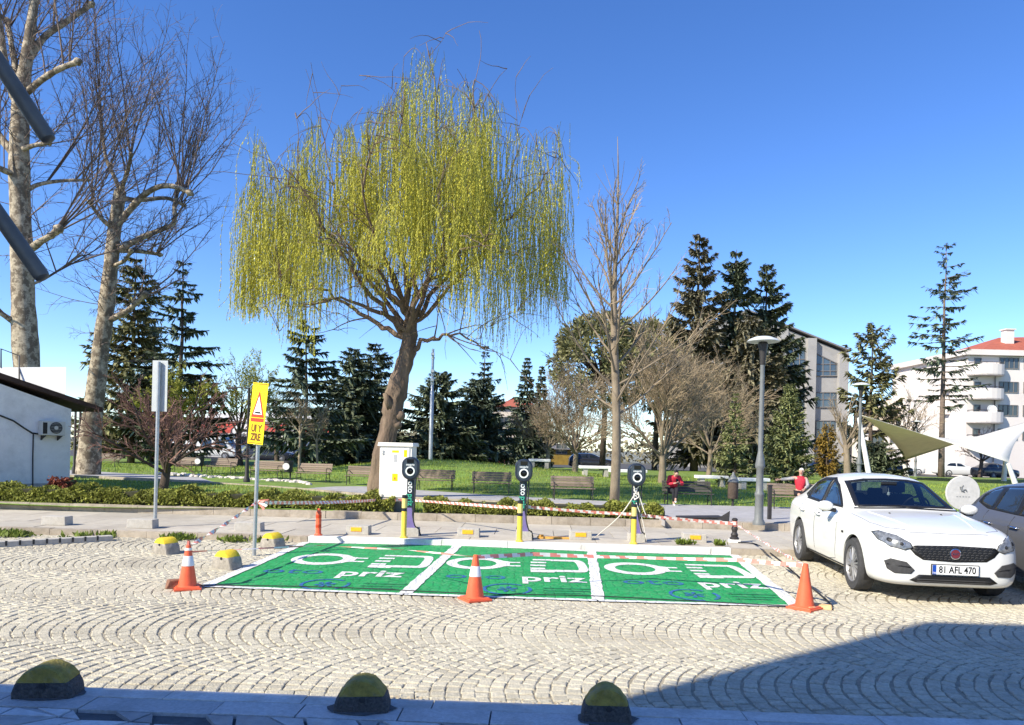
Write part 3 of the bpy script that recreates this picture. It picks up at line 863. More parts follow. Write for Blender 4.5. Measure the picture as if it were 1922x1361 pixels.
def eave(off, z):
    return [rel(Vector((kF.x, kF.y, zA + z)) + kn * off), rel(Vector((kE.x, kE.y, zE + z)) + kn * off)]
a0, a1 = eave(-0.16, 0.02); b0, b1 = eave(-0.16, 0.14); c0, c1 = eave(5.2, 0.25); d0, d1 = eave(5.2, 0.05)
mb = MB(); mb.prism([a0, b0, c0, d0], a1 - a0); mb.build('eave', M['eave'], t)
pA, pB = P(-60, 690, kB.y + 2.5), P(124, 689, kB.y + 2.5)
mb = MB(); hh = 1.35
mb.prism([rel(pA - Vector((0, 0, hh))), rel(pB - Vector((0, 0, hh))), rel(pB), rel(pA)], (-1.75, 2.5, 0)); mb.build('roof_box', M['render_wall'], t)
mb = MB()
mb.tube([rel(P(2, 690, kB.y + 2.5)), rel(P(2, 655, kB.y + 2.5)), rel(P(36, 668, kB.y + 2.6)), rel(P(36, 715, kB.y + 2.4))], 0.025, 5)
mb.build('roof_rail', M['cast_iron'], t)
mb = MB()
on = -kn * 0.02
def onwall(px, py):
    # intersection of a pixel ray with the wall plane
    x, w = ray(px, py); d = Vector((x, 1, w)); o = Vector((0, 0, CAMH))
    k = (kB - o).dot(kn) / d.dot(kn)
    return o + d * k
mb.tube([rel(onwall(px, py) + on) for px, py in ((-20, 775), (0, 780), (25, 790), (44, 803), (60, 813), (76, 815))], 0.022, 5)
mb.tube([rel(onwall(px, py) + on) for px, py in ((62, 815), (61, 860), (61, 926))], 0.016, 5)
mb.build('wall_cable', M['cable'], t)
# air conditioner on brackets
aw = onwall(93, 804)
ac = thing('air_conditioner', 'white outdoor air conditioner unit bracketed on the kiosk wall', 'air conditioner', aw, math.atan2(kd.y, kd.x))
sc_ = aw.y / F
mb = MB(); mb.box((0, -0.2, 0), (0.86, 0.32, 0.56)); mb.build('casing', M['ac_white'], ac, bevel=0.02)
mb = MB(); Rm = Matrix.Translation((0.08, -0.365, 0.02)) @ Matrix.Rotation(rad(90), 4, 'X')
mb.lathe([(0.21, -0.008), (0.23, 0.0), (0.23, 0.012), (0.2, 0.014)], 24, mat=Rm); mb.build('fan_grille', M['black'], ac)
mb = MB(); mb.lathe([(0.075, 0.012), (0.075, 0.024), (0.05, 0.028)], 16, mat=Rm)
for i in range(7):
    mb.box((0.08, -0.378, 0.02 - 0.18 + i * 0.06), (0.40 * math.sqrt(1 - ((i - 3) / 3.6) ** 2), 0.006, 0.008))
mb.build('fan_guard', M['ac_white'], ac)
mb = MB(); mb.box((-0.32, -0.363, 0), (0.16, 0.006, 0.44)); mb.build('side_vent', M['car_trim'], ac)
mb = MB()
for x in (-0.3, 0.3):
    mb.prism([(x - 0.02, 0, -0.29), (x - 0.02, -0.4, -0.29), (x - 0.02, 0, -0.48)], (0.04, 0, 0))
mb.build('bracket', M['cast_iron'], ac)
ac.scale = (0.66, 0.66, 0.66)

# awning arms at the upper left, on a post just out of the frame
AFY = 1.5
AF0 = Vector((-1.42, AFY, 0.1))
af = thing('awning_frame', 'two grey steel awning arms slanting down at the upper left corner', 'awning frame', AF0)
def afp(px, py): return P(px, py, AFY) - AF0
mb = MB(); mb.tube([(0, 0, 0), (0, 0, 3.05)], 0.03, 12); mb.build('post', M['tube_steel'], af, smooth=True)
for (p0, p1) in (((-330, -390), (88, 257)), ((-330, -65), (77, 517))):
    a = Vector((0, 0, 0)); e1 = afp(*p1); e0 = afp(*p0)
    d = (e0 - e1).normalized(); k = (0.0 - e1.x) / d.x
    top = e1 + d * k
    mb = MB(); n = 14; r = 0.0155
    mb.tube([top, e1, e1 + (e1 - top).normalized() * 0.006, e1 + (e1 - top).normalized() * 0.009], [r, r, r * 0.85, r * 0.45], n)
    mb.build('arm', M['tube_steel'], af, smooth=True)

# apartment block on the right
Y0 = 76.0
def bx(px, Y): return P(px, 800, Y).x
def bz(py, Y, px=1800): return P(px, py, Y).z
ap = thing('apartment_block', 'pale four storey apartment block with rounded balconies and a red hipped roof', 'building', (0, 0, 0))
x0, x1 = bx(1813, Y0), bx(2060, Y0)
zt = bz(668, Y0, 1860)
mb = MB(); mb.prism([(x0, Y0, -0.2), (x1, Y0, -0.2), (x1, Y0, zt), (x0, Y0, zt)], (0, 14, 0))
x2 = bx(1762, Y0 + 4); zt2 = bz(672, Y0 + 4, 1750)
mb.prism([(x2, Y0 + 4, -0.2), (x0 - 0.003, Y0 + 4, -0.2), (x0 - 0.003, Y0 + 4, bz(672, Y0 + 4, 1812)), (x2 + 1.0, Y0 + 4, bz(690, Y0 + 4, 1775)), (x2, Y0 + 4, bz(694, Y0 + 4, 1762))], (0, 10, 0))
mb.build('wall', M['apt_wall'], ap)
mb = MB(); e = 0.5
mb.box(((x0 + x1) / 2, Y0 + 7, zt + 0.3), (x1 - x0 + 2 * e, 15, 0.56)); mb.build('roof_slab', M['apt_wall'], ap)
mb = MB()
ra_, rb_ = bx(1838, Y0), x1
zr = zt + 0.585
mb.v = [(ra_, Y0 - 0.2, zr), (rb_, Y0 - 0.2, zr), (rb_, Y0 + 14, zr), (ra_, Y0 + 14, zr), (bx(1882, Y0 + 5), Y0 + 6, zr + 2.3), (rb_ - 2, Y0 + 6, zr + 2.5)]
for f in ((0, 1, 5, 4), (1, 2, 5), (2, 3, 4, 5), (3, 0, 4)): mb.face(f)
rf = mb.build('roof', M['roof_red'], ap)
cx = bx(1887, Y0 + 3); mb = MB(); mb.box((cx, Y0 + 3, zr + 1.3), (0.85, 0.85, 2.6)); mb.box((cx, Y0 + 3, zr + 2.65), (1.1, 1.1, 0.12)); mb.build('chimney', M['apt_wall'], rf)
for k, (ya, yb) in enumerate(((672, 692), (717, 737), (760, 781), (805, 826))):
    win(ap, Vector((bx(1891, Y0), Y0 - 0.03, bz((ya + yb) / 2, Y0, 1891))), 2.0, 1.15, 0.1, nx=4)
    win(ap, Vector((bx(1937, Y0), Y0 - 0.03, bz((ya + yb) / 2 + 1, Y0, 1937))), 2.0, 1.15, 0.1, nx=4)
    # balcony door in shade and the rounded balcony in front of it
    win(ap, Vector((bx(1832, Y0), Y0 - 0.03, bz(ya + 17, Y0, 1832))), 0.75, 1.9, 0.1, nx=1)
    zb_ = bz(yb + 14 if k < 3 else yb + 15, Y0, 1840); hb = 1.15
    c = Vector((bx(1845, Y0), Y0, zb_)); rx, ry = 1.75, 1.3
    pr = [(c.x - rx, Y0 - 0.004, zb_)] + [(c.x + rx * math.cos(math.pi - a), Y0 - 0.01 - ry * abs(math.sin(a)) ** 0.6, zb_) for a in [math.pi * q / 10 for q in range(11)]] + [(c.x + rx, Y0 - 0.004, zb_)]
    bm_ = MB(); bm_.prism(pr, (0, 0, 0.14)); 
    inn = [(c.x + (p[0] - c.x) * 0.93, Y0 + (p[1] - Y0) * 0.93, p[2]) for p in pr]
    up = Vector((0, 0, hb))
    bm_.grid([pr, [Vector(p) + up for p in pr], [Vector(p) + up for p in inn], inn])
    bo = bm_.build('balcony', M['apt_wall'], ap)
    rm = MB(); rm.tube([Vector(p) + up + Vector((0, 0, 0.18)) for p in inn[1:-1]], 0.03, 4)
    for p in inn[1:-1:2]: rm.tube([Vector(p) + up, Vector(p) + up + Vector((0, 0, 0.18))], 0.02, 4)
    rm.build('rail', M['cast_iron'], bo)
mb = MB(); xp = bx(1866, Y0 - 0.15); mb.tube([(xp, Y0 - 0.15, 0.1), (xp, Y0 - 0.15, zt - 1.5)], 0.07, 6); mb.build('downpipe', M['frame'], ap)
for (px, py, w, h) in ((1785, 703, 1.4, 1.2), (1790, 745, 1.4, 1.2), (1785, 790, 1.4, 1.2), (1790, 830, 1.4, 1.2)):
    win(ap, Vector((bx(px, Y0 + 4), Y0 + 3.97, bz(py, Y0 + 4, px))), w, h, 0.1)
for (px, py) in ((1778, 728), (1778, 771), (1778, 815)):
    mb = MB(); cxx = bx(px, Y0 + 4); mb.box((cxx, Y0 + 3.4, bz(py, Y0 + 4, px)), (1.7, 1.2, 0.9)); mb.build('balcony', M['apt_wall'], ap)
mb = MB(); q = P(1862, 769, Y0 - 0.9); Rm = Matrix.Translation(q) @ Matrix.Rotation(rad(75), 4, 'X')
mb.lathe([(0.06, -0.12), (0.36, -0.05), (0.5, 0.06), (0.48, 0.07), (0.3, -0.02), (0.03, -0.06)], 18, mat=Rm); mb.build('satellite_dish', M['white'], ap)

# grey concrete building with the glazed gable
Y1 = 88.0
gb = thing('concrete_building', 'grey concrete building with a sloping roofline and tall glazed gable', 'building', (0, 0, 0))
def gp(px, py): return P(px, py, Y1)
mb = MB()
tl, tr = gp(1405, 590), gp(1590, 664)
mb.prism([(gp(1330, 0).x, Y1, -0.2), (tr.x, Y1, -0.2), (tr.x, Y1, tr.z), (tl.x, Y1, tl.z), (gp(1330, 0).x, Y1, gp(1330, 605).z)], (0, 16, 0))
mb.build('wall', M['concrete_grey'], gb)
mb = MB()
a_, b_ = gp(1400, 584), gp(1594, 661)
mb.prism([a_ + Vector((0, -0.5, 0)), b_ + Vector((0, -0.5, 0)), b_ + Vector((0, -0.5, 0.18)), a_ + Vector((0, -0.5, 0.18))], (0, 17, 0)); mb.build('roof', M['frame'], gb)
for (p0, p1, pt) in ((1513, 1529, 636), (1572, 1589, 663), (1462, 1476, 618)):
    mb = MB(); q0, q1 = gp(p0, pt), gp(p1, pt)
    mb.box(((q0.x + q1.x) / 2, Y1 - 0.35, q0.z / 2 - 0.1), (q1.x - q0.x, 0.69, q0.z + 0.2)); mb.build('pillar', M['concrete_grey'], gb)
def gable_glass(pl, pr_, ytl, ytr, yb, nx, rows_):
    # trapezoid glazing between two pillars
    q = [gp(pl, yb), gp(pr_, yb), gp(pr_, ytr), gp(pl, ytl)]
    o = Vector((0, -0.06, 0))
    mb = MB(); mb.prism([p + o for p in q], (0, 0.05, 0)); pane = mb.build('glazing', M['glass_pale'], gb)
    fr_ = MB()
    def bar(a, b, r=0.055): fr_.tube([a + Vector((0, -0.1, 0)), b + Vector((0, -0.1, 0))], r, 4)
    for i in range(4): bar(q[i], q[(i + 1) % 4], 0.08)
    for i in range(1, nx): bar(lerp(q[0], q[1], i / nx), lerp(q[3], q[2], i / nx))
    for r_ in rows_:
        z = r_; bar(gp(pl, z), gp(pr_, z))
    fr_.build('glazing_frame', M['frame'], pane)
gable_glass(1477, 1512, 640, 657, 710, 3, (675, 692))
gable_glass(1531, 1571, 664, 683, 706, 3, (684, 697))
gable_glass(1477, 1512, 736, 736, 765, 3, (750,))
gable_glass(1531, 1571, 737, 737, 765, 3, (750,))
gable_glass(1477, 1512, 790, 790, 822, 3, (806,))
gable_glass(1531, 1571, 790, 790, 822, 3, (806,))

# low houses and shop roofs glimpsed between the trees
def house(pxl, pxr, pyt, pye, Y, depth, label, wall='wall_cream', roof='roof_red', nwin=3):
    t = thing('house', label, 'house')
    a, b = P(pxl, pye, Y), P(pxr, pye, Y); rt = P((pxl + pxr) / 2, pyt, Y).z
    mb = MB(); mb.prism([(a.x, Y, -0.2), (b.x, Y, -0.2), (b.x, Y, b.z), (a.x, Y, a.z)], (0, depth, 0)); mb.build('wall', M[wall], t)
    mb = MB(); e = 0.5; ze = max(a.z, b.z) + 0.01
    mb.v = [(a.x - e, Y - e, ze), (b.x + e, Y - e, ze), (b.x + e, Y + depth + e, ze), (a.x - e, Y + depth + e, ze), (a.x + depth * 0.35, Y + depth / 2, rt), (b.x - depth * 0.35, Y + depth / 2, rt)]
    for f in ((0, 1, 5, 4), (1, 2, 5), (2, 3, 4, 5), (3, 0, 4), (3, 2, 1, 0)): mb.face(f)
    mb.build('roof', M[roof], t)
    for i in range(nwin):
        px = pxl + (pxr - pxl) * (i + 0.5) / nwin
        c = P(px, pye + (HZ - pye) * 0.35, Y)
        win(t, Vector((c.x, Y - 0.03, c.z)), 1.3, 1.2, 0.1)
    return t
house(925, 1010, 742, 765, 92, 9, 'brown roofed house between the dark spruces in the middle distance', 'wall_cream', 'roof_red', 2)
house(1000, 1072, 836, 844, 84, 4, 'low ochre wall building behind the tan bare trees', 'leaf_gold', 'frame', 2)
house(1668, 1762, 742, 768, 88, 9, 'tan roofed low building left of the apartment block', 'wall_cream', 'wall_cream', 2)
house(1630, 1800, 800, 812, 84, 5, 'low cream shop row behind the shade sails', 'apt_wall', 'wall_cream', 5)
house(240, 345, 780, 800, 96, 8, 'pale house behind the small bare tree at the left', 'wall_cream', 'roof_red', 3)
# market hall with scalloped awnings
mk = thing('market_hall', 'long low white market hall with red scalloped awnings over its shop fronts', 'market hall')
Y2 = 82.0
a, b = P(350, 788, Y2), P(640, 788, Y2)
mb = MB(); mb.prism([(a.x, Y2, -0.2), (b.x, Y2, -0.2), (b.x, Y2, a.z), (a.x, Y2, a.z)], (0, 10, 0)); mb.build('wall', M['render_wall'], mk)
mb = MB(); mb.v = [(a.x - .6, Y2 - .6, a.z), (b.x + .6, Y2 - .6, a.z), (b.x + .6, Y2 + 10, a.z), (a.x - .6, Y2 + 10, a.z), (a.x + 3, Y2 + 5, a.z + 1.2), (b.x - 3, Y2 + 5, a.z + 1.2)]
for f in ((0, 1, 5, 4), (1, 2, 5), (2, 3, 4, 5), (3, 0, 4), (3, 2, 1, 0)): mb.face(f)
mb.build('roof', M['sail_white'], mk)
n = 9
for i in range(n):
    xx0 = a.x + (b.x - a.x) * i / n; xx1 = a.x + (b.x - a.x) * (i + 1) / n
    z1_, z0_ = P(400, 793, Y2).z, P(400, 806, Y2 - 2).z
    mb = MB(); k = 8; ru, rl, rv = [], [], []
    for q in range(k + 1):
        x = xx0 + 0.1 + (xx1 - xx0 - 0.2) * q / k
        ru.append((x, Y2 - 0.02, z1_)); rl.append((x, Y2 - 1.8, z0_)); rv.append((x, Y2 - 1.82, z0_ - 0.28 - 0.14 * (q % 2)))
    mb.grid([ru, rl, rv]); mb.build('awning', M['awning_red'] if i % 3 else M['sail_white'], mk)
    mb = MB(); mb.box(((xx0 + xx1) / 2, Y2 - 0.03, 1.15), (xx1 - xx0 - 0.9, 0.05, 2.1)); mb.build('shop_front', M['dark_shop'] if i % 2 else M['glass'], mk)

# ------------------------------------------------------------------ shade sails
def hypar(A, B, C, D, n=14, sag=0.10):
    rows = []
    cen = (A + B + C + D) / 4
    for i in range(n + 1):
        s = i / n; row = []
        for j in range(n + 1):
            q = j / n
            p = lerp(lerp(A, B, s), lerp(D, C, s), q)
            # edges pulled inwards in curves
            e = max(4 * s * (1 - s) * (1 - 2 * min(q, 1 - q)) , 4 * q * (1 - q) * (1 - 2 * min(s, 1 - s)))
            k = sag * e
            row.append(lerp(p, cen, k))
        rows.append(row)
    return rows
def sail(name, label, pts, m):
    A, B, C, D = [P(*p) for p in pts]
    mb = MB(); rows = hypar(A, B, C, D); mb.grid(rows)
    o = mb.build(name, [m, M['sail_olive']], smooth='all')
    so = o.modifiers.new('solid', 'SOLIDIFY'); so.thickness = 0.02; so.material_offset = 1; so.offset = 0
    return tag(o, label, 'shade sail')
sail('shade_sail', 'large white shade sail with transmitted light painted sand beneath, twisted between masts above the cars', [(1613, 778, 47), (1698, 864, 55), (1950, 785, 55), (1893, 868, 46)], M['sail_white'])
sail('shade_sail', 'small brown tinted shade sail behind the big one near the park lamp', [(1618, 822, 60), (1625, 858, 66), (1700, 842, 68), (1668, 846, 59)], M['sail_olive'])
def mast(p0, p1, label):
    b = Vector(p0); tp = Vector(p1)
    mb = MB(); mb.tube([b - b, (tp - b) * 0.98, tp - b], [0.17, 0.12, 0.07], 10); mb.lathe([(0.3, 0), (0.3, 0.04), (0.2, 0.06)], 12)
    o = mb.build('sail_mast', M['mast'], smooth=True, loc=b); tag(o, label, 'mast', 'masts of the shade sails')
def gd(px, Y, z=0.1): return Vector((P(px, 890, Y).x, Y, z))
mast(gd(1634, 46), P(1612, 784, 47), 'slanting white mast holding the high left tip of the big sail')
mast(gd(1704, 55), P(1696, 866, 55), 'short white mast under the low point of the big sail')
mast(gd(1908, 46), P(1892, 870, 46), 'slanting white mast at the low right corner of the big sail')
mast(gd(1884, 52), P(1887, 862, 52), 'upright white mast behind the low right corner of the big sail')
mast(gd(1618, 62), P(1618, 824, 60), 'thin white mast of the small brown sail')
# ------------------------------------------------------------------ trees
def unit(v):
    l = math.sqrt(v[0] * v[0] + v[1] * v[1] + v[2] * v[2]) or 1.0
    return (v[0] / l, v[1] / l, v[2] / l)
def grow(mb, r, p, d, L, r0, r1, nseg, wob, trop, n=3, cap=False):
    pts = [p]; q = p; dirs = [d]
    st = L / nseg
    for i in range(nseg):
        d = unit((d[0] + r.gauss(0, wob), d[1] + r.gauss(0, wob), d[2] + r.gauss(0, wob) + trop))
        q = (q[0] + d[0] * st, q[1] + d[1] * st, q[2] + d[2] * st)
        pts.append(q); dirs.append(d)
    rr = [r0 + (r1 - r0) * i / nseg for i in range(nseg + 1)]
    mb.tube(pts, rr, n, cap=cap)
    return pts, dirs, rr
def side_dir(r, d, ang):
    # a direction at angle ang from d, random around it
    a = Vector(d); h = a.orthogonal().normalized(); k = a.cross(h)
    t = r.uniform(0, 6.283)
    v = a * math.cos(ang) + (h * math.cos(t) + k * math.sin(t)) * math.sin(ang)
    return (v.x, v.y, v.z)
def ramify(mb, r, pts, dirs, L, rr, spec, lev=0):
    if lev >= len(spec): return
    sp = spec[lev]
    n = sp['n']
    for k in range(n):
        f = sp.get('from', 0.25) + (1 - sp.get('from', 0.25)) * (k + r.random()) / n
        i = min(int(f * (len(pts) - 1)), len(pts) - 2); t = f * (len(pts) - 1) - i
        p = tuple(pts[i][a] + (pts[i + 1][a] - pts[i][a]) * t for a in range(3))
        d = side_dir(r, dirs[i], rad(r.uniform(*sp['ang'])))
        d = unit((d[0], d[1], d[2] + sp.get('up', 0)))
        l = L * sp['len'] * r.uniform(0.55, 1.1) * (1.1 - sp.get('taper', 0.5) * f)
        r0 = min(rr[i] * 0.8, sp['r'])
        a, b, c = grow(mb, r, p, d, l, r0, sp.get('r1', r0 * 0.4), sp.get('seg', 3), sp.get('wob', 0.12), sp.get('trop', 0.0), 3)
        ramify(mb, r, a, b, l, c, spec, lev + 1)
def polyline(pxs, Y, dy=None):
    out = []
    for i, p in enumerate(pxs):
        yy = Y + (dy[i] if dy else 0)
        out.append(tuple(P(p[0], p[1], yy)))
    return out
def smooth_line(pts, rr, k=4):
    out, ro = [], []
    n = len(pts)
    for i in range(n - 1):
        p0, p1, p2, p3 = [Vector(pts[min(max(j, 0), n - 1)]) for j in (i - 1, i, i + 1, i + 2)]
        for q in range(k):
            t = q / k
            v = 0.5 * ((2 * p1) + (-p0 + p2) * t + (2 * p0 - 5 * p1 + 4 * p2 - p3) * t * t + (-p0 + 3 * p1 - 3 * p2 + p3) * t ** 3)
            out.append(tuple(v)); ro.append(rr[i] + (rr[i + 1] - rr[i]) * t)
    out.append(tuple(pts[-1])); ro.append(rr[-1])
    return out, ro
def dirs_of(pts):
    return [unit(tuple(pts[min(i + 1, len(pts) - 1)][a] - pts[max(i - 1, 0)][a] for a in range(3))) for i in range(len(pts))]
def knobbly(r, rr, amt): return [x * r.uniform(1 - amt, 1 + amt) for x in rr]
def tree_root(name, label, base, cat='tree', group=None):
    return thing(name, label, cat, base, 0, group)
def child(mb, name, m, t, smooth='all'):
    o = mb.build(name, m, t, smooth=smooth)
    if o.parent is t: o.location = -t.location
    return o

# --- the two planes on the left
def plane_tree(label, Y, trunk_px, trunk_r, limbs, shoots, seed, base, up_px_limit):
    r = random.Random(seed)
    t = tree_root('plane_tree', label, base)
    tb, tw = MB(), MB()
    pts, rr = smooth_line(polyline(trunk_px, Y), trunk_r, 5)
    pts[0] = tuple(base - Vector((0, 0, 0.15)))
    tb.tube(pts, knobbly(r, rr, 0.06), 12)
    S_ = Y / F
    spec = [dict(n=11, len=0.36, ang=(25, 55), r=0.014, seg=3, wob=0.12, up=0.25, trop=0.04), dict(n=5, len=0.5, ang=(25, 60), r=0.008, r1=0.004, seg=2, wob=0.15, up=0.1)]
    for (lp, dy, r0, r1, ns, kind) in limbs:
        k = len(lp); lpts, lr = smooth_line(polyline(lp, Y, [dy * i / (k - 1) for i in range(k)]), [r0 + (r1 - r0) * i / (k - 1) for i in range(k)], 4)
        tb.tube(lpts, knobbly(r, lr, 0.1), 7)
        ld = dirs_of(lpts)
        # pollard knob at the end
        e = lpts[-1]; tb.tube([tuple(Vector(e) - Vector(ld[-1]) * r1 * 1.5), e, tuple(Vector(e) + Vector(ld[-1]) * r1 * 1.6)], [r1, r1 * 1.7, r1 * 0.8], 7)
        for s in range(ns):
            f = r.uniform(0.35, 1.0) if r.random() < 0.5 else r.uniform(0.85, 1.0)
            i = min(int(f * (len(lpts) - 1)), len(lpts) - 1)
            p = lpts[i]
            L = r.uniform(*kind['len'])
            d = unit((r.gauss(kind.get('dx', 0), kind['spread']), r.gauss(0, kind['spread']), kind.get('dz', 1.0)))
            a, b, c = grow(tw, r, p, d, L, r.uniform(0.022, 0.042), 0.007, 6, 0.05, 0.035, 4)
            ramify(tw, r, a, b, L, c, spec)
    for s in range(shoots):
        i = r.randrange(int(len(pts) * 0.35), len(pts))
        ang = r.uniform(0, 6.283)
        L = r.uniform(1.0, 3.4)
        d = unit((math.cos(ang), math.sin(ang), r.uniform(-0.1, 0.9)))
        a, b, c = grow(tw, r, pts[i], d, L, 0.02, 0.005, 5, 0.08, 0.03, 3)
        ramify(tw, r, a, b, L, c, [dict(n=7, len=0.35, ang=(25, 60), r=0.011, seg=3, wob=0.15), dict(n=3, len=0.5, ang=(25, 60), r=0.006, r1=0.003, seg=2)])
    child(tb, 'trunk', M['bark_plane'], t); child(tw, 'twigs', M['twig_plane'], t, False)
up = dict(len=(3.0, 7.0), spread=0.3); upr = dict(len=(2.5, 6.0), spread=0.3, dx=0.5); out = dict(len=(2.0, 4.5), spread=0.6, dx=0.5, dz=0.5)
Yb = 31.5
b2 = GT(165, 892)
plane_tree('tall pollarded plane tree with pale flaking bark between kiosk and small bare tree', b2.y,
    [(165, 895), (172, 800), (186, 680), (198, 590), (207, 510), (215, 430), (226, 358)], [0.47, 0.39, 0.33, 0.30, 0.28, 0.26, 0.22],
    [([(218, 425), (245, 392), (270, 366), (300, 350), (330, 351), (356, 362)], -0.8, 0.14, 0.09, 9, up),
     ([(222, 470), (262, 448), (300, 432), (326, 418), (328, 385), (334, 345)], 0.9, 0.13, 0.07, 8, upr),
     ([(203, 602), (232, 588), (252, 572), (272, 552)], -0.6, 0.13, 0.09, 5, out),
     ([(226, 470), (262, 472), (300, 478)], 1.4, 0.11, 0.07, 6, out),
     ([(226, 372), (262, 376), (312, 372), (345, 385)], 1.5, 0.11, 0.07, 8, upr),
     ([(226, 360), (214, 330), (200, 300), (193, 260)], 0.5, 0.10, 0.06, 8, up),
     ([(226, 360), (240, 320), (246, 290)], -1.2, 0.10, 0.06, 7, up),
     ([(214, 430), (190, 410), (168, 380)], -0.9, 0.10, 0.06, 6, up),
     ([(212, 500), (235, 488), (246, 470)], -1.3, 0.09, 0.06, 5, out)], 44, 11, b2, 100)
b1 = Vector((P(58, 860, 27).x, 27, 0.2))
plane_tree('huge plane tree with mottled trunk rising behind the white kiosk', 27.0,
    [(58, 890), (52, 720), (45, 600), (40, 450), (36, 300), (40, 180), (50, 110), (62, 20), (74, -80)], [0.5, 0.45, 0.40, 0.36, 0.33, 0.28, 0.2, 0.15, 0.1],
    [([(52, 172), (78, 150), (110, 130), (146, 116)], -0.6, 0.13, 0.09, 7, up),
     ([(48, 120), (80, 72), (122, 42), (172, 8)], 0.8, 0.15, 0.08, 7, upr),
     ([(38, 282), (60, 274), (92, 268)], -1.0, 0.10, 0.07, 6, out),
     ([(42, 365), (68, 348), (110, 340), (165, 338)], 0.8, 0.09, 0.05, 6, upr),
     ([(48, 478), (72, 456), (96, 442), (110, 430)], -0.7, 0.14, 0.11, 9, dict(len=(3.5, 7.5), spread=0.22, dx=0.55, dz=0.8)),
     ([(40, 210), (18, 160), (6, 90), (-5, 10)], -0.5, 0.16, 0.09, 5, up),
     ([(38, 200), (28, 120), (14, 40)], 1.2, 0.14, 0.09, 5, up),
     ([(36, 300), (10, 270), (-20, 230)], 0.4, 0.16, 0.12, 5, up),
     ([(38, 330), (8, 320), (-30, 300)], -1.0, 0.12, 0.09, 5, up),
     ([(46, 620), (20, 600), (-10, 580)], -0.6, 0.12, 0.09, 4, out),
     ([(44, 540), (90, 520), (150, 480)], 1.2, 0.06, 0.03, 6, out)], 60, 5, b1, 0)

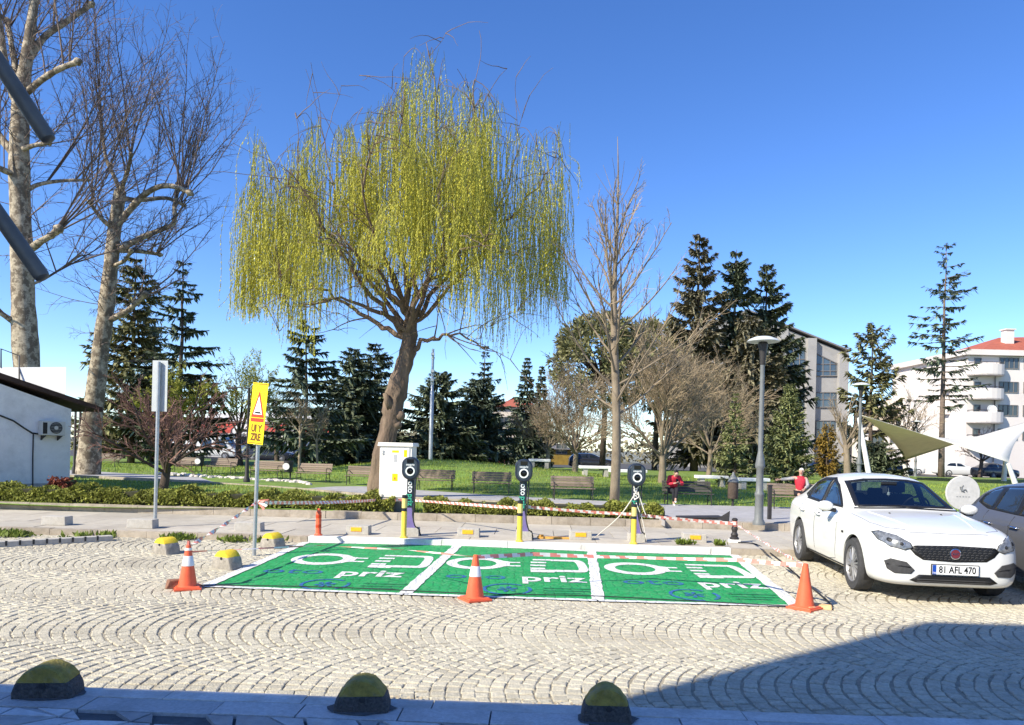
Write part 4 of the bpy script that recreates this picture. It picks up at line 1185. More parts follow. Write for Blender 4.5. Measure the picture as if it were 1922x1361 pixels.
# --- weeping willow
def willow():
    r = random.Random(21); Rn = np.random.default_rng(21)
    base = GT(714, 936); Y = base.y
    t = tree_root('weeping_willow', 'big weeping willow with yellow green hanging strands and a crooked trunk', base)
    tb, tw = MB(), MB()
    tp = [(712, 938), (716, 880), (724, 835), (734, 790), (738, 760), (748, 720), (760, 680), (768, 640), (770, 600)]
    pts, rr = smooth_line(polyline(tp, Y), [0.35, 0.31, 0.28, 0.28, 0.31, 0.26, 0.23, 0.21, 0.17], 4)
    pts[0] = (pts[0][0], pts[0][1], base.z - 0.15)
    tb.tube(pts, knobbly(r, rr, 0.10), 30)
    for i_, (x_, y_, z_) in enumerate(tb.v):
        k_ = i_ // 30; a_ = 2 * math.pi * (i_ % 30) / 30
        if k_ < len(pts):
            c_ = pts[k_]; d_ = 1 + 0.07 * math.sin(5 * a_ + 2.2 * math.sin(k_ * 0.5)) + 0.05 * math.sin(9 * a_ + k_ * 0.7) + r.uniform(-0.035, 0.035)
            tb.v[i_] = (c_[0] + (x_ - c_[0]) * d_, c_[1] + (y_ - c_[1]) * d_, c_[2] + (z_ - c_[2]) * d_)
    # burls and a snapped stub
    for (px, py, s) in ((751, 780, 0.15), (746, 797, 0.13)):
        c = P(px, py, Y - 0.12)
        tb.lathe([(s * 0.5, -s), (s * 0.95, -s * 0.4), (s, 0.1 * s), (s * 0.6, s * 0.8)], 9, c=c)
    tb.tube([tuple(P(736, 770, Y - 0.15)), tuple(P(727, 752, Y - 0.3)), tuple(P(722, 738, Y - 0.35))], [0.14, 0.10, 0.06], 7)
    env_top = [(452, 395), (475, 345), (520, 290), (560, 250), (600, 262), (650, 255), (690, 230), (725, 200), (755, 165), (790, 150), (830, 190), (870, 175), (890, 160), (930, 195), (970, 235), (1020, 240), (1045, 290), (1062, 335)]
    env_bot = [(452, 590), (480, 625), (540, 630), (600, 610), (660, 590), (700, 555), (760, 545), (800, 575), (850, 590), (900, 605), (950, 640), (1000, 660), (1040, 645), (1062, 440)]
    def ev(tab, x):
        for (a, b), (c, d) in zip(tab, tab[1:]):
            if a <= x <= c: return b + (d - b) * (x - a) / (c - a)
        return tab[0][1] if x < tab[0][0] else tab[-1][1]
    fork = pts[-1]
    # main limbs: arching up and out
    ends = []
    mains = [((700, 560), (610, 420), (545, 320), -1.5), ((690, 600), (600, 540), (530, 540), 1.0), ((720, 560), (640, 420), (600, 215), 1.6), ((760, 500), (745, 350), (757, 170), -0.6),
             ((785, 500), (830, 330), (800, 80), 0.8), ((795, 540), (880, 350), (890, 150), -1.2), ((810, 560), (930, 400), (985, 250), 1.2), ((800, 590), (950, 420), (1045, 300), -0.6),
             ((770, 520), (800, 400), (850, 230), 2.4), ((740, 530), (690, 380), (690, 230), -2.4), ((720, 590), (640, 560), (560, 580), -1.6), ((800, 640), (850, 630), (930, 660), -0.8), ((740, 520), (660, 330), (640, 262), 2.6), ((790, 540), (900, 480), (960, 350), 2.4), ((735, 560), (620, 470), (480, 390), 0.4), ((745, 560), (680, 480), (590, 440), -2.6), ((780, 560), (850, 480), (930, 440), -2.6)]
    limb_pts = []
    for (a, b, c, dy) in mains:
        sp = pts[-1 - r.randrange(0, 5)] if a[1] < 620 else pts[-8]
        cps = [sp, tuple(P(a[0], a[1], Y + dy * 0.3)), tuple(P(b[0], b[1], Y + dy * 0.8)), tuple(P(c[0], c[1], Y + dy * 1.25))]
        lp, lr = smooth_line(cps, [0.09, 0.062, 0.032, 0.010], 6)
        lp = [tuple(q[k] + r.gauss(0, 0.05) * (0 < i < len(lp) - 1) for k in range(3)) for i, q in enumerate(lp)]
        tb.tube(lp, lr, 6)
        limb_pts += lp[5:]
        ld = dirs_of(lp)
        for k in range(8):
            i = r.randrange(5, len(lp) - 1)
            d = side_dir(r, ld[i], rad(r.uniform(30, 75)))
            aa, bb, cc = grow(tb, r, lp[i], unit((d[0], d[1], d[2] + 0.35)), r.uniform(0.8, 2.2), min(lr[i] * 0.6, 0.024), 0.006, 6, 0.10, -0.05, 4)
            limb_pts += aa[2:]
    # bare inner twigs near the fork
    for k in range(260):
        q = r.choice(limb_pts)
        grow(tb, r, q, unit((r.gauss(0, 1), r.gauss(0, 1), r.gauss(0.1, 0.5))), r.uniform(0.5, 1.8), 0.014, 0.004, 5, 0.15, -0.10, 3)
    LP = np.array(limb_pts)
    # clumps of strands
    leaf = []
    nclump = 340
    peaks = [(758, 168, 26, 7), (802, 90, 16, 4), (785, 130, 20, 4), (888, 150, 26, 8), (912, 190, 24, 6), (600, 232, 34, 5), (565, 262, 26, 5), (980, 235, 36, 6), (1030, 262, 26, 5), (1052, 320, 14, 4), (700, 215, 26, 6), (655, 275, 26, 5), (720, 180, 18, 4), (500, 330, 26, 6), (470, 390, 14, 5), (540, 300, 22, 5), (840, 230, 24, 5)]
    seeds = []
    for (ax_, ay_, sp_x, cnt) in peaks:
        for q_ in range(cnt): seeds.append((ax_ + r.gauss(0, sp_x), ay_ + abs(r.gauss(0, 26))))
    while len(seeds) < nclump:
        px = r.uniform(458, 1058); top = ev(env_top, px) + 55; bot = ev(env_bot, px)
        seeds.append((px, top + (bot - top) * r.random() ** 1.05 * (0.86 if px > 925 else 0.80 if px < 620 else 0.70)))
    for (px, py) in seeds:
        px = min(max(px, 454), 1062)
        top = ev(env_top, px); bot = ev(env_bot, px)
        f = max(0.0, (py - top) / (bot - top))
        xr = (px - 758) / 305
        dm = 3.6 * math.sqrt(max(0.05, 1 - xr * xr)) * (0.4 + 0.6 * min(1, f * 3 + 0.3))
        dy = r.uniform(-dm, dm)
        cpt = P(px, py, Y + dy)
        # feeder twig from the nearest limb point
        dd = np.sum((LP - np.array(cpt)) ** 2 * np.array([1, 1, 0.6]), axis=1) + np.where(LP[:, 2] > cpt.z + 0.2, 6, 0) * 0.2
        s = LP[int(np.argmin(dd))]
        m_ = (Vector(s) + cpt) / 2 + Vector((0, 0, 0.25))
        if (Vector(s) - cpt).length < 2.0:
            lp, lr = smooth_line([tuple(s), tuple(m_), tuple(cpt)], [0.011, 0.008, 0.005], 4); tb.tube(lp, lr, 3)
        zb = P(px, bot + r.uniform(-150, 55), Y + dy).z
        right = px > 940
        dens = 0.55 if right else 1.0
        if bot - py < 60: continue
        ns = int(r.uniform(5, 20) * (0.7 if right else 1.0)); cs = r.uniform(0.07, 0.17)
        full = r.uniform(0.7, 1.0)
        for k in range(ns):
            x0, y0, z0 = cpt.x + r.gauss(0, cs), cpt.y + r.gauss(0, cs), cpt.z + r.gauss(0, 0.12)
            L = min((z0 - zb) * r.uniform(0.72, 1.05), r.uniform(2.8, 7.4)) * full
            if L < 0.5: continue
            nseg = 7
            ox, oy = r.gauss(0, 0.16), r.gauss(0, 0.16)
            wx, wy = r.gauss(0, 0.09), r.gauss(0, 0.09)
            sp = []
            for i in range(nseg + 1):
                u = i / nseg
                o = 1 - math.exp(-u * 7)
                sp.append((x0 + ox * o + wx * u * u + 0.03 * math.sin(u * 9 + k), y0 + oy * o + wy * u * u, z0 + 0.14 * math.sin(min(u * 7, 1) * math.pi) - L * u))
            tw.tube(sp, [0.006] * nseg + [0.003], 3, cap=False)
            nl = int(L / 0.04 * (0.9 if not right else 0.62))
            us = Rn.random(nl) ** 0.85
            us = us * 0.97 + 0.03
            ii = np.minimum((us * nseg).astype(int), nseg - 1); tt = us * nseg - ii
            A = np.array(sp); pp = A[ii] + (A[ii + 1] - A[ii]) * tt[:, None]
            ang = Rn.random(nl) * 6.283; ln = (0.05 + 0.05 * Rn.random(nl)); wd = ln * 0.125
            dirv = np.stack([np.cos(ang) * 0.42, np.sin(ang) * 0.42, -1.0 + 0.4 * Rn.random(nl)], 1)
            dirv /= np.linalg.norm(dirv, axis=1)[:, None]
            sd_ = np.stack([-np.sin(ang), np.cos(ang), 0 * ang], 1) * wd[:, None]
            mid = pp + dirv * (ln * 0.5)[:, None]
            leaf.append(np.stack([pp, mid + sd_, pp + dirv * ln[:, None], mid - sd_], 1))
    child(tb, 'trunk', M['bark_willow'], t); child(tw, 'strands', M['twig_willow'], t, False)
    o = link('leaves', quads_mesh('leaves', np.concatenate(leaf) - np.array(t.location), M['leaf_willow']), t)
willow()

# --- bare young tree in the middle
def straight_tree(label, base, top, spread_px, seed, bark, twig):
    r = random.Random(seed); t = tree_root('bare_tree', label, base); Y = base.y
    tb, tw = MB(), MB()
    H_ = top.z - base.z
    n = 16; pts = []; rr = []
    for i in range(n + 1):
        f = i / n
        p = base + (top - base) * f
        pts.append((p.x + 0.05 * math.sin(f * 9), p.y + 0.05 * math.cos(f * 7), p.z - (0.12 if i == 0 else 0)))
        rr.append(0.128 * (1 - f) ** 0.75 + 0.012 if f < 0.62 else 0.055 * (1 - f) / 0.38 + 0.006)
    tb.tube(pts, knobbly(r, rr, 0.05), 10)
    spec = [dict(n=8, len=0.42, ang=(20, 45), r=0.013, seg=4, wob=0.07, up=0.25, trop=0.05, taper=0.6), dict(n=5, len=0.45, ang=(25, 50), r=0.007, r1=0.003, seg=3, up=0.15, wob=0.12)]
    for k in range(30):
        f = 0.24 + 0.50 * (k / 30) + r.uniform(-0.01, 0.01)
        i = int(f * n); p = pts[i]; p = tuple(pts[i][a] + (pts[i + 1][a] - pts[i][a]) * (f * n - i) for a in range(3))
        az = k * 2.399 + r.uniform(-0.4, 0.4)
        el = rad(28 + 34 * (k / 30) + r.uniform(-8, 8))
        L = (3.3 - 1.6 * (k / 30)) * r.uniform(0.8, 1.15)
        d = (math.cos(az) * math.cos(el), math.sin(az) * math.cos(el), math.sin(el))
        a, b, c = grow(tb, r, p, d, L, min(rr[i] * 0.45, 0.036), 0.009, 8, 0.05, 0.06, 5)
        ramify(tw, r, a, b, L, c, spec)
    for k in range(12):
        i = r.randrange(int(n * 0.72), n - 2)
        grow(tw, r, pts[i], side_dir(r, (0, 0, 1), rad(r.uniform(15, 40))), r.uniform(0.5, 1.3), 0.012, 0.004, 4, 0.06, 0.05, 3)
    child(tb, 'trunk', M[bark], t); child(tw, 'twigs', M[twig], t, False)
sb = GT(1153, 951)
straight_tree('young bare tree with a straight slender trunk beside the right charger', sb, P(1158, 255, sb.y), 110, 4, 'bark_sapling', 'twig_tan')

# --- vase shaped bare trees
def vase_tree(label, base, trunk_h, r0, R_, H_, nl, seed, bark, twig, leaf=None, tw_r=0.012, name='bare_tree', lean=0.0, spec=None, elr=(25, 70), leaf_n=0, leaf_s=0.05, group=None):
    r = random.Random(seed); Rn = np.random.default_rng(seed)
    t = tree_root(name, label, base, group=group); tb, tw = MB(), MB()
    p0 = (base.x, base.y, base.z - 0.12)
    pts, dd, rr = grow(tb, r, p0, unit((lean, 0, 1)), trunk_h, r0, r0 * 0.7, 6, 0.05, 0.05, 9)
    top = pts[-1]
    spec = spec or [dict(n=7, len=0.5, ang=(20, 50), r=0.03, seg=4, wob=0.1, up=0.15), dict(n=6, len=0.5, ang=(20, 55), r=tw_r * 1.2, seg=3, wob=0.12, up=0.1), dict(n=4, len=0.55, ang=(20, 55), r=tw_r * 0.7, r1=tw_r * 0.3, seg=2, wob=0.12)]
    for k in range(nl):
        az = k * 2.399 + r.uniform(-0.3, 0.3); el = rad(r.uniform(*elr))
        ex = math.cos(el) * R_; ez = math.sin(el) * H_
        L = math.sqrt(ex * ex + ez * ez) * r.uniform(0.8, 1.05)
        d = unit((math.cos(az) * ex, math.sin(az) * ex, ez))
        i = r.randrange(len(pts) - 2, len(pts))
        a, b, c = grow(tb, r, pts[i], d, L * 0.75, r0 * 0.33, 0.014, 7, 0.09, 0.02, 5)
        ramify(tw, r, a, b, L, c, spec)
    child(tb, 'trunk', M[bark], t); child(tw, 'twigs', M[twig], t, False)
    if leaf:
        V = np.array(tw.v); idx = Rn.integers(0, len(V), leaf_n)
        c = V[idx] + Rn.normal(0, 0.05, (leaf_n, 3)); a = Rn.normal(0, 1, (leaf_n, 3)); a /= np.linalg.norm(a, axis=1)[:, None]
        bb = np.cross(a, Rn.normal(0, 1, (leaf_n, 3))); bb /= np.linalg.norm(bb, axis=1)[:, None]
        s = leaf_s * (0.6 + 0.8 * Rn.random((leaf_n, 1)))
        q = np.stack([c - a * s, c + bb * s * 0.45, c + a * s, c - bb * s * 0.45], 1) - np.array(t.location)
        link('leaves', quads_mesh('leaves', q, M[leaf]), t)
    return t
vase_tree('small spreading bare tree with reddish twigs behind the grey sign back', GT(305, 936), 0.95, 0.14, 2.7, 3.3, 11, 31, 'bark_dark', 'twig_red', tw_r=0.008, elr=(14, 70), spec=[dict(n=8, len=0.5, ang=(20, 55), r=0.022, seg=4, wob=0.12, up=0.12), dict(n=8, len=0.45, ang=(20, 55), r=0.010, seg=3, wob=0.12, up=0.1), dict(n=4, len=0.5, ang=(20, 55), r=0.006, r1=0.003, seg=2, wob=0.12)])
def gY(px, Y): q = P(px, 880, Y); return Vector((q.x, Y, T(q.x, Y) if Y < 62 else -0.05))
dense = [dict(n=11, len=0.55, ang=(15, 50), r=0.021, seg=4, wob=0.08, up=0.15), dict(n=8, len=0.5, ang=(15, 50), r=0.012, seg=3, wob=0.1, up=0.1), dict(n=6, len=0.55, ang=(15, 50), r=0.009, r1=0.004, seg=2, wob=0.1)]
vase_tree('wide tan bare tree right of the slender young tree', gY(1243, 34), 1.4, 0.2, 4.4, 6.6, 15, 41, 'bark_sapling', 'twig_tan', tw_r=0.012, elr=(15, 80), spec=dense, group=None)
vase_tree('tan bare tree left of the slender young tree, low and rounded', gY(1079, 40), 1.3, 0.17, 3.8, 5.4, 13, 42, 'bark_sapling', 'twig_tan', elr=(12, 78), spec=dense)
vase_tree('tan bare tree behind the lamp post with tangled branches', gY(1330, 44), 1.8, 0.18, 4.0, 7.6, 13, 43, 'bark_sapling', 'twig_tan', elr=(15, 80), spec=dense)
sprout = [dict(n=5, len=0.5, ang=(10, 30), r=0.025, seg=4, wob=0.06, up=0.2), dict(n=5, len=0.4, ang=(15, 40), r=0.015, seg=3, wob=0.1)]
vase_tree('pollarded bare tree with upright tan shoots beside the distant park lamp', gY(1592, 50), 2.4, 0.26, 2.3, 4.0, 14, 44, 'bark_sapling', 'twig_tan', spec=sprout, elr=(35, 85))
vase_tree('pale green budding tree left of the yellow sign', gY(452, 44), 2.4, 0.2, 3.0, 5.2, 9, 45, 'bark_dark', 'twig_willow', 'leaf_pale', tw_r=0.014, leaf_n=3200, leaf_s=0.07, lean=-0.2)
vase_tree('budding tree with loose yellow green leaves behind the grey sign back', gY(335, 42), 2.0, 0.2, 2.5, 5.0, 8, 46, 'bark_dark', 'twig_willow', 'leaf_pale', tw_r=0.014, leaf_n=4200, leaf_s=0.08)
vase_tree('thin pale birch in front of the dark cedar', gY(562, 34), 2.2, 0.07, 1.1, 2.6, 7, 47, 'twig_tan', 'twig_tan', tw_r=0.011)
vase_tree('thin pale sapling right of the pale birch', gY(596, 35), 1.6, 0.06, 0.9, 2.4, 6, 48, 'twig_tan', 'twig_tan', tw_r=0.011)
vase_tree('bare tree beyond the plane trees at far left', gY(230, 55), 3.0, 0.22, 3.2, 5.0, 9, 49, 'bark_dark', 'twig_plane', tw_r=0.016)
vase_tree('bare roadside tree behind the market lamp', gY(520, 62), 3.0, 0.22, 3.4, 6.0, 9, 50, 'bark_dark', 'twig_plane', tw_r=0.018)
vase_tree('bare brown tree behind the shade sails at the right edge', gY(1840, 66), 2.0, 0.2, 2.8, 3.4, 9, 51, 'bark_dark', 'twig_red', tw_r=0.018)

vase_tree('bare brown street tree in front of the apartment wing', gY(1700, 60), 2.6, 0.2, 3.2, 5.5, 10, 52, 'bark_dark', 'twig_tan', tw_r=0.018)
vase_tree('tan bare tree left of the narrow blue green spruce', gY(1030, 52), 1.6, 0.18, 3.2, 5.0, 10, 53, 'bark_sapling', 'twig_tan', spec=dense)
# --- conifers
def conifer(name, label, base, H_, R_, m, seed, whorls=26, nb=8, droop=0.25, prof=1.0, clear=0.06, spray=0.30, gap=0.12, flat=0.5, trunk_r=None, lift=0.1, n_sp=11, irregular=0.2, bark='bark_dark', group=None, topflat=0.0):
    r = random.Random(seed); Rn = np.random.default_rng(seed)
    t = tree_root(name, label, base, group=group); tb = MB(); Q = []
    trunk_r = trunk_r or H_ * 0.018
    tp = [(base.x + r.gauss(0, 0.03), base.y, base.z - 0.1 + H_ * i / 8) for i in range(9)]
    tb.tube(tp, [trunk_r * (1 - 0.93 * i / 8) for i in range(9)], 8)
    bx_, by_ = base.x, base.y
    for w in range(whorls):
        f = clear + (1 - clear) * (w + r.uniform(-0.3, 0.3)) / whorls
        f = min(max(f, clear), 0.985)
        g = (f - clear) / (1 - clear)
        Rw = R_ * ((1 - g) ** prof * (1 - topflat) + topflat * math.sqrt(max(0, 1 - g ** 3))) * (0.55 + 0.45 * min(1, g * 6 + 0.35)) + 0.08
        z = base.z + H_ * f
        for k in range(nb):
            if r.random() < gap: continue
            az = r.uniform(0, 6.283)
            L = Rw * r.uniform(1 - irregular * 1.6, 1 + irregular * 0.5)
            dz = -droop + 0.9 * g * g * lift * 4
            d = (math.cos(az), math.sin(az))
            nseg = 5; bp = []
            for i in range(nseg + 1):
                u = i / nseg
                bp.append((bx_ + d[0] * L * u, by_ + d[1] * L * u, z + L * (dz * u + lift * 1.5 * u * u * u)))
            if L > 0.5: tb.tube(bp, [max(0.012, trunk_r * 0.22 * (1 - g * 0.7)) * (1 - 0.8 * i / nseg) for i in range(nseg + 1)], 3, cap=False)
            ns = max(4, int(n_sp * 1.6 * (0.35 + 0.65 * L / R_)))
            u = 0.12 + 0.88 * Rn.random(ns) ** 0.7
            A = np.array(bp); ii = np.minimum((u * nseg).astype(int), nseg - 1); tt = u * nseg - ii
            pp = A[ii] + (A[ii + 1] - A[ii]) * tt[:, None]
            for side in (-1, 1, 0, 2):
                a2 = az + (side if side < 2 else 0.4) * (0.9 + 0.4 * (Rn.random(ns) - 0.5)) + 0.25 * (Rn.random(ns) - 0.5)
                ln = spray * (0.6 + 0.7 * Rn.random(ns)) * (1.15 - 0.5 * u) * (0.35 + 0.65 * min(1.0, L / R_ * 1.3))
                dirv = np.stack([np.cos(a2), np.sin(a2), (-flat if side < 2 else -1.6) * Rn.random(ns) + 0.35 * (Rn.random(ns) - 0.3)], 1)
                sdv = np.stack([-np.sin(a2), np.cos(a2), 1.6 * (Rn.random(ns) - 0.5)], 1)
                wd = ln * 0.18
                mid = pp + dirv * (ln * 0.55)[:, None]
                Q.append(np.stack([pp, mid + sdv * wd[:, None], pp + dirv * ln[:, None], mid - sdv * wd[:, None]], 1))
    child(tb, 'trunk', M[bark], t)
    link('needles', quads_mesh('needles', np.concatenate(Q) - np.array(t.location), M[m]), t)
    return t
def con(name, label, px, pyt, Y, wpx, m, seed, pxt=None, **k):
    b = gY(px, Y); top = P(pxt or px, pyt, Y)
    return conifer(name, label, b, top.z - b.z, wpx / 2 * Y / F, m, seed, **k)
ced = dict(droop=0.05, lift=0.05, whorls=22, nb=10, flat=0.4, gap=0.15, irregular=0.45, spray=0.5, n_sp=24, prof=0.85)
con('cedar_tree', 'tall layered cedar with drooping tips right of the plane trees', 335, 478, 44, 225, 'needle_blue', 61, **ced)
con('cedar_tree', 'bulky olive cedar directly behind the leaning plane trunk', 245, 478, 46, 215, 'needle_olive', 62, **{**ced, 'nb': 13, 'whorls': 28, 'prof': 0.6})
con('cedar_tree', 'shorter dark cedar left of the budding trees', 285, 610, 50, 170, 'needle_dark', 63, **ced)
con('cedar_tree', 'dark cedar with wide flat layers behind the yellow sign', 570, 592, 40, 205, 'needle_blue', 64, **{**ced, 'nb': 9, 'whorls': 22, 'prof': 0.7})
con('cedar_tree', 'dense dark cedar filling the gap left of the willow trunk', 660, 650, 46, 190, 'needle_dark', 65, **{**ced, 'nb': 12, 'whorls': 26, 'prof': 0.6, 'gap': 0.12})
con('cedar_tree', 'blackish cedar just left of the willow trunk', 700, 640, 52, 150, 'needle_dark', 66, **{**ced, 'nb': 12, 'whorls': 26, 'prof': 0.65, 'gap': 0.12})
sp_ = dict(droop=0.30, lift=0.12, whorls=30, nb=11, gap=0.12, spray=0.5, n_sp=22, irregular=0.4)
con('spruce_tree', 'broad dark spruce right of the willow, left of the pair', 822, 695, 47, 190, 'needle_dark', 71, **{**sp_, 'prof': 0.6})
con('spruce_tree', 'broad dark spruce right of the willow, right of the pair', 898, 708, 50, 160, 'needle_blue', 72, **{**sp_, 'prof': 0.55})
con('cedar_tree', 'thin cedar with sparse layers high behind the spruce pair', 905, 640, 66, 120, 'needle_blue', 73, **{**ced, 'gap': 0.35})
con('spruce_tree', 'narrow blue green spruce left of the tan bare trees', 985, 668, 58, 85, 'needle_blue', 74, **sp_)
con('spruce_tree', 'small pointed spruce behind the narrow blue green one', 1012, 682, 66, 60, 'needle_dark', 75, **sp_)
tall = dict(droop=0.22, lift=0.16, whorls=30, nb=10, gap=0.18, spray=0.7, n_sp=34, irregular=0.45)
con('spruce_tree', 'tallest brownish spruce of the three behind the lamp post', 1303, 436, 58, 200, 'needle_brown', 81, **{**tall, 'prof': 0.72, 'nb': 12})
con('spruce_tree', 'tall dark spruce in the middle of the three behind the lamp post', 1372, 466, 60, 185, 'needle_dark', 82, **{**tall, 'prof': 0.72, 'nb': 12})
con('spruce_tree', 'tall dark spruce nearest the grey concrete building', 1430, 494, 62, 200, 'needle_dark', 83, **{**tall, 'prof': 0.7, 'nb': 12})
con('spruce_tree', 'dark spruce filling between the tall three', 1400, 590, 57, 190, 'needle_brown', 84, **{**tall, 'prof': 0.6})
con('fir_tree', 'small light green fir just left of the lamp post', 1378, 735, 33, 85, 'needle_light', 85, whorls=22, nb=9, droop=0.1, lift=0.12, spray=0.2, n_sp=14, gap=0.1)
con('fir_tree', 'stout bright green fir right of the lamp post', 1480, 716, 37, 110, 'needle_light', 86, whorls=26, nb=10, droop=0.12, lift=0.15, spray=0.26, n_sp=16, gap=0.05, prof=0.8)
con('cypress_tree', 'small golden cypress right of the stout fir', 1552, 800, 44, 50, 'leaf_gold', 87, whorls=18, nb=8, droop=-0.3, lift=0.3, spray=0.22, n_sp=12, prof=0.6)
con('pine_tree', 'olive pine with an open crown right of the concrete building', 1632, 608, 60, 135, 'needle_olive', 88, whorls=18, nb=7, droop=-0.15, lift=0.15, spray=0.6, n_sp=17, gap=0.28, prof=0.45, irregular=0.4, clear=0.2)
con('pine_tree', 'thin scraggly conifer with half bare trunk before the apartments', 1766, 455, 61, 140, 'needle_blue', 89, whorls=28, nb=7, droop=0.10, lift=0.08, spray=0.5, n_sp=12, gap=0.38, prof=0.5, irregular=0.55, clear=0.30, bark='bark_grey', trunk_r=0.27)
con('fir_tree', 'low dark fir beneath the shade sail', 1645, 830, 52, 130, 'needle_dark', 90, whorls=16, nb=9, droop=0.1, lift=0.1, spray=0.4, n_sp=14, prof=0.5)
con('fir_tree', 'dark fir beside the concrete building foot', 1425, 760, 56, 120, 'needle_dark', 91, whorls=18, nb=9, droop=0.1, lift=0.1, spray=0.42, n_sp=14, prof=0.5)

# round headed pines behind the tan trees
def round_pine(label, px, pyc, Y, wpx, hpx, seed, m='needle_olive'):
    r = random.Random(seed); Rn = np.random.default_rng(seed)
    b = gY(px, Y); t = tree_root('stone_pine', label, b); S_ = Y / F
    c = P(px, pyc, Y); rx, rz = wpx / 2 * S_, hpx / 2 * S_
    tb = MB(); tb.tube([(b.x, b.y, b.z - 0.1), (b.x + 0.1, b.y, (b.z + c.z) / 2), (c.x, c.y, c.z - rz * 0.3)], [0.24, 0.2, 0.14], 8)
    Q = []
    nc = 300
    for k in range(nc):
        d = Rn.normal(0, 1, 3); d[2] = d[2] * 0.9 + 0.25; d /= np.linalg.norm(d)
        rad_ = (0.55 + 0.45 * Rn.random() ** 0.4)
        cc = np.array([c.x, c.y, c.z]) + d * np.array([rx, rx, rz]) * rad_
        if k % 4 == 0: tb.tube([(c.x, c.y, c.z - rz * 0.4), tuple((cc + np.array([c.x, c.y, c.z - rz * 0.2])) / 2), tuple(cc)], [0.07, 0.04, 0.015], 4)
        n = 46
        a = Rn.normal(0, 1, (n, 3)) + d * 0.9; a /= np.linalg.norm(a, axis=1)[:, None]
        o = cc + a * (0.12 * rx * Rn.random((n, 1)) + 0.05) ; e = np.cross(a, Rn.normal(0, 1, (n, 3))); e /= np.linalg.norm(e, axis=1)[:, None]
        L = 0.34 * (0.6 + 0.8 * Rn.random((n, 1)))
        Q.append(np.stack([o, o + a * L * 0.5 + e * L * 0.18, o + a * L, o + a * L * 0.5 - e * L * 0.18], 1))
    child(tb, 'trunk', M['bark_dark'], t)
    link('needles', quads_mesh('needles', np.concatenate(Q) - np.array(t.location), M[m]), t)
round_pine('round headed green pine behind the slender young tree', 1130, 680, 56, 185, 165, 95)
round_pine('round headed green pine right of the slender young tree', 1228, 686, 60, 170, 160, 96)

# far tree belt as one mass behind the street
Rn = np.random.default_rng(99); Q = []
for k in range(150):
    x = -115 + 235 * Rn.random(); Y = 104 + 10 * Rn.random(); h = 2.5 + 2.2 * Rn.random()
    n = 130
    c = np.stack([x + 2.0 * Rn.normal(0, 1, n), Y + Rn.normal(0, 1.2, n), h * Rn.random(n) ** 0.8], 1)
    a = Rn.normal(0, 1, (n, 3)); a /= np.linalg.norm(a, axis=1)[:, None]; e = np.cross(a, Rn.normal(0, 1, (n, 3))); e /= np.linalg.norm(e, axis=1)[:, None]
    s = 0.35 * (0.6 + Rn.random((n, 1)))
    Q.append(np.stack([c - a * s, c + e * s * 0.5, c + a * s, c - e * s * 0.5], 1))
g = stuff(link('distant_shrubbery', quads_mesh('distant_shrubbery', np.concatenate(Q), M['needle_brown']))); g['label'] = 'brownish shrub belt far behind the street'

# --- low hedges, weeds and the red shrub
def hedge(name, label, u0, u1, v0, v1, h, n, seed, m='hedge', cat='hedge', leaf=0.035):
    Rn = np.random.default_rng(seed)
    t = thing(name, label, cat, S((u0 + u1) / 2, (v0 + v1) / 2, 0.24))
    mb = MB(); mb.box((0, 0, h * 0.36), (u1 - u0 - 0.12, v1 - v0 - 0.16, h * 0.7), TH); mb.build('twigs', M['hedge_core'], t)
    u = (Rn.random(n) - 0.5) * (u1 - u0); v = (Rn.random(n) - 0.5) * (v1 - v0)
    lump = 0.75 + 0.25 * np.sin(u * 5.1 + seed) * np.sin(u * 2.3 + 1) + 0.1 * np.sin(u * 13)
    z = h * lump * (Rn.random(n) ** 0.45)
    # push leaves outwards to the faces
    f = Rn.random(n); v = np.where(f < 0.45, -(v1 - v0) / 2 * (0.85 + 0.25 * Rn.random(n)), v)
    z = np.where(f > 0.6, h * lump * (0.8 + 0.28 * Rn.random(n)), z)
    co, si = math.cos(TH), math.sin(TH)
    c = np.stack([u * co - v * si, u * si + v * co, z], 1)
    a = Rn.normal(0, 1, (n, 3)); a[:, 2] += 0.4; a /= np.linalg.norm(a, axis=1)[:, None]
    e = np.cross(a, Rn.normal(0, 1, (n, 3))); e /= np.linalg.norm(e, axis=1)[:, None]
    s = leaf * (0.6 + 0.9 * Rn.random((n, 1)))
    q = np.stack([c - a * s, c + e * s * 0.55, c + a * s, c - e * s * 0.55], 1)
    link('leaves', quads_mesh('leaves', q, M[m]), t)
uc = UV(G(708, 975, 0.26))[0]; uc2 = UV(G(772, 975, 0.26))[0]; ue = UV(G(1262, 985, 0.26))[0]
hedge('box_hedge', 'clipped low hedge on the left, from the frame edge to the white cabinet', -13.2, uc, VH + 0.24, VH + 0.95, 0.42, 26000, 1)
hedge('box_hedge', 'clipped low hedge on the right, from the white cabinet past the right charger', uc2, ue, VH + 0.24, VH + 0.95, 0.36, 17000, 2)
hedge('red_shrub', 'small reddish shrub behind the hedge below the kiosk', UV(G(120, 930, .3))[0], UV(G(165, 930, .3))[0], VH + 1.2, VH + 1.7, 0.62, 420, 3, 'redleaf', 'shrub', 0.05)
Q = []
Rn = np.random.default_rng(5)
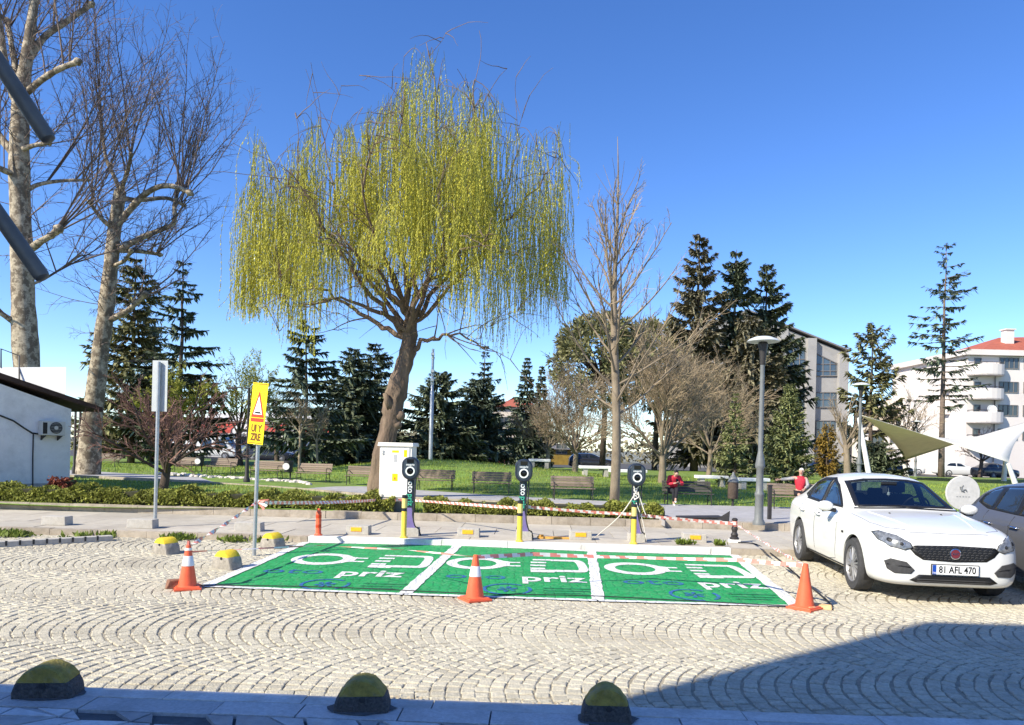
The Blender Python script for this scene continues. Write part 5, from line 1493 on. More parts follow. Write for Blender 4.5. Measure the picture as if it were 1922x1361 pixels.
for (px, py, w, n) in ((25, 1000, 32, 300), (150, 1003, 30, 50), (200, 1003, 14, 90), (335, 1006, 30, 220), (440, 1010, 26, 110), (505, 1012, 22, 150), (1270, 1018, 12, 60), (1335, 1020, 10, 60)):
    for k in range(n):
        p = G(px + Rn.normal(0, w * 0.5), py + Rn.normal(0, 1.5), 0.06)
        u_, v_ = UV(p); p = S(u_, min(v_, VK - 0.02) if px < 1200 else VK + 0.35, 0.0 if px < 1200 else ZW); hgt = 0.03 + 0.11 * Rn.random()
        a = Rn.random() * 6.28; s = 0.018 + 0.02 * Rn.random()
        d = np.array([math.cos(a), math.sin(a), 0.0]) * s; lean = Rn.normal(0, 0.04, 2)
        b_ = np.array(p); tip = b_ + np.array([lean[0], lean[1], hgt])
        Q.append(np.stack([b_, (b_ + tip) / 2 + d, tip, (b_ + tip) / 2 - d]))
g = stuff(link('kerb_weeds', quads_mesh('kerb_weeds', np.array(Q), M['weed']))); g['label'] = 'tufts of weeds growing along the far kerb'
# ------------------------------------------------------------------ street furniture
# half-round concrete parking stops
def stop_thing(label, p, w, h, L, rz, body, top, split, group, holed=True):
    t = thing('parking_stop', label, 'parking stop', p, rz, group)
    n = 22
    prof = []
    for i in range(n + 1):
        a = math.pi * i / n
        x = -math.cos(a); z = math.sin(a)
        prof.append((x * w / 2 * (1.0 + 0.10 * (1 - z)), h * z ** 0.9 if z > 0 else 0.0))
    yoff = [(-L / 2, 0.93), (-L / 2 + 0.018, 1.0), (L / 2 - 0.018, 1.0), (L / 2, 0.93)]
    zs = h * split
    # lower body and painted cap share one outline, cut at height zs
    def piece(name, keep, m):
        pts = [(x, z) for x, z in prof if (z <= zs) == keep]
        if keep:
            xl = max(x for x, z in prof if z <= zs and x < 0) if False else None
        xs_cut = None
        for (x0, z0), (x1, z1) in zip(prof, prof[1:]):
            if z0 <= zs < z1: xs_cut = x0 + (x1 - x0) * (zs - z0) / (z1 - z0)
        if keep:
            left = [(x, z) for x, z in prof if z <= zs and x < 0] + [(xs_cut, zs)]
            right = [(-xs_cut, zs)] + [(x, z) for x, z in prof if z <= zs and x > 0]
            loop = left + right
        else:
            loop = [(xs_cut, zs + 0.001)] + [(x, z) for x, z in prof if z > zs] + [(-xs_cut, zs + 0.001)]
        mb = MB()
        j = random.Random(int(p.x * 100))
        rows = [[(x * k + j.uniform(-.004, .004), y, z * (0.5 + 0.5 * k) + j.uniform(-.003, .003) if z > 0.01 else z) for x, z in loop] for y, k in yoff]
        mb.grid(rows, closed=True)
        m0 = len(loop); mb.face(range(m0)); mb.face([len(mb.v) - 1 - q for q in range(m0)])
        return mb.build(name, m, t, smooth=True)
    b = piece('base', True, M[body]); piece('painted_cap', False, M[top])
    if holed:
        mb = MB(); Rm = Matrix.Translation((0.01, -L / 2 - 0.002, zs - 0.02 if split < 0.7 else zs)) @ Matrix.Rotation(rad(90), 4, 'X')
        mb.lathe([(0.02, 0.0), (0.02, 0.006), (0.012, 0.008)], 12, mat=Rm); mb.build('lifting_hole', M['black'], t)
    return t
gN, gF = 'half round stops along the near kerb', 'half round stops beside the green bays'
pg = lambda px, py, z=0.0: G(px, py, z)
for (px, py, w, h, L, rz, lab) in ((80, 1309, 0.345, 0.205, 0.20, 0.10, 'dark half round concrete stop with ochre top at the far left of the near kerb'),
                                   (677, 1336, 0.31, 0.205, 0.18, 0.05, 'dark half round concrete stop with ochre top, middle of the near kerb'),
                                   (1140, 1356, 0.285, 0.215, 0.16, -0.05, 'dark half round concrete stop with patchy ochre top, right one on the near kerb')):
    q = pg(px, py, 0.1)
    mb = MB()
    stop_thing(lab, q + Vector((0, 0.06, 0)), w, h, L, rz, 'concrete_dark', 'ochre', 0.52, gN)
    # mortar patch it is set in
    pm = MB(); ps_ = []
    for i in range(18):
        a = 2 * math.pi * i / 18; rr_ = rng.uniform(0.9, 1.12)
        ps_.append((q.x + math.cos(a) * w * 0.68 * rr_, q.y + 0.06 + math.sin(a) * 0.13 * rr_, 0.1075))
    pm.quad(*ps_); o = pm.build('mortar_patch', M['mortar'], fpav)
for (px, py, w, h, L, rz, lab) in ((306, 1040, 0.36, 0.25, 0.24, -0.55, 'pale half round stop with yellow top, leftmost of the far three'),
                                   (421, 1069, 0.36, 0.26, 0.22, -0.5, 'pale half round stop with yellow top between the left cone and the green paint'),
                                   (508, 1029, 0.34, 0.25, 0.24, -0.5, 'pale half round stop with yellow top right of the yellow sign post')):
    q = pg(px, py, 0.0)
    stop_thing(lab, q + Vector((0, 0.1, 0)), w, h, L, rz, 'concrete_stop', 'yellow', 0.66, gF)

# rectangular concrete blocks on the far pavement
blk_labels = ['plain concrete block on the far pavement, first from the left edge', 'plain concrete block just left of the grey sign post', 'plain concrete block behind the yellow sign post',
              'concrete block with an orange mark left of the first charger', 'concrete block with an orange mark between the first and second chargers', 'concrete block with an orange mark beside the yellow timber', 'concrete block with an orange mark left of the black bollard']
for i, (px, py, w) in enumerate(((100, 986, 47), (262, 992, 50), (464, 998, 50), (671, 1004, 43), (879, 1009, 42), (1090, 1014, 42), (1305, 1019, 44))):
    q = G(px, py, ZW); W_ = w * q.y / F
    t = thing('concrete_block', blk_labels[i], 'concrete block', q + Vector((0, 0.12, 0)), TH + 0.03 * (i % 3 - 1), 'concrete blocks on the far pavement')
    mb = MB(); mb.box((0, 0, 0.083), (W_, 0.24, 0.166), top=0.97); mb.build('block', M['concrete'], t, bevel=0.008)
    if i > 2:
        mb = MB(); mb.box((0.0 + 0.01 * i - 0.05, -0.122, 0.10), (0.2, 0.01, 0.075)); mb.build('reflector', M['orange_paint'], t, bevel=0.002)

# traffic cones
def cone(label, p, h, band=True, top='red'):
    t = thing('traffic_cone', label, 'traffic cone', p, rng.uniform(0, 1), 'orange traffic cones')
    mb = MB(); s = 0.30
    mb.box((0, 0, 0.012), (s, s, 0.024)); mb.box((0, 0, 0.031), (s * 0.9, s * 0.9, 0.014), top=0.95)
    mb.build('base', M['orange'], t, bevel=0.004)
    r0, r1 = 0.105, 0.028
    def rad_at(z): return r0 + (r1 - r0) * (z - 0.038) / (h - 0.038)
    mb = MB(); mb.lathe([(0.12, 0.038), (r0, 0.05), (rad_at(h * 0.5), h * 0.5), (r1, h), (r1 * 0.8, h + 0.003)], 24); mb.build('cone_body', M['orange'], t, smooth=True)
    if band:
        z0, z1 = h * 0.53, h * 0.76
        mb = MB(); mb.lathe([(rad_at(z0) + 0.001, z0), (rad_at(z0) + 0.004, z0 + 0.004), (rad_at(z1) + 0.004, z1 - 0.004), (rad_at(z1) + 0.001, z1)], 24); mb.build('reflective_band', M['reflect'], t, smooth=True)
        if top == 'red':
            z0, z1 = h * 0.88, h * 0.94
            mb = MB(); mb.lathe([(rad_at(z0) + 0.001, z0), (rad_at(z0) + 0.004, z0 + 0.004), (rad_at(z1) + 0.004, z1), (rad_at(z1), z1)], 20); mb.build('upper_band', M['tape_white'], t, smooth=True)
    return t
cL, cM, cR = G(352, 1105), G(891, 1126), G(1510, 1143)
cone('orange cone with a white band at the left corner of the green bays', cL, 0.52)
cone('orange cone with a white band standing on the front line of the middle bay', cM, 0.52, True, 'none')
cone('plain orange cone without a band at the right corner of the green bays', cR, 0.52, False)
def rock(name, label, cat, p, s, m, rz, seed):
    r = random.Random(seed); mb = MB()
    mb.box((0, 0, s[2] / 2), s, rz, top=0.8)
    mb.v = [(x + r.uniform(-.02, .02), y + r.uniform(-.015, .015), max(0, z + r.uniform(-.015, .015))) for x, y, z in mb.v]
    o = mb.build(name, m, bevel=0.012, loc=p); return tag(o, label, cat)
rock('broken_brick', 'broken reddish brick weighing down the left cone', 'brick', G(331, 1104), (0.23, 0.14, 0.10), M['brick'], 0.5, 3)
rock('wood_offcut', 'short sawn wood offcut lying beside the right cone', 'wood offcut', G(1540, 1142), (0.26, 0.11, 0.05), M['wood'], -0.35, 4)
rock('wood_offcut', 'thin wood stick stuck against the tip of the right cone', 'wood offcut', G(1522, 1146), (0.12, 0.05, 0.05), M['wood'], 0.4, 5)
mb = MB()
a_ = G(1010, 1013, ZW); 
for k, (dx, dy, rz, L) in enumerate(((0.3, 0.0, 0.02, 0.62), (0.28, 0.07, -0.06, 0.58), (0.06, 0.03, 0.9, 0.1))):
    mb.box((dx, dy, 0.02 + 0.035 * (k == 2)), (L, 0.05, 0.035), rz)
o = mb.build('timber_offcut', M['wood_yellow'], loc=a_ + Vector((0, 0.15, 0.0)), bevel=0.003); tag(o, 'yellow stained timber pieces lying on the far pavement between two chargers', 'timber')

# flexible bollards
def bollard(label, p, h, r, m1, m2, black, group):
    t = thing('flexible_bollard', label, 'bollard', p, 0, group)
    mb = MB(); mb.lathe([(r * 1.5, 0), (r * 1.5, 0.02), (r * 1.1, 0.035), (r, 0.05), (r, h * 0.62), (r * 0.99, h * 0.62 + 0.004)], 16); mb.build('lower_tube', M[m1], t, smooth=True)
    if black:
        mb = MB(); mb.lathe([(r * 0.97, h * 0.625), (r * 0.97, h * 0.70)], 16); mb.build('dark_band', M['black'], t, smooth=True)
        mb = MB(); mb.lathe([(r, h * 0.70), (r, h * 0.92), (r * 0.9, h * 0.925)], 16); mb.build('upper_tube', M[m2], t, smooth=True)
        mb = MB(); mb.lathe([(r * 1.02, h * 0.925), (r * 1.02, h * 0.99), (r * 0.7, h)], 16); mb.build('cap', M['black'], t, smooth=True)
    else:
        mb = MB(); mb.lathe([(r * 0.97, h * 0.62), (r * 0.97, h * 0.72), (r * 1.0, h * 0.725), (r * 1.0, h * 0.86), (r * 0.7, h * 0.9), (r * 0.65, h * 0.98), (r * 0.4, h)], 16); mb.build('upper_tube', M[m2], t, smooth=True)
        for z in (0.3, 0.66):
            mb = MB(); mb.lathe([(r * 1.0, h * z), (r * 1.03, h * z + 0.006), (r * 1.03, h * z + 0.05), (r, h * z + 0.056)], 16); mb.build('reflective_ring', M['sign_red'], t, smooth=True)
bollard('orange red flexible bollard left of the cabinet', G(596, 1006, ZW) + Vector((0, 0.05, 0)), 0.49, 0.05, 'orange', 'orange', False, 'flexible bollards along the kerb')
for (px, py, h, lab) in ((757, 1011, 0.78, 'yellow flexible bollard in front of the left charger'), (975, 1018, 0.74, 'yellow flexible bollard in front of the middle charger'), (1190, 1022, 0.72, 'yellow flexible bollard in front of the right charger')):
    bollard(lab, G(px, py, ZW) + Vector((0, 0.05, 0)), h, 0.048, 'yellow_plastic', 'pale_yellow_plastic', True, 'flexible bollards along the kerb')

# electric chargers
def charger(label, px, py, top):
    p = G(px, py, ZW) + Vector((0, 0.06, 0))
    ht = P(px, top, p.y).z - ZW
    t = thing('charging_station', label, 'charging station', p, 0, 'electric car chargers')
    mb = MB(); mb.box((0.03, 0.02, 0.075), (0.3, 0.26, 0.15), top=0.96); mb.build('plinth', M['concrete'], t, bevel=0.006)
    mb = MB(); mb.box((0, 0.02, 0.15 + (ht - 0.42 - 0.15) / 2), (0.135, 0.1, ht - 0.42 - 0.15)); mb.build('post', M['navy'], t, bevel=0.012)
    mb = MB(); mb.prism([(-0.075, -0.04, 0.151), (0.105, -0.04, 0.151), (0.03, -0.04, 0.52), (-0.06, -0.04, 0.52)], (0, 0.005, 0)); mb.build('lower_panel', M['purple'], t)
    def text_on(txt, m, z, size, up=True):
        me = text_mesh(txt, size, 0.001, M[m], 0.002)
        e = link('lettering', me, t)
        e.matrix_local = Matrix.Translation((0.0, -0.0335, z)) @ Matrix.Rotation(rad(90), 4, 'X') @ Matrix.Rotation(rad(-90), 4, 'Z')
    text_on('oto', 'white_ink', ht - 0.585, 0.15); text_on('priz', 'green_ink', ht - 0.82, 0.145)
    # stadium shaped head
    zc = ht - 0.225
    def stadium(w, h, n=20):
        pts = []
        r_ = w / 2
        for i in range(n + 1):
            a = math.pi * i / n; pts.append((r_ * math.cos(a), (h / 2 - r_) + r_ * math.sin(a) * 0.85))
        for i in range(n + 1):
            a = math.pi + math.pi * i / n; pts.append((r_ * math.cos(a), -(h / 2 - r_) + r_ * math.sin(a)))
        return pts
    mb = MB(); so = stadium(0.32, 0.45)
    prof = [(-0.14, 0.88), (-0.125, 0.97), (-0.10, 1.0), (0.02, 1.0), (0.04, 0.95)]
    mb.grid([[(x * k, y, zc + z * k) for x, z in so] for y, k in prof], closed=True)
    m0 = len(so); mb.face(range(m0)); mb.face([len(mb.v) - 1 - q for q in range(m0)])
    hd = mb.build('head', M['navy'], t, smooth=True)
    s2 = stadium(0.24, 0.36); mb = MB(); mb.prism([(x, -0.1425, zc + z + 0.01) for x, z in s2], (0, 0.006, 0)); mb.build('face_plate', M['face'], hd)
    mb = MB(); mb.box((0, -0.145, zc + 0.125), (0.125, 0.008, 0.07)); mb.build('display', M['screen'], hd, bevel=0.003)
    me = text_mesh('otopriz', 0.052, 0.001, M['white_ink'], 0.001); e = link('lettering', me, hd); e.matrix_local = Matrix.Translation((0, -0.1445, zc + 0.058)) @ Matrix.Rotation(rad(90), 4, 'X')
    mb = MB(); Rm = Matrix.Translation((0, -0.143, zc - 0.06)) @ Matrix.Rotation(rad(90), 4, 'X')
    n = 28; ro, ri = 0.086, 0.062
    for j in range(n):
        a0, a1 = 2 * math.pi * j / n, 2 * math.pi * (j + 1) / n
        for (r1_, z1_, r2_, z2_) in ((ro, 0, ro, 0.012), (ro, 0.012, ri, 0.012), (ri, 0.012, ri, 0)):
            mb.quad(*[tuple(Rm @ Vector((rr_ * math.cos(aa), rr_ * math.sin(aa), zz_))) for rr_, zz_, aa in ((r1_, z1_, a0), (r1_, z1_, a1), (r2_, z2_, a1), (r2_, z2_, a0))])
    mb.build('socket_ring', M['white'], hd)
    mb = MB(); mb.lathe([(0.06, 0.0), (0.06, 0.004), (0.04, 0.01), (0.036, 0.02), (0.02, 0.022)], 24, mat=Rm); mb.build('socket', M['screen'], hd, smooth=True)
    # cable loop coming down from the head to the plinth
    mb = MB()
    lp, lr = smooth_line([(0.10, -0.02, zc - 0.16), (0.085, -0.09, 0.62), (0.06, -0.12, 0.42), (0.11, -0.13, 0.2), (0.17, -0.1, 0.15), (0.2, 0.02, 0.012)], [0.012] * 6, 4)
    mb.tube(lp, lr, 6); mb.build('cable', M['cable'], t, smooth='all')
    return p, ht
ch = [charger('black electric car charger on a post overlapping the white cabinet, leftmost of the row', 768, 1006, 855),
      charger('black electric car charger on a post in the middle of the row', 980, 1013, 859),
      charger('black electric car charger with white ropes tied to its post, rightmost of the row', 1192, 1017, 867)]

# white ropes tied to the right charger
p3, h3 = ch[2]
def rope(name, pts, r, label, m='rope', cat='rope', group=None, k=5):
    lp, lr = smooth_line([tuple(q) for q in pts], [r] * len(pts), k)
    mb = MB(); mb.tube(lp, lr, 5); o = mb.build(name, M[m], smooth='all'); return tag(o, label, cat, group)
tie = p3 + Vector((0, -0.07, 0.92))
rope('rope', [tie, tie + Vector((-0.3, -0.02, -0.45)), G(1118, 1008, ZW + 0.01)], 0.011, 'white rope slanting from the right charger to the pavement on its left')
rope('rope', [tie + Vector((0.03, 0, 0)), tie + Vector((0.13, -0.03, -0.3)), tie + Vector((0.18, -0.03, -0.42))], 0.011, 'short loose white rope end hanging at the right side of the right charger')
rope('rope', [tie + Vector((0, 0, 0.05)), tie + Vector((0.06, -0.02, 0.15)), tie + Vector((0.02, -0.03, 0.23)), tie + Vector((-0.05, -0.02, 0.14)), tie + Vector((-0.02, -0.02, 0.0)), tie + Vector((0.05, -0.02, -0.08)), tie + Vector((-0.04, -0.02, -0.15))], 0.012, 'knotted white rope bundle wrapped round the post of the right charger')
rope('rope', [tie + Vector((0.0, -0.0, -0.2)), p3 + Vector((0.12, -0.1, 0.4)), p3 + Vector((0.2, -0.12, 0.02))], 0.009, 'thin white rope running down to the foot of the right charger')
# cables lying about
rope('black_cable', [G(x, y, z) for x, y, z in ((1385, 1018, 0.12), (1420, 1022, 0.11), (1455, 1045, 0.03), (1500, 1083, 0.025), (1550, 1125, 0.02), (1562, 1138, 0.02))], 0.012, 'black cable running from the black bollard over the kerb past the right cone', 'cable', 'cable')
rope('black_cable', [G(x, y, 0.025) for x, y in ((370, 1098), (620, 1102), (890, 1114), (1100, 1118), (1300, 1128), (1490, 1138))], 0.006, 'thin dark cable lying across the fronts of all three green bays', 'cable', 'cable')

# electrical cabinet
cp = G(739, 962, 0.24)
cp = Vector((cp.x, S(cp.x, VH + 0.45).y, 0.2))
hC = P(740, 831, cp.y).z - 0.2; wC = 62 * cp.y / F
t = thing('electric_cabinet', 'tall white electric cabinet on a grey plinth in the gap of the hedge', 'electric cabinet', cp, TH - 0.10)
mb = MB(); mb.box((0, 0.2, 0.155), (wC, 0.4, 0.37)); mb.build('plinth', M['cabinet_base'], t)
mb = MB(); mb.box((0, 0.2, 0.34 + (hC - 0.42) / 2), (wC, 0.42, hC - 0.42)); mb.build('body', M['cabinet'], t, bevel=0.008)
mb = MB(); mb.box((0, 0.2, hC - 0.04), (wC + 0.09, 0.52, 0.085), top=0.96); mb.build('roof', M['cabinet'], t, bevel=0.01)
mb = MB(); mb.box((-0.01, -0.022, 0.34 + (hC - 0.42) / 2), (wC - 0.08, 0.02, hC - 0.5)); dr = mb.build('door', M['cabinet'], t, bevel=0.004)
mb = MB()
for z in (0.42, hC - 0.2, hC - 0.26): mb.box((-wC / 2 + 0.09, -0.04, z), (0.035, 0.02, 0.04))
mb.build('hinge', M['steel'], dr)
def sticker(name, x, z, w, h, m, ink=None, tri=False):
    mb = MB()
    if tri: mb.prism([(x - w / 2, -0.0345, z - h / 2), (x + w / 2, -0.0345, z - h / 2), (x, -0.0345, z + h / 2)], (0, 0.002, 0))
    else: mb.box((x, -0.034, z), (w, 0.003, h))
    return mb.build(name, M[m], dr)
sticker('label_plate', 0.0, hC - 0.36, 0.085, 0.17, 'granite'); sticker('label_plate', 0.0, hC - 0.20, 0.16, 0.05, 'sign_yellow'); sticker('label_plate', 0.235, hC - 0.24, 0.075, 0.16, 'sign_yellow')
s_ = sticker('warning_sign', 0.0, hC - 0.79, 0.13, 0.17, 'sign_yellow')
mb = MB(); mb.prism([(-0.05, -0.0385, hC - 0.86), (0.05, -0.0385, hC - 0.86), (0, -0.0385, hC - 0.745)], (0, 0.002, 0)); mb.build('warning_triangle', M['orange_paint'], s_)
mb = MB(); mb.prism([(0.008, -0.041, hC - 0.775), (-0.014, -0.041, hC - 0.815), (0.002, -0.041, hC - 0.813), (-0.008, -0.041, hC - 0.85), (0.016, -0.041, hC - 0.803), (0.0, -0.041, hC - 0.805)], (0, 0.001, 0)); mb.build('lightning_mark', M['black'], s_)

# black cast iron bollard with white foot, and the dark panel leaning on it
ib = G(1380, 1019, ZW) + Vector((0, 0.06, 0))
t = thing('iron_bollard', 'black ornamental iron bollard on a white foot with tape tied round it', 'bollard', ib)
mb = MB(); mb.box((0, 0, 0.03), (0.2, 0.2, 0.06), top=0.9); mb.build('foot', M['kerb_white'], t, bevel=0.006)
mb = MB(); mb.lathe([(0.085, 0.06), (0.085, 0.09), (0.06, 0.11), (0.07, 0.15), (0.045, 0.19), (0.05, 0.22), (0.062, 0.26), (0.045, 0.3), (0.04, 0.4), (0.055, 0.42), (0.055, 0.44), (0.03, 0.46)], 18); mb.build('post', M['cast_iron'], t, smooth=True)
mb = MB(); mb.lathe([(0.046, 0.30), (0.05, 0.31), (0.05, 0.39), (0.046, 0.40)], 14); mb.build('tape_wrap', M['red'], t)
ta = G(1262, 966, 0.30); tb_ = G(1378, 978, 0.34)
mb = MB(); a = S(UV(ta)[0] + 0.02, VH + 0.25, 0.285); b = S(UV(tb_)[0], VH + 0.32, 0.31)
mb.prism([a, b, b + Vector((0.02, 0.5, 0.0)), a + Vector((0, 0.45, 0))], (0, 0, 0.03))
o = mb.build('metal_sheet', M['dark_panel']); tag(o, 'flat dark metal panel lying on the kerb at the right end of the hedge', 'metal panel')
mb = MB(); c = b + Vector((0.0, -0.28, 0.0)); mb.prism([c + Vector((-0.22, 0, 0.02)), c + Vector((0.02, -0.02, -0.08)), c + Vector((0.04, 0, 0.19))], (0.02, 0.03, 0))
o = mb.build('metal_scrap', M['dark_panel']); tag(o, 'bent black metal corner sticking up behind the iron bollard', 'metal scrap')

# barrier tapes
def tape(label, pts, w=0.07, twist=0.0, sag=0.0, seg=0.16, slack=None, tilt=0.0):
    pts = [Vector(q) for q in pts]
    path_ = []
    for a, b in zip(pts, pts[1:]):
        n = max(2, int((b - a).length / 0.05))
        for i in range(n):
            u = i / n; q = lerp(a, b, u); q.z -= sag * 4 * u * (1 - u) * (b - a).length / 3
            path_.append(q)
    path_.append(pts[-1])
    mb = MB(); s = 0.0; prev = None
    rows = []
    for i, q in enumerate(path_):
        d = (path_[min(i + 1, len(path_) - 1)] - path_[max(i - 1, 0)]).normalized()
        if i: s += (q - path_[i - 1]).length
        side = d.cross(Vector((0, 0, 1))).normalized(); up_ = side.cross(d)
        ang = twist * s + tilt + 0.35 * math.sin(s * 1.7)
        e = up_ * math.cos(ang) + side * math.sin(ang)
        rows.append((q, e, s))
    lean_ = w * 0.9
    # slanted stripes: split the ribbon in an upper and a lower half shifted along it
    for i in range(len(rows) - 1):
        (q0, e0, s0), (q1, e1, s1) = rows[i], rows[i + 1]
        for k in range(3):
            h0, h1 = -0.5 + k / 3, -0.5 + (k + 1) / 3
            st = int((s0 + (h0 + 0.5) * lean_) / (seg * 0.5)) % 2
            mb.quad(q0 + e0 * w * h0, q1 + e1 * w * h0, q1 + e1 * w * h1, q0 + e0 * w * h1, m=st)
    o = mb.build('barrier_tape', [M['red'], M['tape_white']]); return tag(o, label, 'barrier tape', 'red and white barrier tapes')
sgB = G(477, 1043)
tieB = P(482, 943, sgB.y)
def topc(c): return c + Vector((0, 0, 0.5))
ibt = ib + Vector((0, -0.06, 0.36))
cabf = Vector((cp.x - wC / 2, cp.y - 0.06, P(708, 938, cp.y).z)); cabg = Vector((cp.x + wC / 2 - 0.03, cp.y - 0.1, P(766, 938, cp.y).z))
tape('barrier tape stretched from the yellow sign post to the white cabinet', [tieB, cabf], 0.06, 0, 0.015)
tape('barrier tape wrapped across the front of the cabinet plinth', [cabf + Vector((0, -0.012, 0)), cabg], 0.06, 0, 0)
tape('barrier tape stretched from the cabinet past the middle charger', [cabg, ch[1][0] + Vector((0, 0.11, P(980, 956, 13.5).z - ZW))], 0.055, 0.1, 0.0)
tape('barrier tape stretched between the middle charger and the right charger', [ch[1][0] + Vector((0, 0.11, P(980, 952, 13.5).z - ZW)), ch[2][0] + Vector((0, 0.1, P(1190, 968, 13.5).z - ZW))], 0.055, 0, 0.02)
tape('barrier tape stretched between the right charger and the black iron bollard', [ch[2][0] + Vector((0.0, 0.1, P(1190, 968, 13.5).z - ZW)), ibt], 0.06, 0, 0.02)
tape('twisted barrier tape slanting from the yellow sign post down to the left cone', [tieB, topc(cL)], 0.05, 7.0, 0.02)
tape('pale slack barrier tape hanging low from the left cone to the middle cone', [topc(cL) + Vector((0, 0, -0.06)), P(600, 1024, 10.6), P(760, 1032, 9.6), topc(cM)], 0.02, 2.0, 0.0, seg=0.5)
tape('wide striped barrier tape from the middle cone to the right cone above the green paint', [topc(cM), P(1000, 1040, 9.4), P(1180, 1046, 10.0), P(1390, 1051, 9.6), topc(cR)], 0.05, 0, 0.01, seg=0.26, tilt=-0.6)
tape('twisted pale barrier tape from the black iron bollard to the right cone', [ibt, topc(cR)], 0.04, 4.0, 0.01)
# knotted tape ends
mb = MB()
for k in range(5):
    a = tieB + Vector((0.02, -0.03, 0)); d = Vector((rng.uniform(0, 0.16), rng.uniform(-0.05, 0.02), rng.uniform(-0.14, 0.06)))
    mb.quad(a, a + d, a + d + Vector((0.03, 0, 0.03)), a + Vector((0.01, 0, 0.04)), m=k % 2)
o = mb.build('tape_knot', [M['red'], M['tape_white']]); tag(o, 'knot of loose tape ends on the yellow sign post', 'tape knot')
mb = MB()
a = topc(cL)
for k in range(6):
    an = k * 1.1; mb.quad(a + Vector((0.035 * math.cos(an), 0.035 * math.sin(an), -0.05)), a + Vector((0.035 * math.cos(an + .8), 0.035 * math.sin(an + .8), -0.05)), a + Vector((0.02 * math.cos(an + .8), 0.02 * math.sin(an + .8), 0.07)), a + Vector((0.02 * math.cos(an), 0.02 * math.sin(an), 0.05 + 0.02 * (k % 3))), m=(k % 3 == 0))
o = mb.build('tape_knot', [M['red'], M['tape_white']]); tag(o, 'red tape bundled round the tip of the left cone', 'tape knot')

# signs
q = G(291, 989, ZW); t = thing('road_sign', 'grey back of a tall rectangular sign on a steel post', 'road sign', q, -0.06)
zt_ = P(291, 676, q.y).z - ZW; zb_ = P(291, 772, q.y).z - ZW
mb = MB(); mb.tube([(0, 0, -0.05), (0, 0, zt_ - 0.03)], 0.033, 12); mb.build('post', M['steel'], t, smooth=True)
mb = MB(); mb.box((0, 0.047, (zt_ + zb_) / 2), (0.30, 0.006, zt_ - zb_))
mb.build('plate', M['plate_back'], t)
q = sgB; t = thing('road_sign', 'narrow yellow warning sign turned sideways on a leaning post', 'road sign', q, 0.0)
t.rotation_euler = (0, rad(0.6), 0)
zt_ = P(486, 719, q.y).z; zb_ = P(482, 834, q.y).z
mb = MB(); mb.tube([(0, 0, -0.05), (0, 0, zt_ - 0.1)], 0.03, 12); mb.build('post', M['steel'], t, smooth=True)
sw = 0.33; hh = zt_ - zb_
mb = MB(); mb.box((0, 0, 0), (sw, 0.006, hh)); pl = mb.build('panel', M['sign_yellow'], t, bevel=0.002)
pl.matrix_local = Matrix.Translation((0.0, -0.05, (zt_ + zb_) / 2)) @ Matrix.Rotation(rad(3.5), 4, 'Y') @ Matrix.Rotation(rad(-28), 4, 'Z')
def on_panel(name, poly, m, off):
    mb = MB(); mb.prism([(x, -0.003 - off, z) for x, z in poly], (0, off * 0.9, 0)); return mb.build(name, M[m], pl)
on_panel('red_triangle', [(-0.14, -0.06), (0.14, -0.06), (0, 0.36)], 'sign_red', 0.002)
on_panel('white_triangle', [(-0.095, -0.015), (0.095, -0.015), (0, 0.27)], 'white_ink', 0.004)
on_panel('bump_symbol', [(-0.075, 0.0), (0.075, 0.0), (0.045, 0.028), (-0.045, 0.028)], 'black', 0.0055)
on_panel('red_bar', [(-0.14, -0.13), (0.14, -0.13), (0.14, -0.072), (-0.14, -0.072)], 'sign_red', 0.002)
for txt, z in (('UI Y', -0.235), ('ZRE', -0.37)):
    me = text_mesh(txt, 0.15, 0.001, M['sign_ink'], 0.008); e = link('lettering', me, pl); e.matrix_local = Matrix.Translation((0, -0.0045, z)) @ Matrix.Rotation(rad(90), 4, 'X'); e.scale = (0.8, 1, 1)
for z in (hh / 2 - 0.02, -hh / 2 + 0.02): on_panel('edge_line', [(-0.15, z - 0.006), (0.15, z - 0.006), (0.15, z + 0.006), (-0.15, z + 0.006)], 'sign_ink', 0.0015)

# park lamps
def lamp(label, p, H_, R_, group='park lamps with flat disc shades', rx=1.0):
    t = thing('park_lamp', label, 'street lamp', p, 0, group)
    k = H_ / 4.3
    mb = MB(); mb.lathe([(0.135 * k, 0), (0.135 * k, 0.06), (0.10 * k, 0.12), (0.09 * k, 0.6), (0.105 * k, 0.63), (0.105 * k, 0.68), (0.08 * k, 0.72), (0.078 * k, 1.2), (0.11 * k, 1.24), (0.11 * k, 1.28), (0.085 * k, 1.42), (0.06 * k, 1.55), (0.055 * k, 1.58), (0.05 * k, H_ - 0.62)], 20); mb.build('post', M['lamp_grey'], t, smooth=True)
    mb = MB(); mb.lathe([(0.055 * k, H_ - 0.62), (0.06 * k, H_ - 0.6), (0.075 * k, H_ - 0.36), (0.11 * k, H_ - 0.20), (0.11 * k, H_ - 0.16), (0.08 * k, H_ - 0.12)], 20); mb.build('lamp_body', M['cast_iron'], t, smooth=True)
    mb = MB(); mb.lathe([(R_ * 0.98, H_ - 0.125), (R_, H_ - 0.115), (R_ * 0.85, H_ - 0.07), (R_ * 0.5, H_ - 0.02), (R_ * 0.1, H_)], 32); mb.build('lamp_shade', M['lamp_shade'], t, smooth=True)
q = G(1424, 985, ZW + 0.15); lamp('grey park lamp with a pale disc shade behind the iron bollard', q, P(1434, 631, q.y).z - q.z, 0.34)
q = Vector((P(1612, 890, 30).x, 30, 0.2)); lamp('more distant park lamp beside the shade sail mast', q, P(1617, 718, 30).z - 0.2, 0.36)
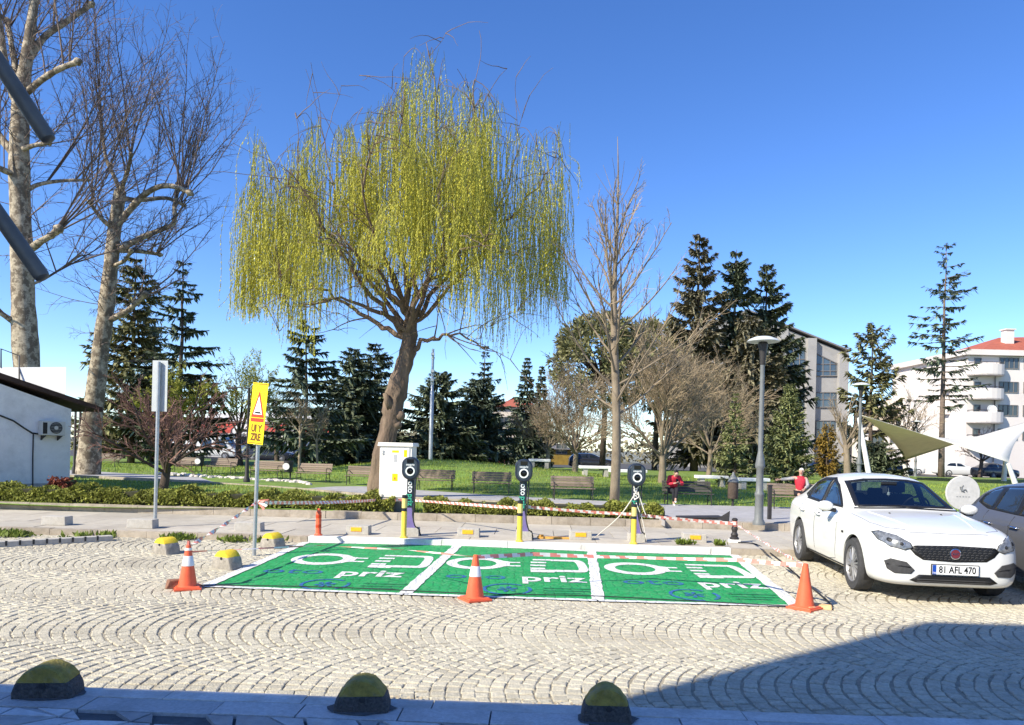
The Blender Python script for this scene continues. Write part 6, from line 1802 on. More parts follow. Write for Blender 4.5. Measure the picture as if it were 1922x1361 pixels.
q = Vector((P(1718, 890, 59).x, 59, 0.2)); lamp('small far park lamp under the shade sails', q, P(1720, 789, 59).z - 0.2, 0.42)
q = GT(463, 905); t = thing('black_lamp_post', 'thin black lamp post with a short side arm left of the yellow sign', 'street lamp', q)
hL = P(466, 728, q.y).z - q.z
mb = MB(); mb.lathe([(0.12, 0), (0.12, 0.1), (0.075, 0.2), (0.06, 0.9), (0.045, 1.0), (0.04, hL)], 12); mb.build('post', M['cast_iron'], t, smooth=True)
mb = MB(); mb.tube([(0, 0, hL - 0.03), (-0.4, 0, hL + 0.01), (-0.75, 0, hL - 0.02)], 0.025, 6); mb.box((-0.62, 0, hL - 0.04), (0.34, 0.14, 0.05)); mb.build('arm', M['cast_iron'], t)
q = GT(808, 862); q = Vector((P(808, 862, 40).x, 40, T(P(808, 862, 40).x, 40))); t = thing('camera_mast', 'tall grey steel mast with cameras at its top on the mound', 'mast', q)
hL = P(812, 655, 40).z - q.z
mb = MB(); mb.lathe([(0.15, 0), (0.15, 0.03), (0.115, 0.04), (0.11, hL * 0.62), (0.075, hL * 0.63), (0.065, hL)], 14); mb.build('post', M['steel'], t, smooth=True)
mb = MB()
for z in (hL * 0.72, hL * 0.8, hL * 0.95):
    mb.box((0.0, -0.1, z), (0.16, 0.28, 0.14)); mb.lathe([(0.09, z - 0.26), (0.1, z - 0.14), (0.03, z - 0.1)], 10)
mb.build('camera', M['lamp_shade'], t)
for (px, py, pt, lab) in ((139, 893, 765, 'black post beside the kiosk corner, left of the pair'), (148, 890, 772, 'black post beside the kiosk corner, right of the pair')):
    q = Vector((P(px, py, 30).x, 30, 0.22)); mb = MB(); h_ = P(px, pt, 30).z - 0.22
    mb.lathe([(0.09, 0), (0.09, 0.3), (0.05, 0.4), (0.045, h_), (0.02, h_ + 0.05)], 10); o = mb.build('iron_post', M['cast_iron'], smooth=True, loc=q); tag(o, lab, 'post')

# benches
BS = 0.8
def make_bench(label, loc, rz, dark=False, W_=1.62):
    t = thing('park_bench', label, 'bench', loc, rz, 'slatted park benches')
    t.scale = (BS,) * 3
    wood = M['bench_dark'] if dark else M['bench_wood']
    sm = MB(); sm.box((0, 0, 0), (W_, 0.085, 0.032)); sl = sm.mesh('seat_slat', wood)
    for i in range(4): o = link('seat_slat', sl, t); o.location = (0, -0.18 + i * 0.105, 0.43 - 0.008 * i)
    for i in range(4): o = link('back_slat', sl, t); o.location = (0, 0.205 + 0.03 * i, 0.52 + i * 0.098); o.rotation_euler = (rad(75), 0, 0)
    for s in (-1, 1):
        mb = MB(); x = s * (W_ / 2 - 0.1); r_ = 0.019
        mb.tube([(x, -0.24, 0), (x, -0.21, 0.42), (x, -0.22, 0.62), (x, -0.16, 0.645), (x, 0.24, 0.63)], r_, 6)
        mb.tube([(x, 0.26, 0), (x, 0.17, 0.42), (x, 0.33, 0.88)], r_, 6)
        mb.tube([(x, -0.21, 0.405), (x, 0.17, 0.38)], r_, 6)
        mb.tube([(x, -0.225, 0.2), (x, 0.215, 0.2)], r_ * 0.7, 5)
        mb.build('side_frame', M['cast_iron'], t)
    return t
bn = [(1075, 938, 0.05, 'slatted wooden bench left of the slender young tree'), (922, 926, 0.0, 'slatted wooden bench just left of the middle charger'), (817, 920, -0.05, 'slatted wooden bench right of the left charger'),
      (682, 911, -0.1, 'slatted wooden bench half hidden by the willow trunk'), (588, 905, -0.15, 'slatted wooden bench right of the round faced litter bin'), (500, 899, -0.2, 'slatted wooden bench behind the yellow sign post'),
      (415, 890, -0.2, 'slatted wooden bench right of the small bare tree'), (343, 886, -0.2, 'slatted wooden bench seen past the grey sign post'), (200, 876, -0.1, 'slatted wooden bench behind the leaning plane trunk')]
b0 = None
for i, (px, py, rz, lab) in enumerate(bn):
    q = GT(px, py)
    if b0 is None: b0 = make_bench(lab, q, rz)
    else: dup(b0, q, rz, lab)
qb = GT(1293, 951); bdark = make_bench('dark slatted bench on which the person in red sits', qb + Vector((0, 0.15, 0.02)), 0.02, True, 1.75)
qb2 = Vector((GT(1470, 955).x, 20.4, 0.275)); dup(b0, qb2, -0.05, 'slatted wooden bench right of the lamp post where the second person leans')
# white stone benches further back
wb = None
for i, (px, py, w) in enumerate(((1117, 893, 60), (1178, 897, 70), (1335, 905, 60), (1412, 915, 60), (1012, 884, 40))):
    Y_ = 36 - i * 1.5 if i < 4 else 40
    c = P(px, py, Y_); z0 = T(c.x, Y_)
    t = thing('stone_bench', ['white stone bench left of the slender tree trunk', 'white stone bench right of the slender tree trunk', 'white stone bench behind the small fir', 'white stone bench behind the lamp post', 'white stone bench far back on the mound edge'][i], 'stone bench', (c.x, Y_, z0), 0.1, 'white stone benches')
    mb = MB(); mb.box((0, 0, 0.44), (w * Y_ / F, 0.5, 0.14)); mb.build('seat', M['white'], t, bevel=0.02)
    for s in (-1, 1):
        mb = MB(); mb.box((s * w * Y_ / F * 0.33, 0, 0.18), (0.2, 0.4, 0.38)); mb.build('leg', M['concrete'], t)
# bins
q = GT(1387, 957) ; t = thing('litter_bin', 'brown cylindrical litter bin on a post left of the lamp post', 'litter bin', Vector((q.x, 21.0, 0.26)))
mb = MB(); mb.tube([(0, 0, 0), (0, 0, 0.3)], 0.035, 8); mb.build('post', M['cast_iron'], t)
mb = MB(); mb.lathe([(0.13, 0.22), (0.145, 0.24), (0.145, 0.68), (0.13, 0.69)], 18); mb.build('drum', M['bark_dark'], t, smooth=True)
mb = MB(); mb.lathe([(0.15, 0.69), (0.15, 0.71), (0.11, 0.82), (0.05, 0.88), (0.02, 0.98)], 18); mb.build('lid', M['lamp_grey'], t, smooth=True)
for (px, py, lab) in ((541, 901, 'black litter bin with a round white plate between two benches'), (375, 887, 'black litter bin with a round white plate left of the far benches'), (1043, 0, None)):
    if lab is None: continue
    q = GT(px, py); t = thing('litter_bin', lab, 'litter bin', q, 0)
    mb = MB(); mb.box((0.06, 0.05, 0.35), (0.05, 0.05, 0.7)); mb.build('post', M['cast_iron'], t)
    mb = MB(); mb.lathe([(0.14, 0.3), (0.16, 0.32), (0.18, 0.72), (0.17, 0.73)], 14); mb.build('drum', M['cast_iron'], t, smooth=True)
    mb = MB(); mb.lathe([(0.13, 0), (0.13, 0.01)], 18, mat=Matrix.Translation((-0.04, -0.182, 0.52)) @ Matrix.Rotation(rad(90), 4, 'X')); mb.build('round_plate', M['white'], t)
# dark post between the plaza and the sedan
q = G(1473, 985, ZW + 0.15); t = thing('dark_post', 'short dark square post at the plaza edge beside the white sedan', 'post', Vector((q.x, 17.0, 0.24)))
mb = MB(); mb.box((0, 0, 0.4), (0.08, 0.08, 0.8)); mb.build('post', M['cast_iron'], t, bevel=0.006)
mb = MB(); mb.box((0, 0, 0.815), (0.095, 0.095, 0.025)); mb.build('cap', M['cast_iron'], t)
# round white board behind the sedan roof
Yb_ = 15.0
q = P(1806, 925, Yb_); t = thing('round_sign', 'round white board with a grey emblem behind the sedan, on a post', 'sign board', (q.x, Yb_, ZW))
rr_ = 32 * Yb_ / F
mb = MB(); Rm = Matrix.Translation((0, 0, q.z - ZW)) @ Matrix.Rotation(rad(90), 4, 'X'); mb.lathe([(rr_, 0), (rr_, 0.03), (rr_ * 0.97, 0.035)], 32, mat=Rm); bd_ = mb.build('board', M['board'], t)
mb = MB(); mb.tube([(0, 0.04, 0), (0, 0.04, q.z - ZW)], 0.03, 8); mb.build('post', M['steel'], t)
mb = MB()
for k in range(7):
    a = k * 0.9; c = Vector((0.04 * math.cos(a * 2.1) + 0.01 * k - 0.04, -0.037, q.z - ZW + 0.06 + 0.05 * math.sin(a * 1.7)))
    mb.tube([c, c + Vector((0.06 * math.cos(a), 0, 0.06 * math.sin(a)))], 0.013, 4)
for dx in (-0.12, -0.06, 0.0, 0.06, 0.12): mb.box((dx, -0.037, q.z - ZW - 0.08), (0.035, 0.004, 0.012))
mb.build('emblem', M['lamp_grey'], bd_)
# slotted drain kerb at the left
a = G(-60, 1024, 0.06); b = G(212, 1010, 0.05)
t = thing('drain_channel', 'low concrete channel with dark slots along the road at the left edge', 'drain', a)
d = (b - a); L = d.length; rz = math.atan2(d.y, d.x)
mb = MB(); mb.box((L / 2, 0.08, -0.02), (L, 0.16, 0.10)); o = mb.build('channel', M['concrete'], t, rot=(0, 0, rz), bevel=0.008)
k = 0.12
while k < L - 0.1:
    mb = MB(); mb.box((k, 0.012, 0.0), (0.028, 0.04, 0.075)); o = mb.build('slot', M['black'], t, rot=(0, 0, rz)); k += 0.185
# ------------------------------------------------------------------ cars (local frame: x forward, y left, z up)
SEDAN = [  # x, zbottom, half width, z shoulder, (half width, z) of hood edge or window base, (half width, z) of roof rail, centre z
    (2.275, 0.36, 0.42, 0.60, 0.36, 0.655, 0.22, 0.665, 0.668),
    (2.255, 0.26, 0.58, 0.64, 0.52, 0.715, 0.32, 0.725, 0.73),
    (2.205, 0.215, 0.705, 0.67, 0.63, 0.76, 0.40, 0.785, 0.79),
    (2.10, 0.195, 0.795, 0.70, 0.71, 0.80, 0.45, 0.835, 0.845),
    (1.94, 0.185, 0.855, 0.74, 0.755, 0.84, 0.48, 0.875, 0.888),
    (1.70, 0.18, 0.885, 0.785, 0.775, 0.88, 0.50, 0.915, 0.93),
    (1.32, 0.175, 0.895, 0.83, 0.785, 0.925, 0.52, 0.957, 0.972),
    (0.98, 0.175, 0.895, 0.86, 0.775, 0.955, 0.55, 0.985, 1.0),
    (0.86, 0.175, 0.895, 0.87, 0.765, 0.965, 0.66, 0.995, 1.012),
    (0.70, 0.175, 0.895, 0.875, 0.76, 0.975, 0.665, 1.065, 1.095),
    (0.02, 0.175, 0.895, 0.895, 0.745, 0.995, 0.60, 1.37, 1.425),
    (-0.12, 0.175, 0.895, 0.90, 0.745, 1.0, 0.59, 1.40, 1.458),
    (-0.55, 0.175, 0.895, 0.91, 0.745, 1.01, 0.58, 1.42, 1.485),
    (-1.05, 0.18, 0.895, 0.925, 0.74, 1.02, 0.575, 1.40, 1.465),
    (-1.35, 0.19, 0.89, 0.935, 0.735, 1.03, 0.575, 1.345, 1.40),
    (-1.86, 0.21, 0.875, 0.945, 0.72, 1.03, 0.60, 1.09, 1.12),
    (-2.05, 0.24, 0.85, 0.94, 0.71, 1.015, 0.60, 1.055, 1.065),
    (-2.2, 0.29, 0.79, 0.90, 0.68, 0.985, 0.58, 1.03, 1.04),
    (-2.255, 0.36, 0.68, 0.80, 0.6, 0.9, 0.5, 0.96, 0.97)]
HATCH = [
    (2.15, 0.36, 0.42, 0.60, 0.36, 0.655, 0.22, 0.665, 0.668), (2.11, 0.25, 0.62, 0.65, 0.55, 0.73, 0.34, 0.745, 0.75), (2.0, 0.2, 0.77, 0.70, 0.69, 0.81, 0.44, 0.845, 0.855),
    (1.8, 0.185, 0.86, 0.76, 0.76, 0.87, 0.49, 0.91, 0.925), (1.3, 0.18, 0.9, 0.84, 0.785, 0.95, 0.52, 0.985, 1.0), (0.95, 0.18, 0.9, 0.87, 0.77, 0.985, 0.62, 1.02, 1.035),
    (0.8, 0.18, 0.9, 0.88, 0.76, 0.995, 0.665, 1.08, 1.11), (0.1, 0.18, 0.9, 0.9, 0.745, 1.01, 0.61, 1.39, 1.445), (-0.1, 0.18, 0.9, 0.905, 0.745, 1.02, 0.60, 1.42, 1.48),
    (-0.6, 0.18, 0.9, 0.92, 0.745, 1.03, 0.59, 1.435, 1.505), (-1.2, 0.19, 0.9, 0.94, 0.735, 1.05, 0.575, 1.41, 1.475), (-1.65, 0.21, 0.89, 0.955, 0.71, 1.07, 0.56, 1.34, 1.395),
    (-1.95, 0.25, 0.86, 0.95, 0.66, 1.04, 0.55, 1.13, 1.16), (-2.08, 0.31, 0.80, 0.88, 0.62, 0.96, 0.52, 1.0, 1.01), (-2.13, 0.4, 0.7, 0.76, 0.55, 0.84, 0.48, 0.88, 0.89)]
def section(st):
    x, zb, w, zs, wg, zg, wr, zr, zc = st
    h = [(0.0, zb), (0.5 * w, zb), (0.9 * w, zb + 0.005), (0.975 * w, zb + 0.10), (w, zb + 0.5 * (zs - zb)), (0.985 * w, zs), (wg, zg), ((wg + wr) / 2 + 0.012, (zg + zr) / 2), (wr, zr), (wr * 0.5, zr + (zc - zr) * 0.8), (0.0, zc)]
    return [(x, y, z) for y, z in h] + [(x, -y, z) for y, z in h[-2:0:-1]]
def car_shell(stations, sub, arches=True, axles=(1.40, -1.24), rw=0.335, cut=True):
    mb = MB()
    rows = [section(s) for s in stations]
    mb.grid([r[::-1] for r in rows], closed=True)
    n = len(rows[0]); m0 = len(mb.v)
    mb.face(list(range(n - 1, -1, -1))); mb.face(list(range(m0 - n, m0)))
    me = mb.mesh('shell', M['carpaint_white'])
    o = bpy.data.objects.new('shell', me); COL.objects.link(o)
    md = o.modifiers.new('s', 'SUBSURF'); md.levels = sub; md.render_levels = sub
    cut_o = []
    if cut:
        for ax in axles:
            for s in (-1, 1):
                c = MB(); Rm = Matrix.Translation((ax, s * 0.80, rw - 0.01)) @ Matrix.Rotation(rad(90), 4, 'X')
                c.lathe([(rw + 0.055, -0.2), (rw + 0.055, 0.2)], 36, mat=Rm)
                co = c.build('cut', M['car_trim']); cut_o.append(co)
                b = o.modifiers.new('b', 'BOOLEAN'); b.operation = 'DIFFERENCE'; b.object = co; b.solver = 'EXACT'
    return o, cut_o
def inside(poly, x, y):
    c = False; n = len(poly)
    for i in range(n):
        (x0, y0), (x1, y1) = poly[i], poly[(i + 1) % n]
        if (y0 > y) != (y1 > y) and x < (x1 - x0) * (y - y0) / (y1 - y0) + x0: c = not c
    return c
def make_car(label, loc, heading, stations, paint, axles=(1.40, -1.24), rw=0.335, detail=2, sub=2, name='parked_car', cat='car', group=None, track=0.80, cabin=False):
    o, cuts = car_shell(stations, sub, axles=axles, rw=rw, cut=detail > 0)
    me = evaluated_mesh(o, 'body', [paint])
    for c in cuts:
        d = c.data; bpy.data.objects.remove(c); bpy.data.meshes.remove(d)
    me.polygons.foreach_set('material_index', [0] * len(me.polygons))
    me.polygons.foreach_set('use_smooth', [True] * len(me.polygons)); me.set_sharp_from_angle(angle=rad(35))
    t = thing(name, label, cat, loc, heading, group)
    body = link('body', me, t)
    bvh = BVHTree.FromPolygons([v.co[:] for v in me.vertices], [tuple(p.vertices) for p in me.polygons])
    def cast(a, b, view):
        if view == 'F': oo, d = Vector((6, a, b)), Vector((-1, 0, 0))
        elif view == 'R': oo, d = Vector((-6, a, b)), Vector((1, 0, 0))
        elif view == 'S': oo, d = Vector((a, -4, b)), Vector((0, 1, 0))
        elif view == 'L': oo, d = Vector((a, 4, b)), Vector((0, -1, 0))
        elif view == 'T': oo, d = Vector((a, b, 4)), Vector((0, 0, -1))
        elif view == 'Q': # diagonal, front right corner
            d = Vector((-0.72, 0.69, 0)).normalized(); s_ = Vector((0.69, 0.72, 0)).normalized(); oo = s_ * a + Vector((0, 0, b)) - d * 6
        elif view == 'P':
            d = Vector((-0.72, -0.69, 0)).normalized(); s_ = Vector((-0.69, 0.72, 0)).normalized(); oo = s_ * a + Vector((0, 0, b)) - d * 6
        h = bvh.ray_cast(oo, d)
        if h[0] is None: return None, None
        nn = h[1]
        if nn.dot(d) > 0: nn = -nn
        return h[0], nn
    def patch(name, poly, view, m, off=0.004, parent=t, step=0.06, rings=6, cen=None, hollow=None):
        pts = []
        for i in range(len(poly)):
            a, b = Vector(poly[i]), Vector(poly[(i + 1) % len(poly)])
            k = max(1, int((b - a).length / step))
            pts += [a + (b - a) * (q / k) for q in range(k)]
        c = Vector(cen) if cen else sum(pts, Vector((0, 0))) / len(pts)
        mb = MB(); rows = []
        def add(p, of):
            h, nn = cast(p.x, p.y, view)
            if h is None:
                return None
            return h + nn * of
        for r_, of in ([(1.0, -0.012), (1.0, off)] + [(1 - i / rings, off) for i in range(1, rings)]) if hollow is None else [(hollow[1], -0.012), (hollow[1], off), ((hollow[0] + hollow[1]) / 2, off), (hollow[0], off), (hollow[0], -0.02)]:
            row = []
            for p in pts:
                q = add(c + (p - c) * r_, of)
                if q is None:
                    e = 0.98
                    while q is None and e > 0.2:
                        q = add(c + (p - c) * r_ * e, of); e -= 0.04
                row.append(q if q is not None else Vector((0, 0, 0.6)))
            rows.append(row)
        mb.grid(rows, closed=True)
        if hollow is not None: return mb.build(name, m, parent, smooth='all')
        q = add(c, off); mb.v.append(tuple(q if q is not None else rows[-1][0])); k = len(mb.v) - 1; n_ = len(pts); b0_ = (len(rows) - 1) * n_
        for j in range(n_): mb.face((b0_ + j, b0_ + (j + 1) % n_, k))
        return mb.build(name, m, parent, smooth='all')
    def line(name, pts, view, m, r=0.004, parent=t, off=0.0, step=0.08, n=5):
        out_ = []
        for a, b in zip(pts, pts[1:]):
            a, b = Vector(a), Vector(b); k = max(1, int((b - a).length / step))
            for q in range(k + (1 if (b - Vector(pts[-1])).length < 1e-6 else 0)):
                p = a + (b - a) * (q / k); h, nn = cast(p.x, p.y, view)
                if h is not None: out_.append(tuple(h + nn * off))
        if len(out_) > 1:
            mb = MB(); mb.tube(out_, r, n); return mb.build(name, m, parent, smooth='all')
    G_, TR = M['car_glass'], M['car_trim']
    # wheels
    for ax in axles:
        for s in (-1, 1):
            Rm = Matrix.Translation((ax, s * track, rw)) @ Matrix.Rotation(rad(-90 * s), 4, 'X')
            mb = MB(); mb.lathe([(rw * 0.66, -0.10), (rw * 0.95, -0.10), (rw, -0.08), (rw, 0.07), (rw * 0.95, 0.098), (rw * 0.72, 0.10), (rw * 0.68, 0.085), (rw * 0.66, -0.10)], 32, mat=Rm, cap=False); wl = mb.build('wheel', M['rubber'], t, smooth=True)
            mb = MB(); mb.lathe([(rw * 0.685, 0.09), (rw * 0.67, 0.095), (rw * 0.62, 0.06), (rw * 0.60, 0.0)], 32, mat=Rm, cap=False)
            ns = 8
            for k in range(ns):
                for off in (-0.13, 0.13):
                    a = 2 * math.pi * k / ns + off
                    mb.tube([tuple(Rm @ Vector((0.045 * math.cos(a), 0.045 * math.sin(a), 0.075))), tuple(Rm @ Vector((rw * 0.63 * math.cos(a + off * 0.35), rw * 0.63 * math.sin(a + off * 0.35), 0.07)))], [0.018, 0.013], 5)
            mb.lathe([(0.06, 0.05), (0.06, 0.085), (0.03, 0.092)], 14, mat=Rm)
            mb.build('rim', M['alloy'], wl, smooth=True)
            mb = MB(); mb.lathe([(rw * 0.62, -0.02), (rw * 0.62, 0.0)], 24, mat=Rm); mb.build('brake_disc', TR, wl)
            if detail > 0:
                mb = MB(); rows = []
                for a in [math.pi * (-0.12 + 1.24 * i / 20) for i in range(21)]:
                    rr_ = rw + 0.046
                    rows.append([tuple(Vector((ax + rr_ * math.cos(a), s * yy_, rw - 0.01 + rr_ * math.sin(a)))) for yy_ in (0.61, 0.86)])
                mb.grid(rows); mb.build('wheel_arch_liner', TR, t)
    cowl = [s for s in stations if 1.0 <= s[8] < 1.05 and s[0] > 0.5][-1]
    roof = [s for s in stations if s[8] > 1.42][0]
    zb_, zt_ = cowl[8] + 0.015, roof[8] - 0.035
    ws = [(-0.635, zb_ + 0.015), (-0.33, zb_ + 0.02), (0, zb_ + 0.025), (0.33, zb_ + 0.02), (0.635, zb_ + 0.015), (0.545, zt_ - 0.045), (0.3, zt_ - 0.005), (0, zt_ + 0.004), (-0.3, zt_ - 0.005), (-0.545, zt_ - 0.045)]
    patch('windscreen', ws, 'F', M['car_glass_clear'] if cabin else G_, 0.009, rings=12, step=0.04)
    if cabin: patch('windscreen_border', ws, 'F', TR, 0.013, step=0.04, hollow=(0.93, 1.03))
    b_ = [s for s in stations if s[0] < -1.2]
    def cut_windows(views):
        # open the shell behind each pane so that the cabin shows through the glass
        import bmesh
        bm = bmesh.new(); bm.from_mesh(body.data)
        kill = []
        for f in bm.faces:
            n_ = f.normal; c = f.calc_center_median()
            for view, poly in views:
                if view == 'F':
                    if n_.x < 0.15 or c.x < -0.35: continue
                    ok = all(inside(poly, v.co.y, v.co.z) for v in f.verts)
                elif view == 'R':
                    if n_.x > -0.15 or c.x > -0.9: continue
                    ok = all(inside(poly, v.co.y, v.co.z) for v in f.verts)
                else:
                    if (n_.y > -0.2 if view == 'S' else n_.y < 0.2): continue
                    ok = all(inside(poly, v.co.x, v.co.z) for v in f.verts)
                if ok: kill.append(f); break
        bmesh.ops.delete(bm, geom=kill, context='FACES'); bm.to_mesh(body.data); bm.free()
    t['ws'] = 0; del t['ws']
    return t, patch, line, cast, body, cut_windows, ws

hd = Vector((-0.115, -0.993, 0)).normalized()
car_h = math.atan2(hd.y, hd.x)
ax_mid = Vector((5.45, 9.75, 0))
car_loc = ax_mid - hd * 1.40
sed, patch, line, cast, body, cut_windows, ws = make_car('white four door sedan parked at the right with its front towards the viewer', car_loc, car_h, SEDAN, M['carpaint_white'], sub=3, cabin=True)
G_, TR = M['car_glass'], M['car_trim']
CUTS = [('F', [(a * 0.985, 1.2 + (b - 1.2) * 0.985) for a, b in ws])]
for v, sgn in (('S', -1), ('L', 1)):
    dlo = [(0.60, 0.99), (0.28, 1.165), (-0.03, 1.315), (-0.45, 1.39), (-0.95, 1.375), (-1.28, 1.28), (-1.56, 1.09), (-1.52, 1.03), (-0.6, 1.0)]
    for wp_, wc_ in (([(0.50, 1.01), (0.25, 1.15), (-0.03, 1.29), (-0.33, 1.362), (-0.36, 1.015)], (-0.1, 1.15)), ([(-0.44, 1.015), (-0.42, 1.372), (-0.9, 1.355), (-1.16, 1.28), (-1.18, 1.035)], (-0.8, 1.18))):
        patch('side_window', wp_, v, M['car_glass_clear'], 0.006, cen=wc_, step=0.04)
        patch('window_trim', wp_, v, TR, 0.011, cen=wc_, hollow=(0.88, 1.09), step=0.04)
        CUTS.append((v, [(wc_[0] + (a - wc_[0]) * 0.985, wc_[1] + (b - wc_[1]) * 0.985) for a, b in wp_]))
    patch('window_trim', [(-1.20, 1.03), (-1.19, 1.29), (-1.50, 1.085)], v, TR, 0.004)
    patch('side_window', [(-1.23, 1.045), (-1.22, 1.26), (-1.46, 1.09)], v, G_, 0.006)
    line('door_seam', [(0.66, 0.90), (0.70, 0.60), (0.62, 0.30), (0.30, 0.26), (-0.37, 0.26), (-0.39, 0.6), (-0.385, 0.99)], v, TR, 0.004)
    line('door_seam', [(-0.39, 0.26), (-0.95, 0.26), (-1.02, 0.45), (-1.2, 0.68), (-1.26, 1.0)], v, TR, 0.004)
    line('sill_strip', [(0.98, 0.25), (-0.82, 0.25)], v, TR, 0.012)
    line('body_crease', [(1.0, 0.80), (-1.9, 0.885)], v, M['carpaint_white'], 0.007)
    for hx in (-0.22, -1.08):
        h, nn = cast(hx, 0.845, v)
        mb = MB(); mb.tube([tuple(h + Vector((0.1, 0, 0))), tuple(h + Vector((0.09, sgn * 0.03, 0))), tuple(h + Vector((-0.09, sgn * 0.03, 0.008))), tuple(h + Vector((-0.1, 0, 0.008)))], [0.012, 0.015, 0.015, 0.012], 8); mb.build('door_handle', M['carpaint_white'], sed, smooth='all')
        patch('handle_recess', [(hx - 0.07, 0.83), (hx + 0.07, 0.825), (hx + 0.05, 0.865), (hx - 0.05, 0.868)], v, TR, 0.002)
    h, nn = cast(0.96, 0.70, v); patch('side_badge', [(0.92, 0.69), (1.0, 0.69), (1.0, 0.72), (0.92, 0.72)], v, TR, 0.003)
    # mirror
    h, nn = cast(0.50, 0.96, v); c = Vector((0.50, sgn * 0.985, 1.015))
    mb = MB(); ns_, nr_ = 8, 14; rows = []
    for i in range(ns_ + 1):
        a = math.pi * i / ns_; k = math.sin(a) ** 0.6 if 0 < i < ns_ else 0.02
        rows.append([(c.x + 0.075 * -math.cos(a) * 1.0 + 0.03 * math.sin(b) * 0.0, c.y + 0.115 * k * math.cos(b), c.z + 0.075 * k * math.sin(b)) for b in [2 * math.pi * j / nr_ for j in range(nr_)]])
    mb.grid(rows, closed=True); mi = mb.build('mirror', M['carpaint_white'], sed, smooth='all')
    mb = MB(); mb.tube([(0.52, sgn * 0.84, 0.955), (0.51, sgn * 0.92, 0.965), (0.5, sgn * 1.03, 0.95)], [0.03, 0.026, 0.02], 8); mb.build('mirror_arm', TR, sed, smooth='all')
    mb = MB(); mb.lathe([(0.09, 0), (0.085, 0.004)], 18, sy=0.6, mat=Matrix.Translation((c.x - 0.078, c.y, c.z)) @ Matrix.Rotation(rad(-90), 4, 'Y') @ Matrix.Rotation(rad(90), 4, 'Z')); mb.build('mirror_glass', M['chrome'], mi)
# front end
for s, vq in ((-1, 'Q'), (1, 'P')):
    hl = [(s * 0.475, 0.665), (s * 0.50, 0.715), (s * 0.62, 0.785), (s * 0.755, 0.818), (s * 0.805, 0.80), (s * 0.79, 0.73), (s * 0.70, 0.665), (s * 0.56, 0.635)]
    if s > 0: hl = hl[::-1]
    h_ = patch('headlight', hl, 'F', M['lens'], 0.010, cen=(s * 0.66, 0.73), rings=8, step=0.03)
    for (yy_, zz_, r_) in ((0.70, 0.735, 0.042), (0.59, 0.70, 0.036)):
        n_ = 12; pl_ = [(s * yy_ + r_ * math.cos(2 * math.pi * i / n_), zz_ + r_ * math.sin(2 * math.pi * i / n_)) for i in range(n_)]
        patch('reflector', pl_, 'F', M['chrome'], 0.009, h_, rings=3); patch('lamp_core', [(s * yy_ + (a - s * yy_) * 0.55, zz_ + (b - zz_) * 0.55) for a, b in pl_], 'F', TR, 0.011, h_, rings=2)
    line('light_edge', hl + [hl[0]], 'F', TR, 0.006, h_, 0.006)
    fg = [(s * 0.49, 0.36), (s * 0.45, 0.405), (s * 0.54, 0.495), (s * 0.70, 0.525), (s * 0.755, 0.49), (s * 0.73, 0.40), (s * 0.66, 0.355)]
    if s > 0: fg = fg[::-1]
    f_ = patch('fog_lamp_recess', fg, 'F', M['rubber'], 0.008, rings=8, step=0.03)
    line('fog_trim', [(s * 0.50, 0.435), (s * 0.73, 0.455)], 'F', M['car_trim'], 0.008, f_, 0.008)
gr = [(-0.52, 0.665), (-0.45, 0.585), (-0.36, 0.53), (0, 0.515), (0.36, 0.53), (0.45, 0.585), (0.52, 0.665), (0.43, 0.695), (0, 0.705), (-0.43, 0.695)]
g_ = patch('grille', gr, 'F', TR, 0.004, cen=(0, 0.61))
for i in range(6):
    z = 0.538 + i * 0.028; w_ = 0.35 + 0.10 * (z - 0.54) / 0.11
    k = 15
    for j in range(k):
        y = -w_ + 2 * w_ * (j + (0.5 if i % 2 else 0.25)) / k
        line('grille_cell', [(y - w_ / k * 0.7, z), (y - w_ / k * 0.35, z + 0.011), (y + w_ / k * 0.35, z + 0.011), (y + w_ / k * 0.7, z)], 'F', M['rubber'], 0.0045, g_, 0.005, n=4)
li = [(-0.50, 0.285), (-0.42, 0.26), (0.42, 0.26), (0.50, 0.285), (0.40, 0.355), (-0.40, 0.355)]
l_ = patch('lower_intake', li, 'F', TR, 0.004)
for z in (0.275, 0.30): line('intake_bar', [(-0.42, z), (0.42, z)], 'F', M['rubber'], 0.006, l_, 0.005)
h, nn = cast(0, 0.60, 'F')
mb = MB(); Rm = Matrix.Translation(h + Vector((0.008, 0, 0.012))) @ Matrix.Rotation(rad(90), 4, 'Y'); mb.lathe([(0.064, 0), (0.064, 0.008), (0.056, 0.012)], 24, mat=Rm); bd = mb.build('badge', M['chrome'], sed)
mb = MB(); mb.lathe([(0.05, 0.008), (0.05, 0.014)], 24, mat=Rm); mb.build('badge_field', mat('badge_red', (0.16, 0.025, 0.035), 0.3, 0.05), bd)
me = text_mesh('FIAT', 0.036, 0.001, M['chrome'], 0.0008); e = link('lettering', me, bd); e.matrix_local = Matrix.Translation(h + Vector((0.0235, 0, 0.012))) @ Matrix.Rotation(rad(90), 4, 'Z') @ Matrix.Rotation(rad(90), 4, 'X')
h, nn = cast(0, 0.43, 'F'); hx = max(cast(y, z, 'F')[0].x for y in (-0.25, 0, 0.25) for z in (0.37, 0.43, 0.49)) + 0.012
mb = MB(); mb.box((hx, 0, 0.425), (0.012, 0.54, 0.125)); pt = mb.build('number_plate', TR, sed)
mb = MB(); mb.box((hx + 0.008, 0, 0.425), (0.006, 0.52, 0.11)); mb.build('plate_face', M['white'], pt)
mb = MB(); mb.box((hx + 0.0115, -0.238, 0.425), (0.003, 0.042, 0.108)); mb.build('plate_band', mat('plate_blue', (0.01, 0.06, 0.35), 0.4, 0.05), pt)
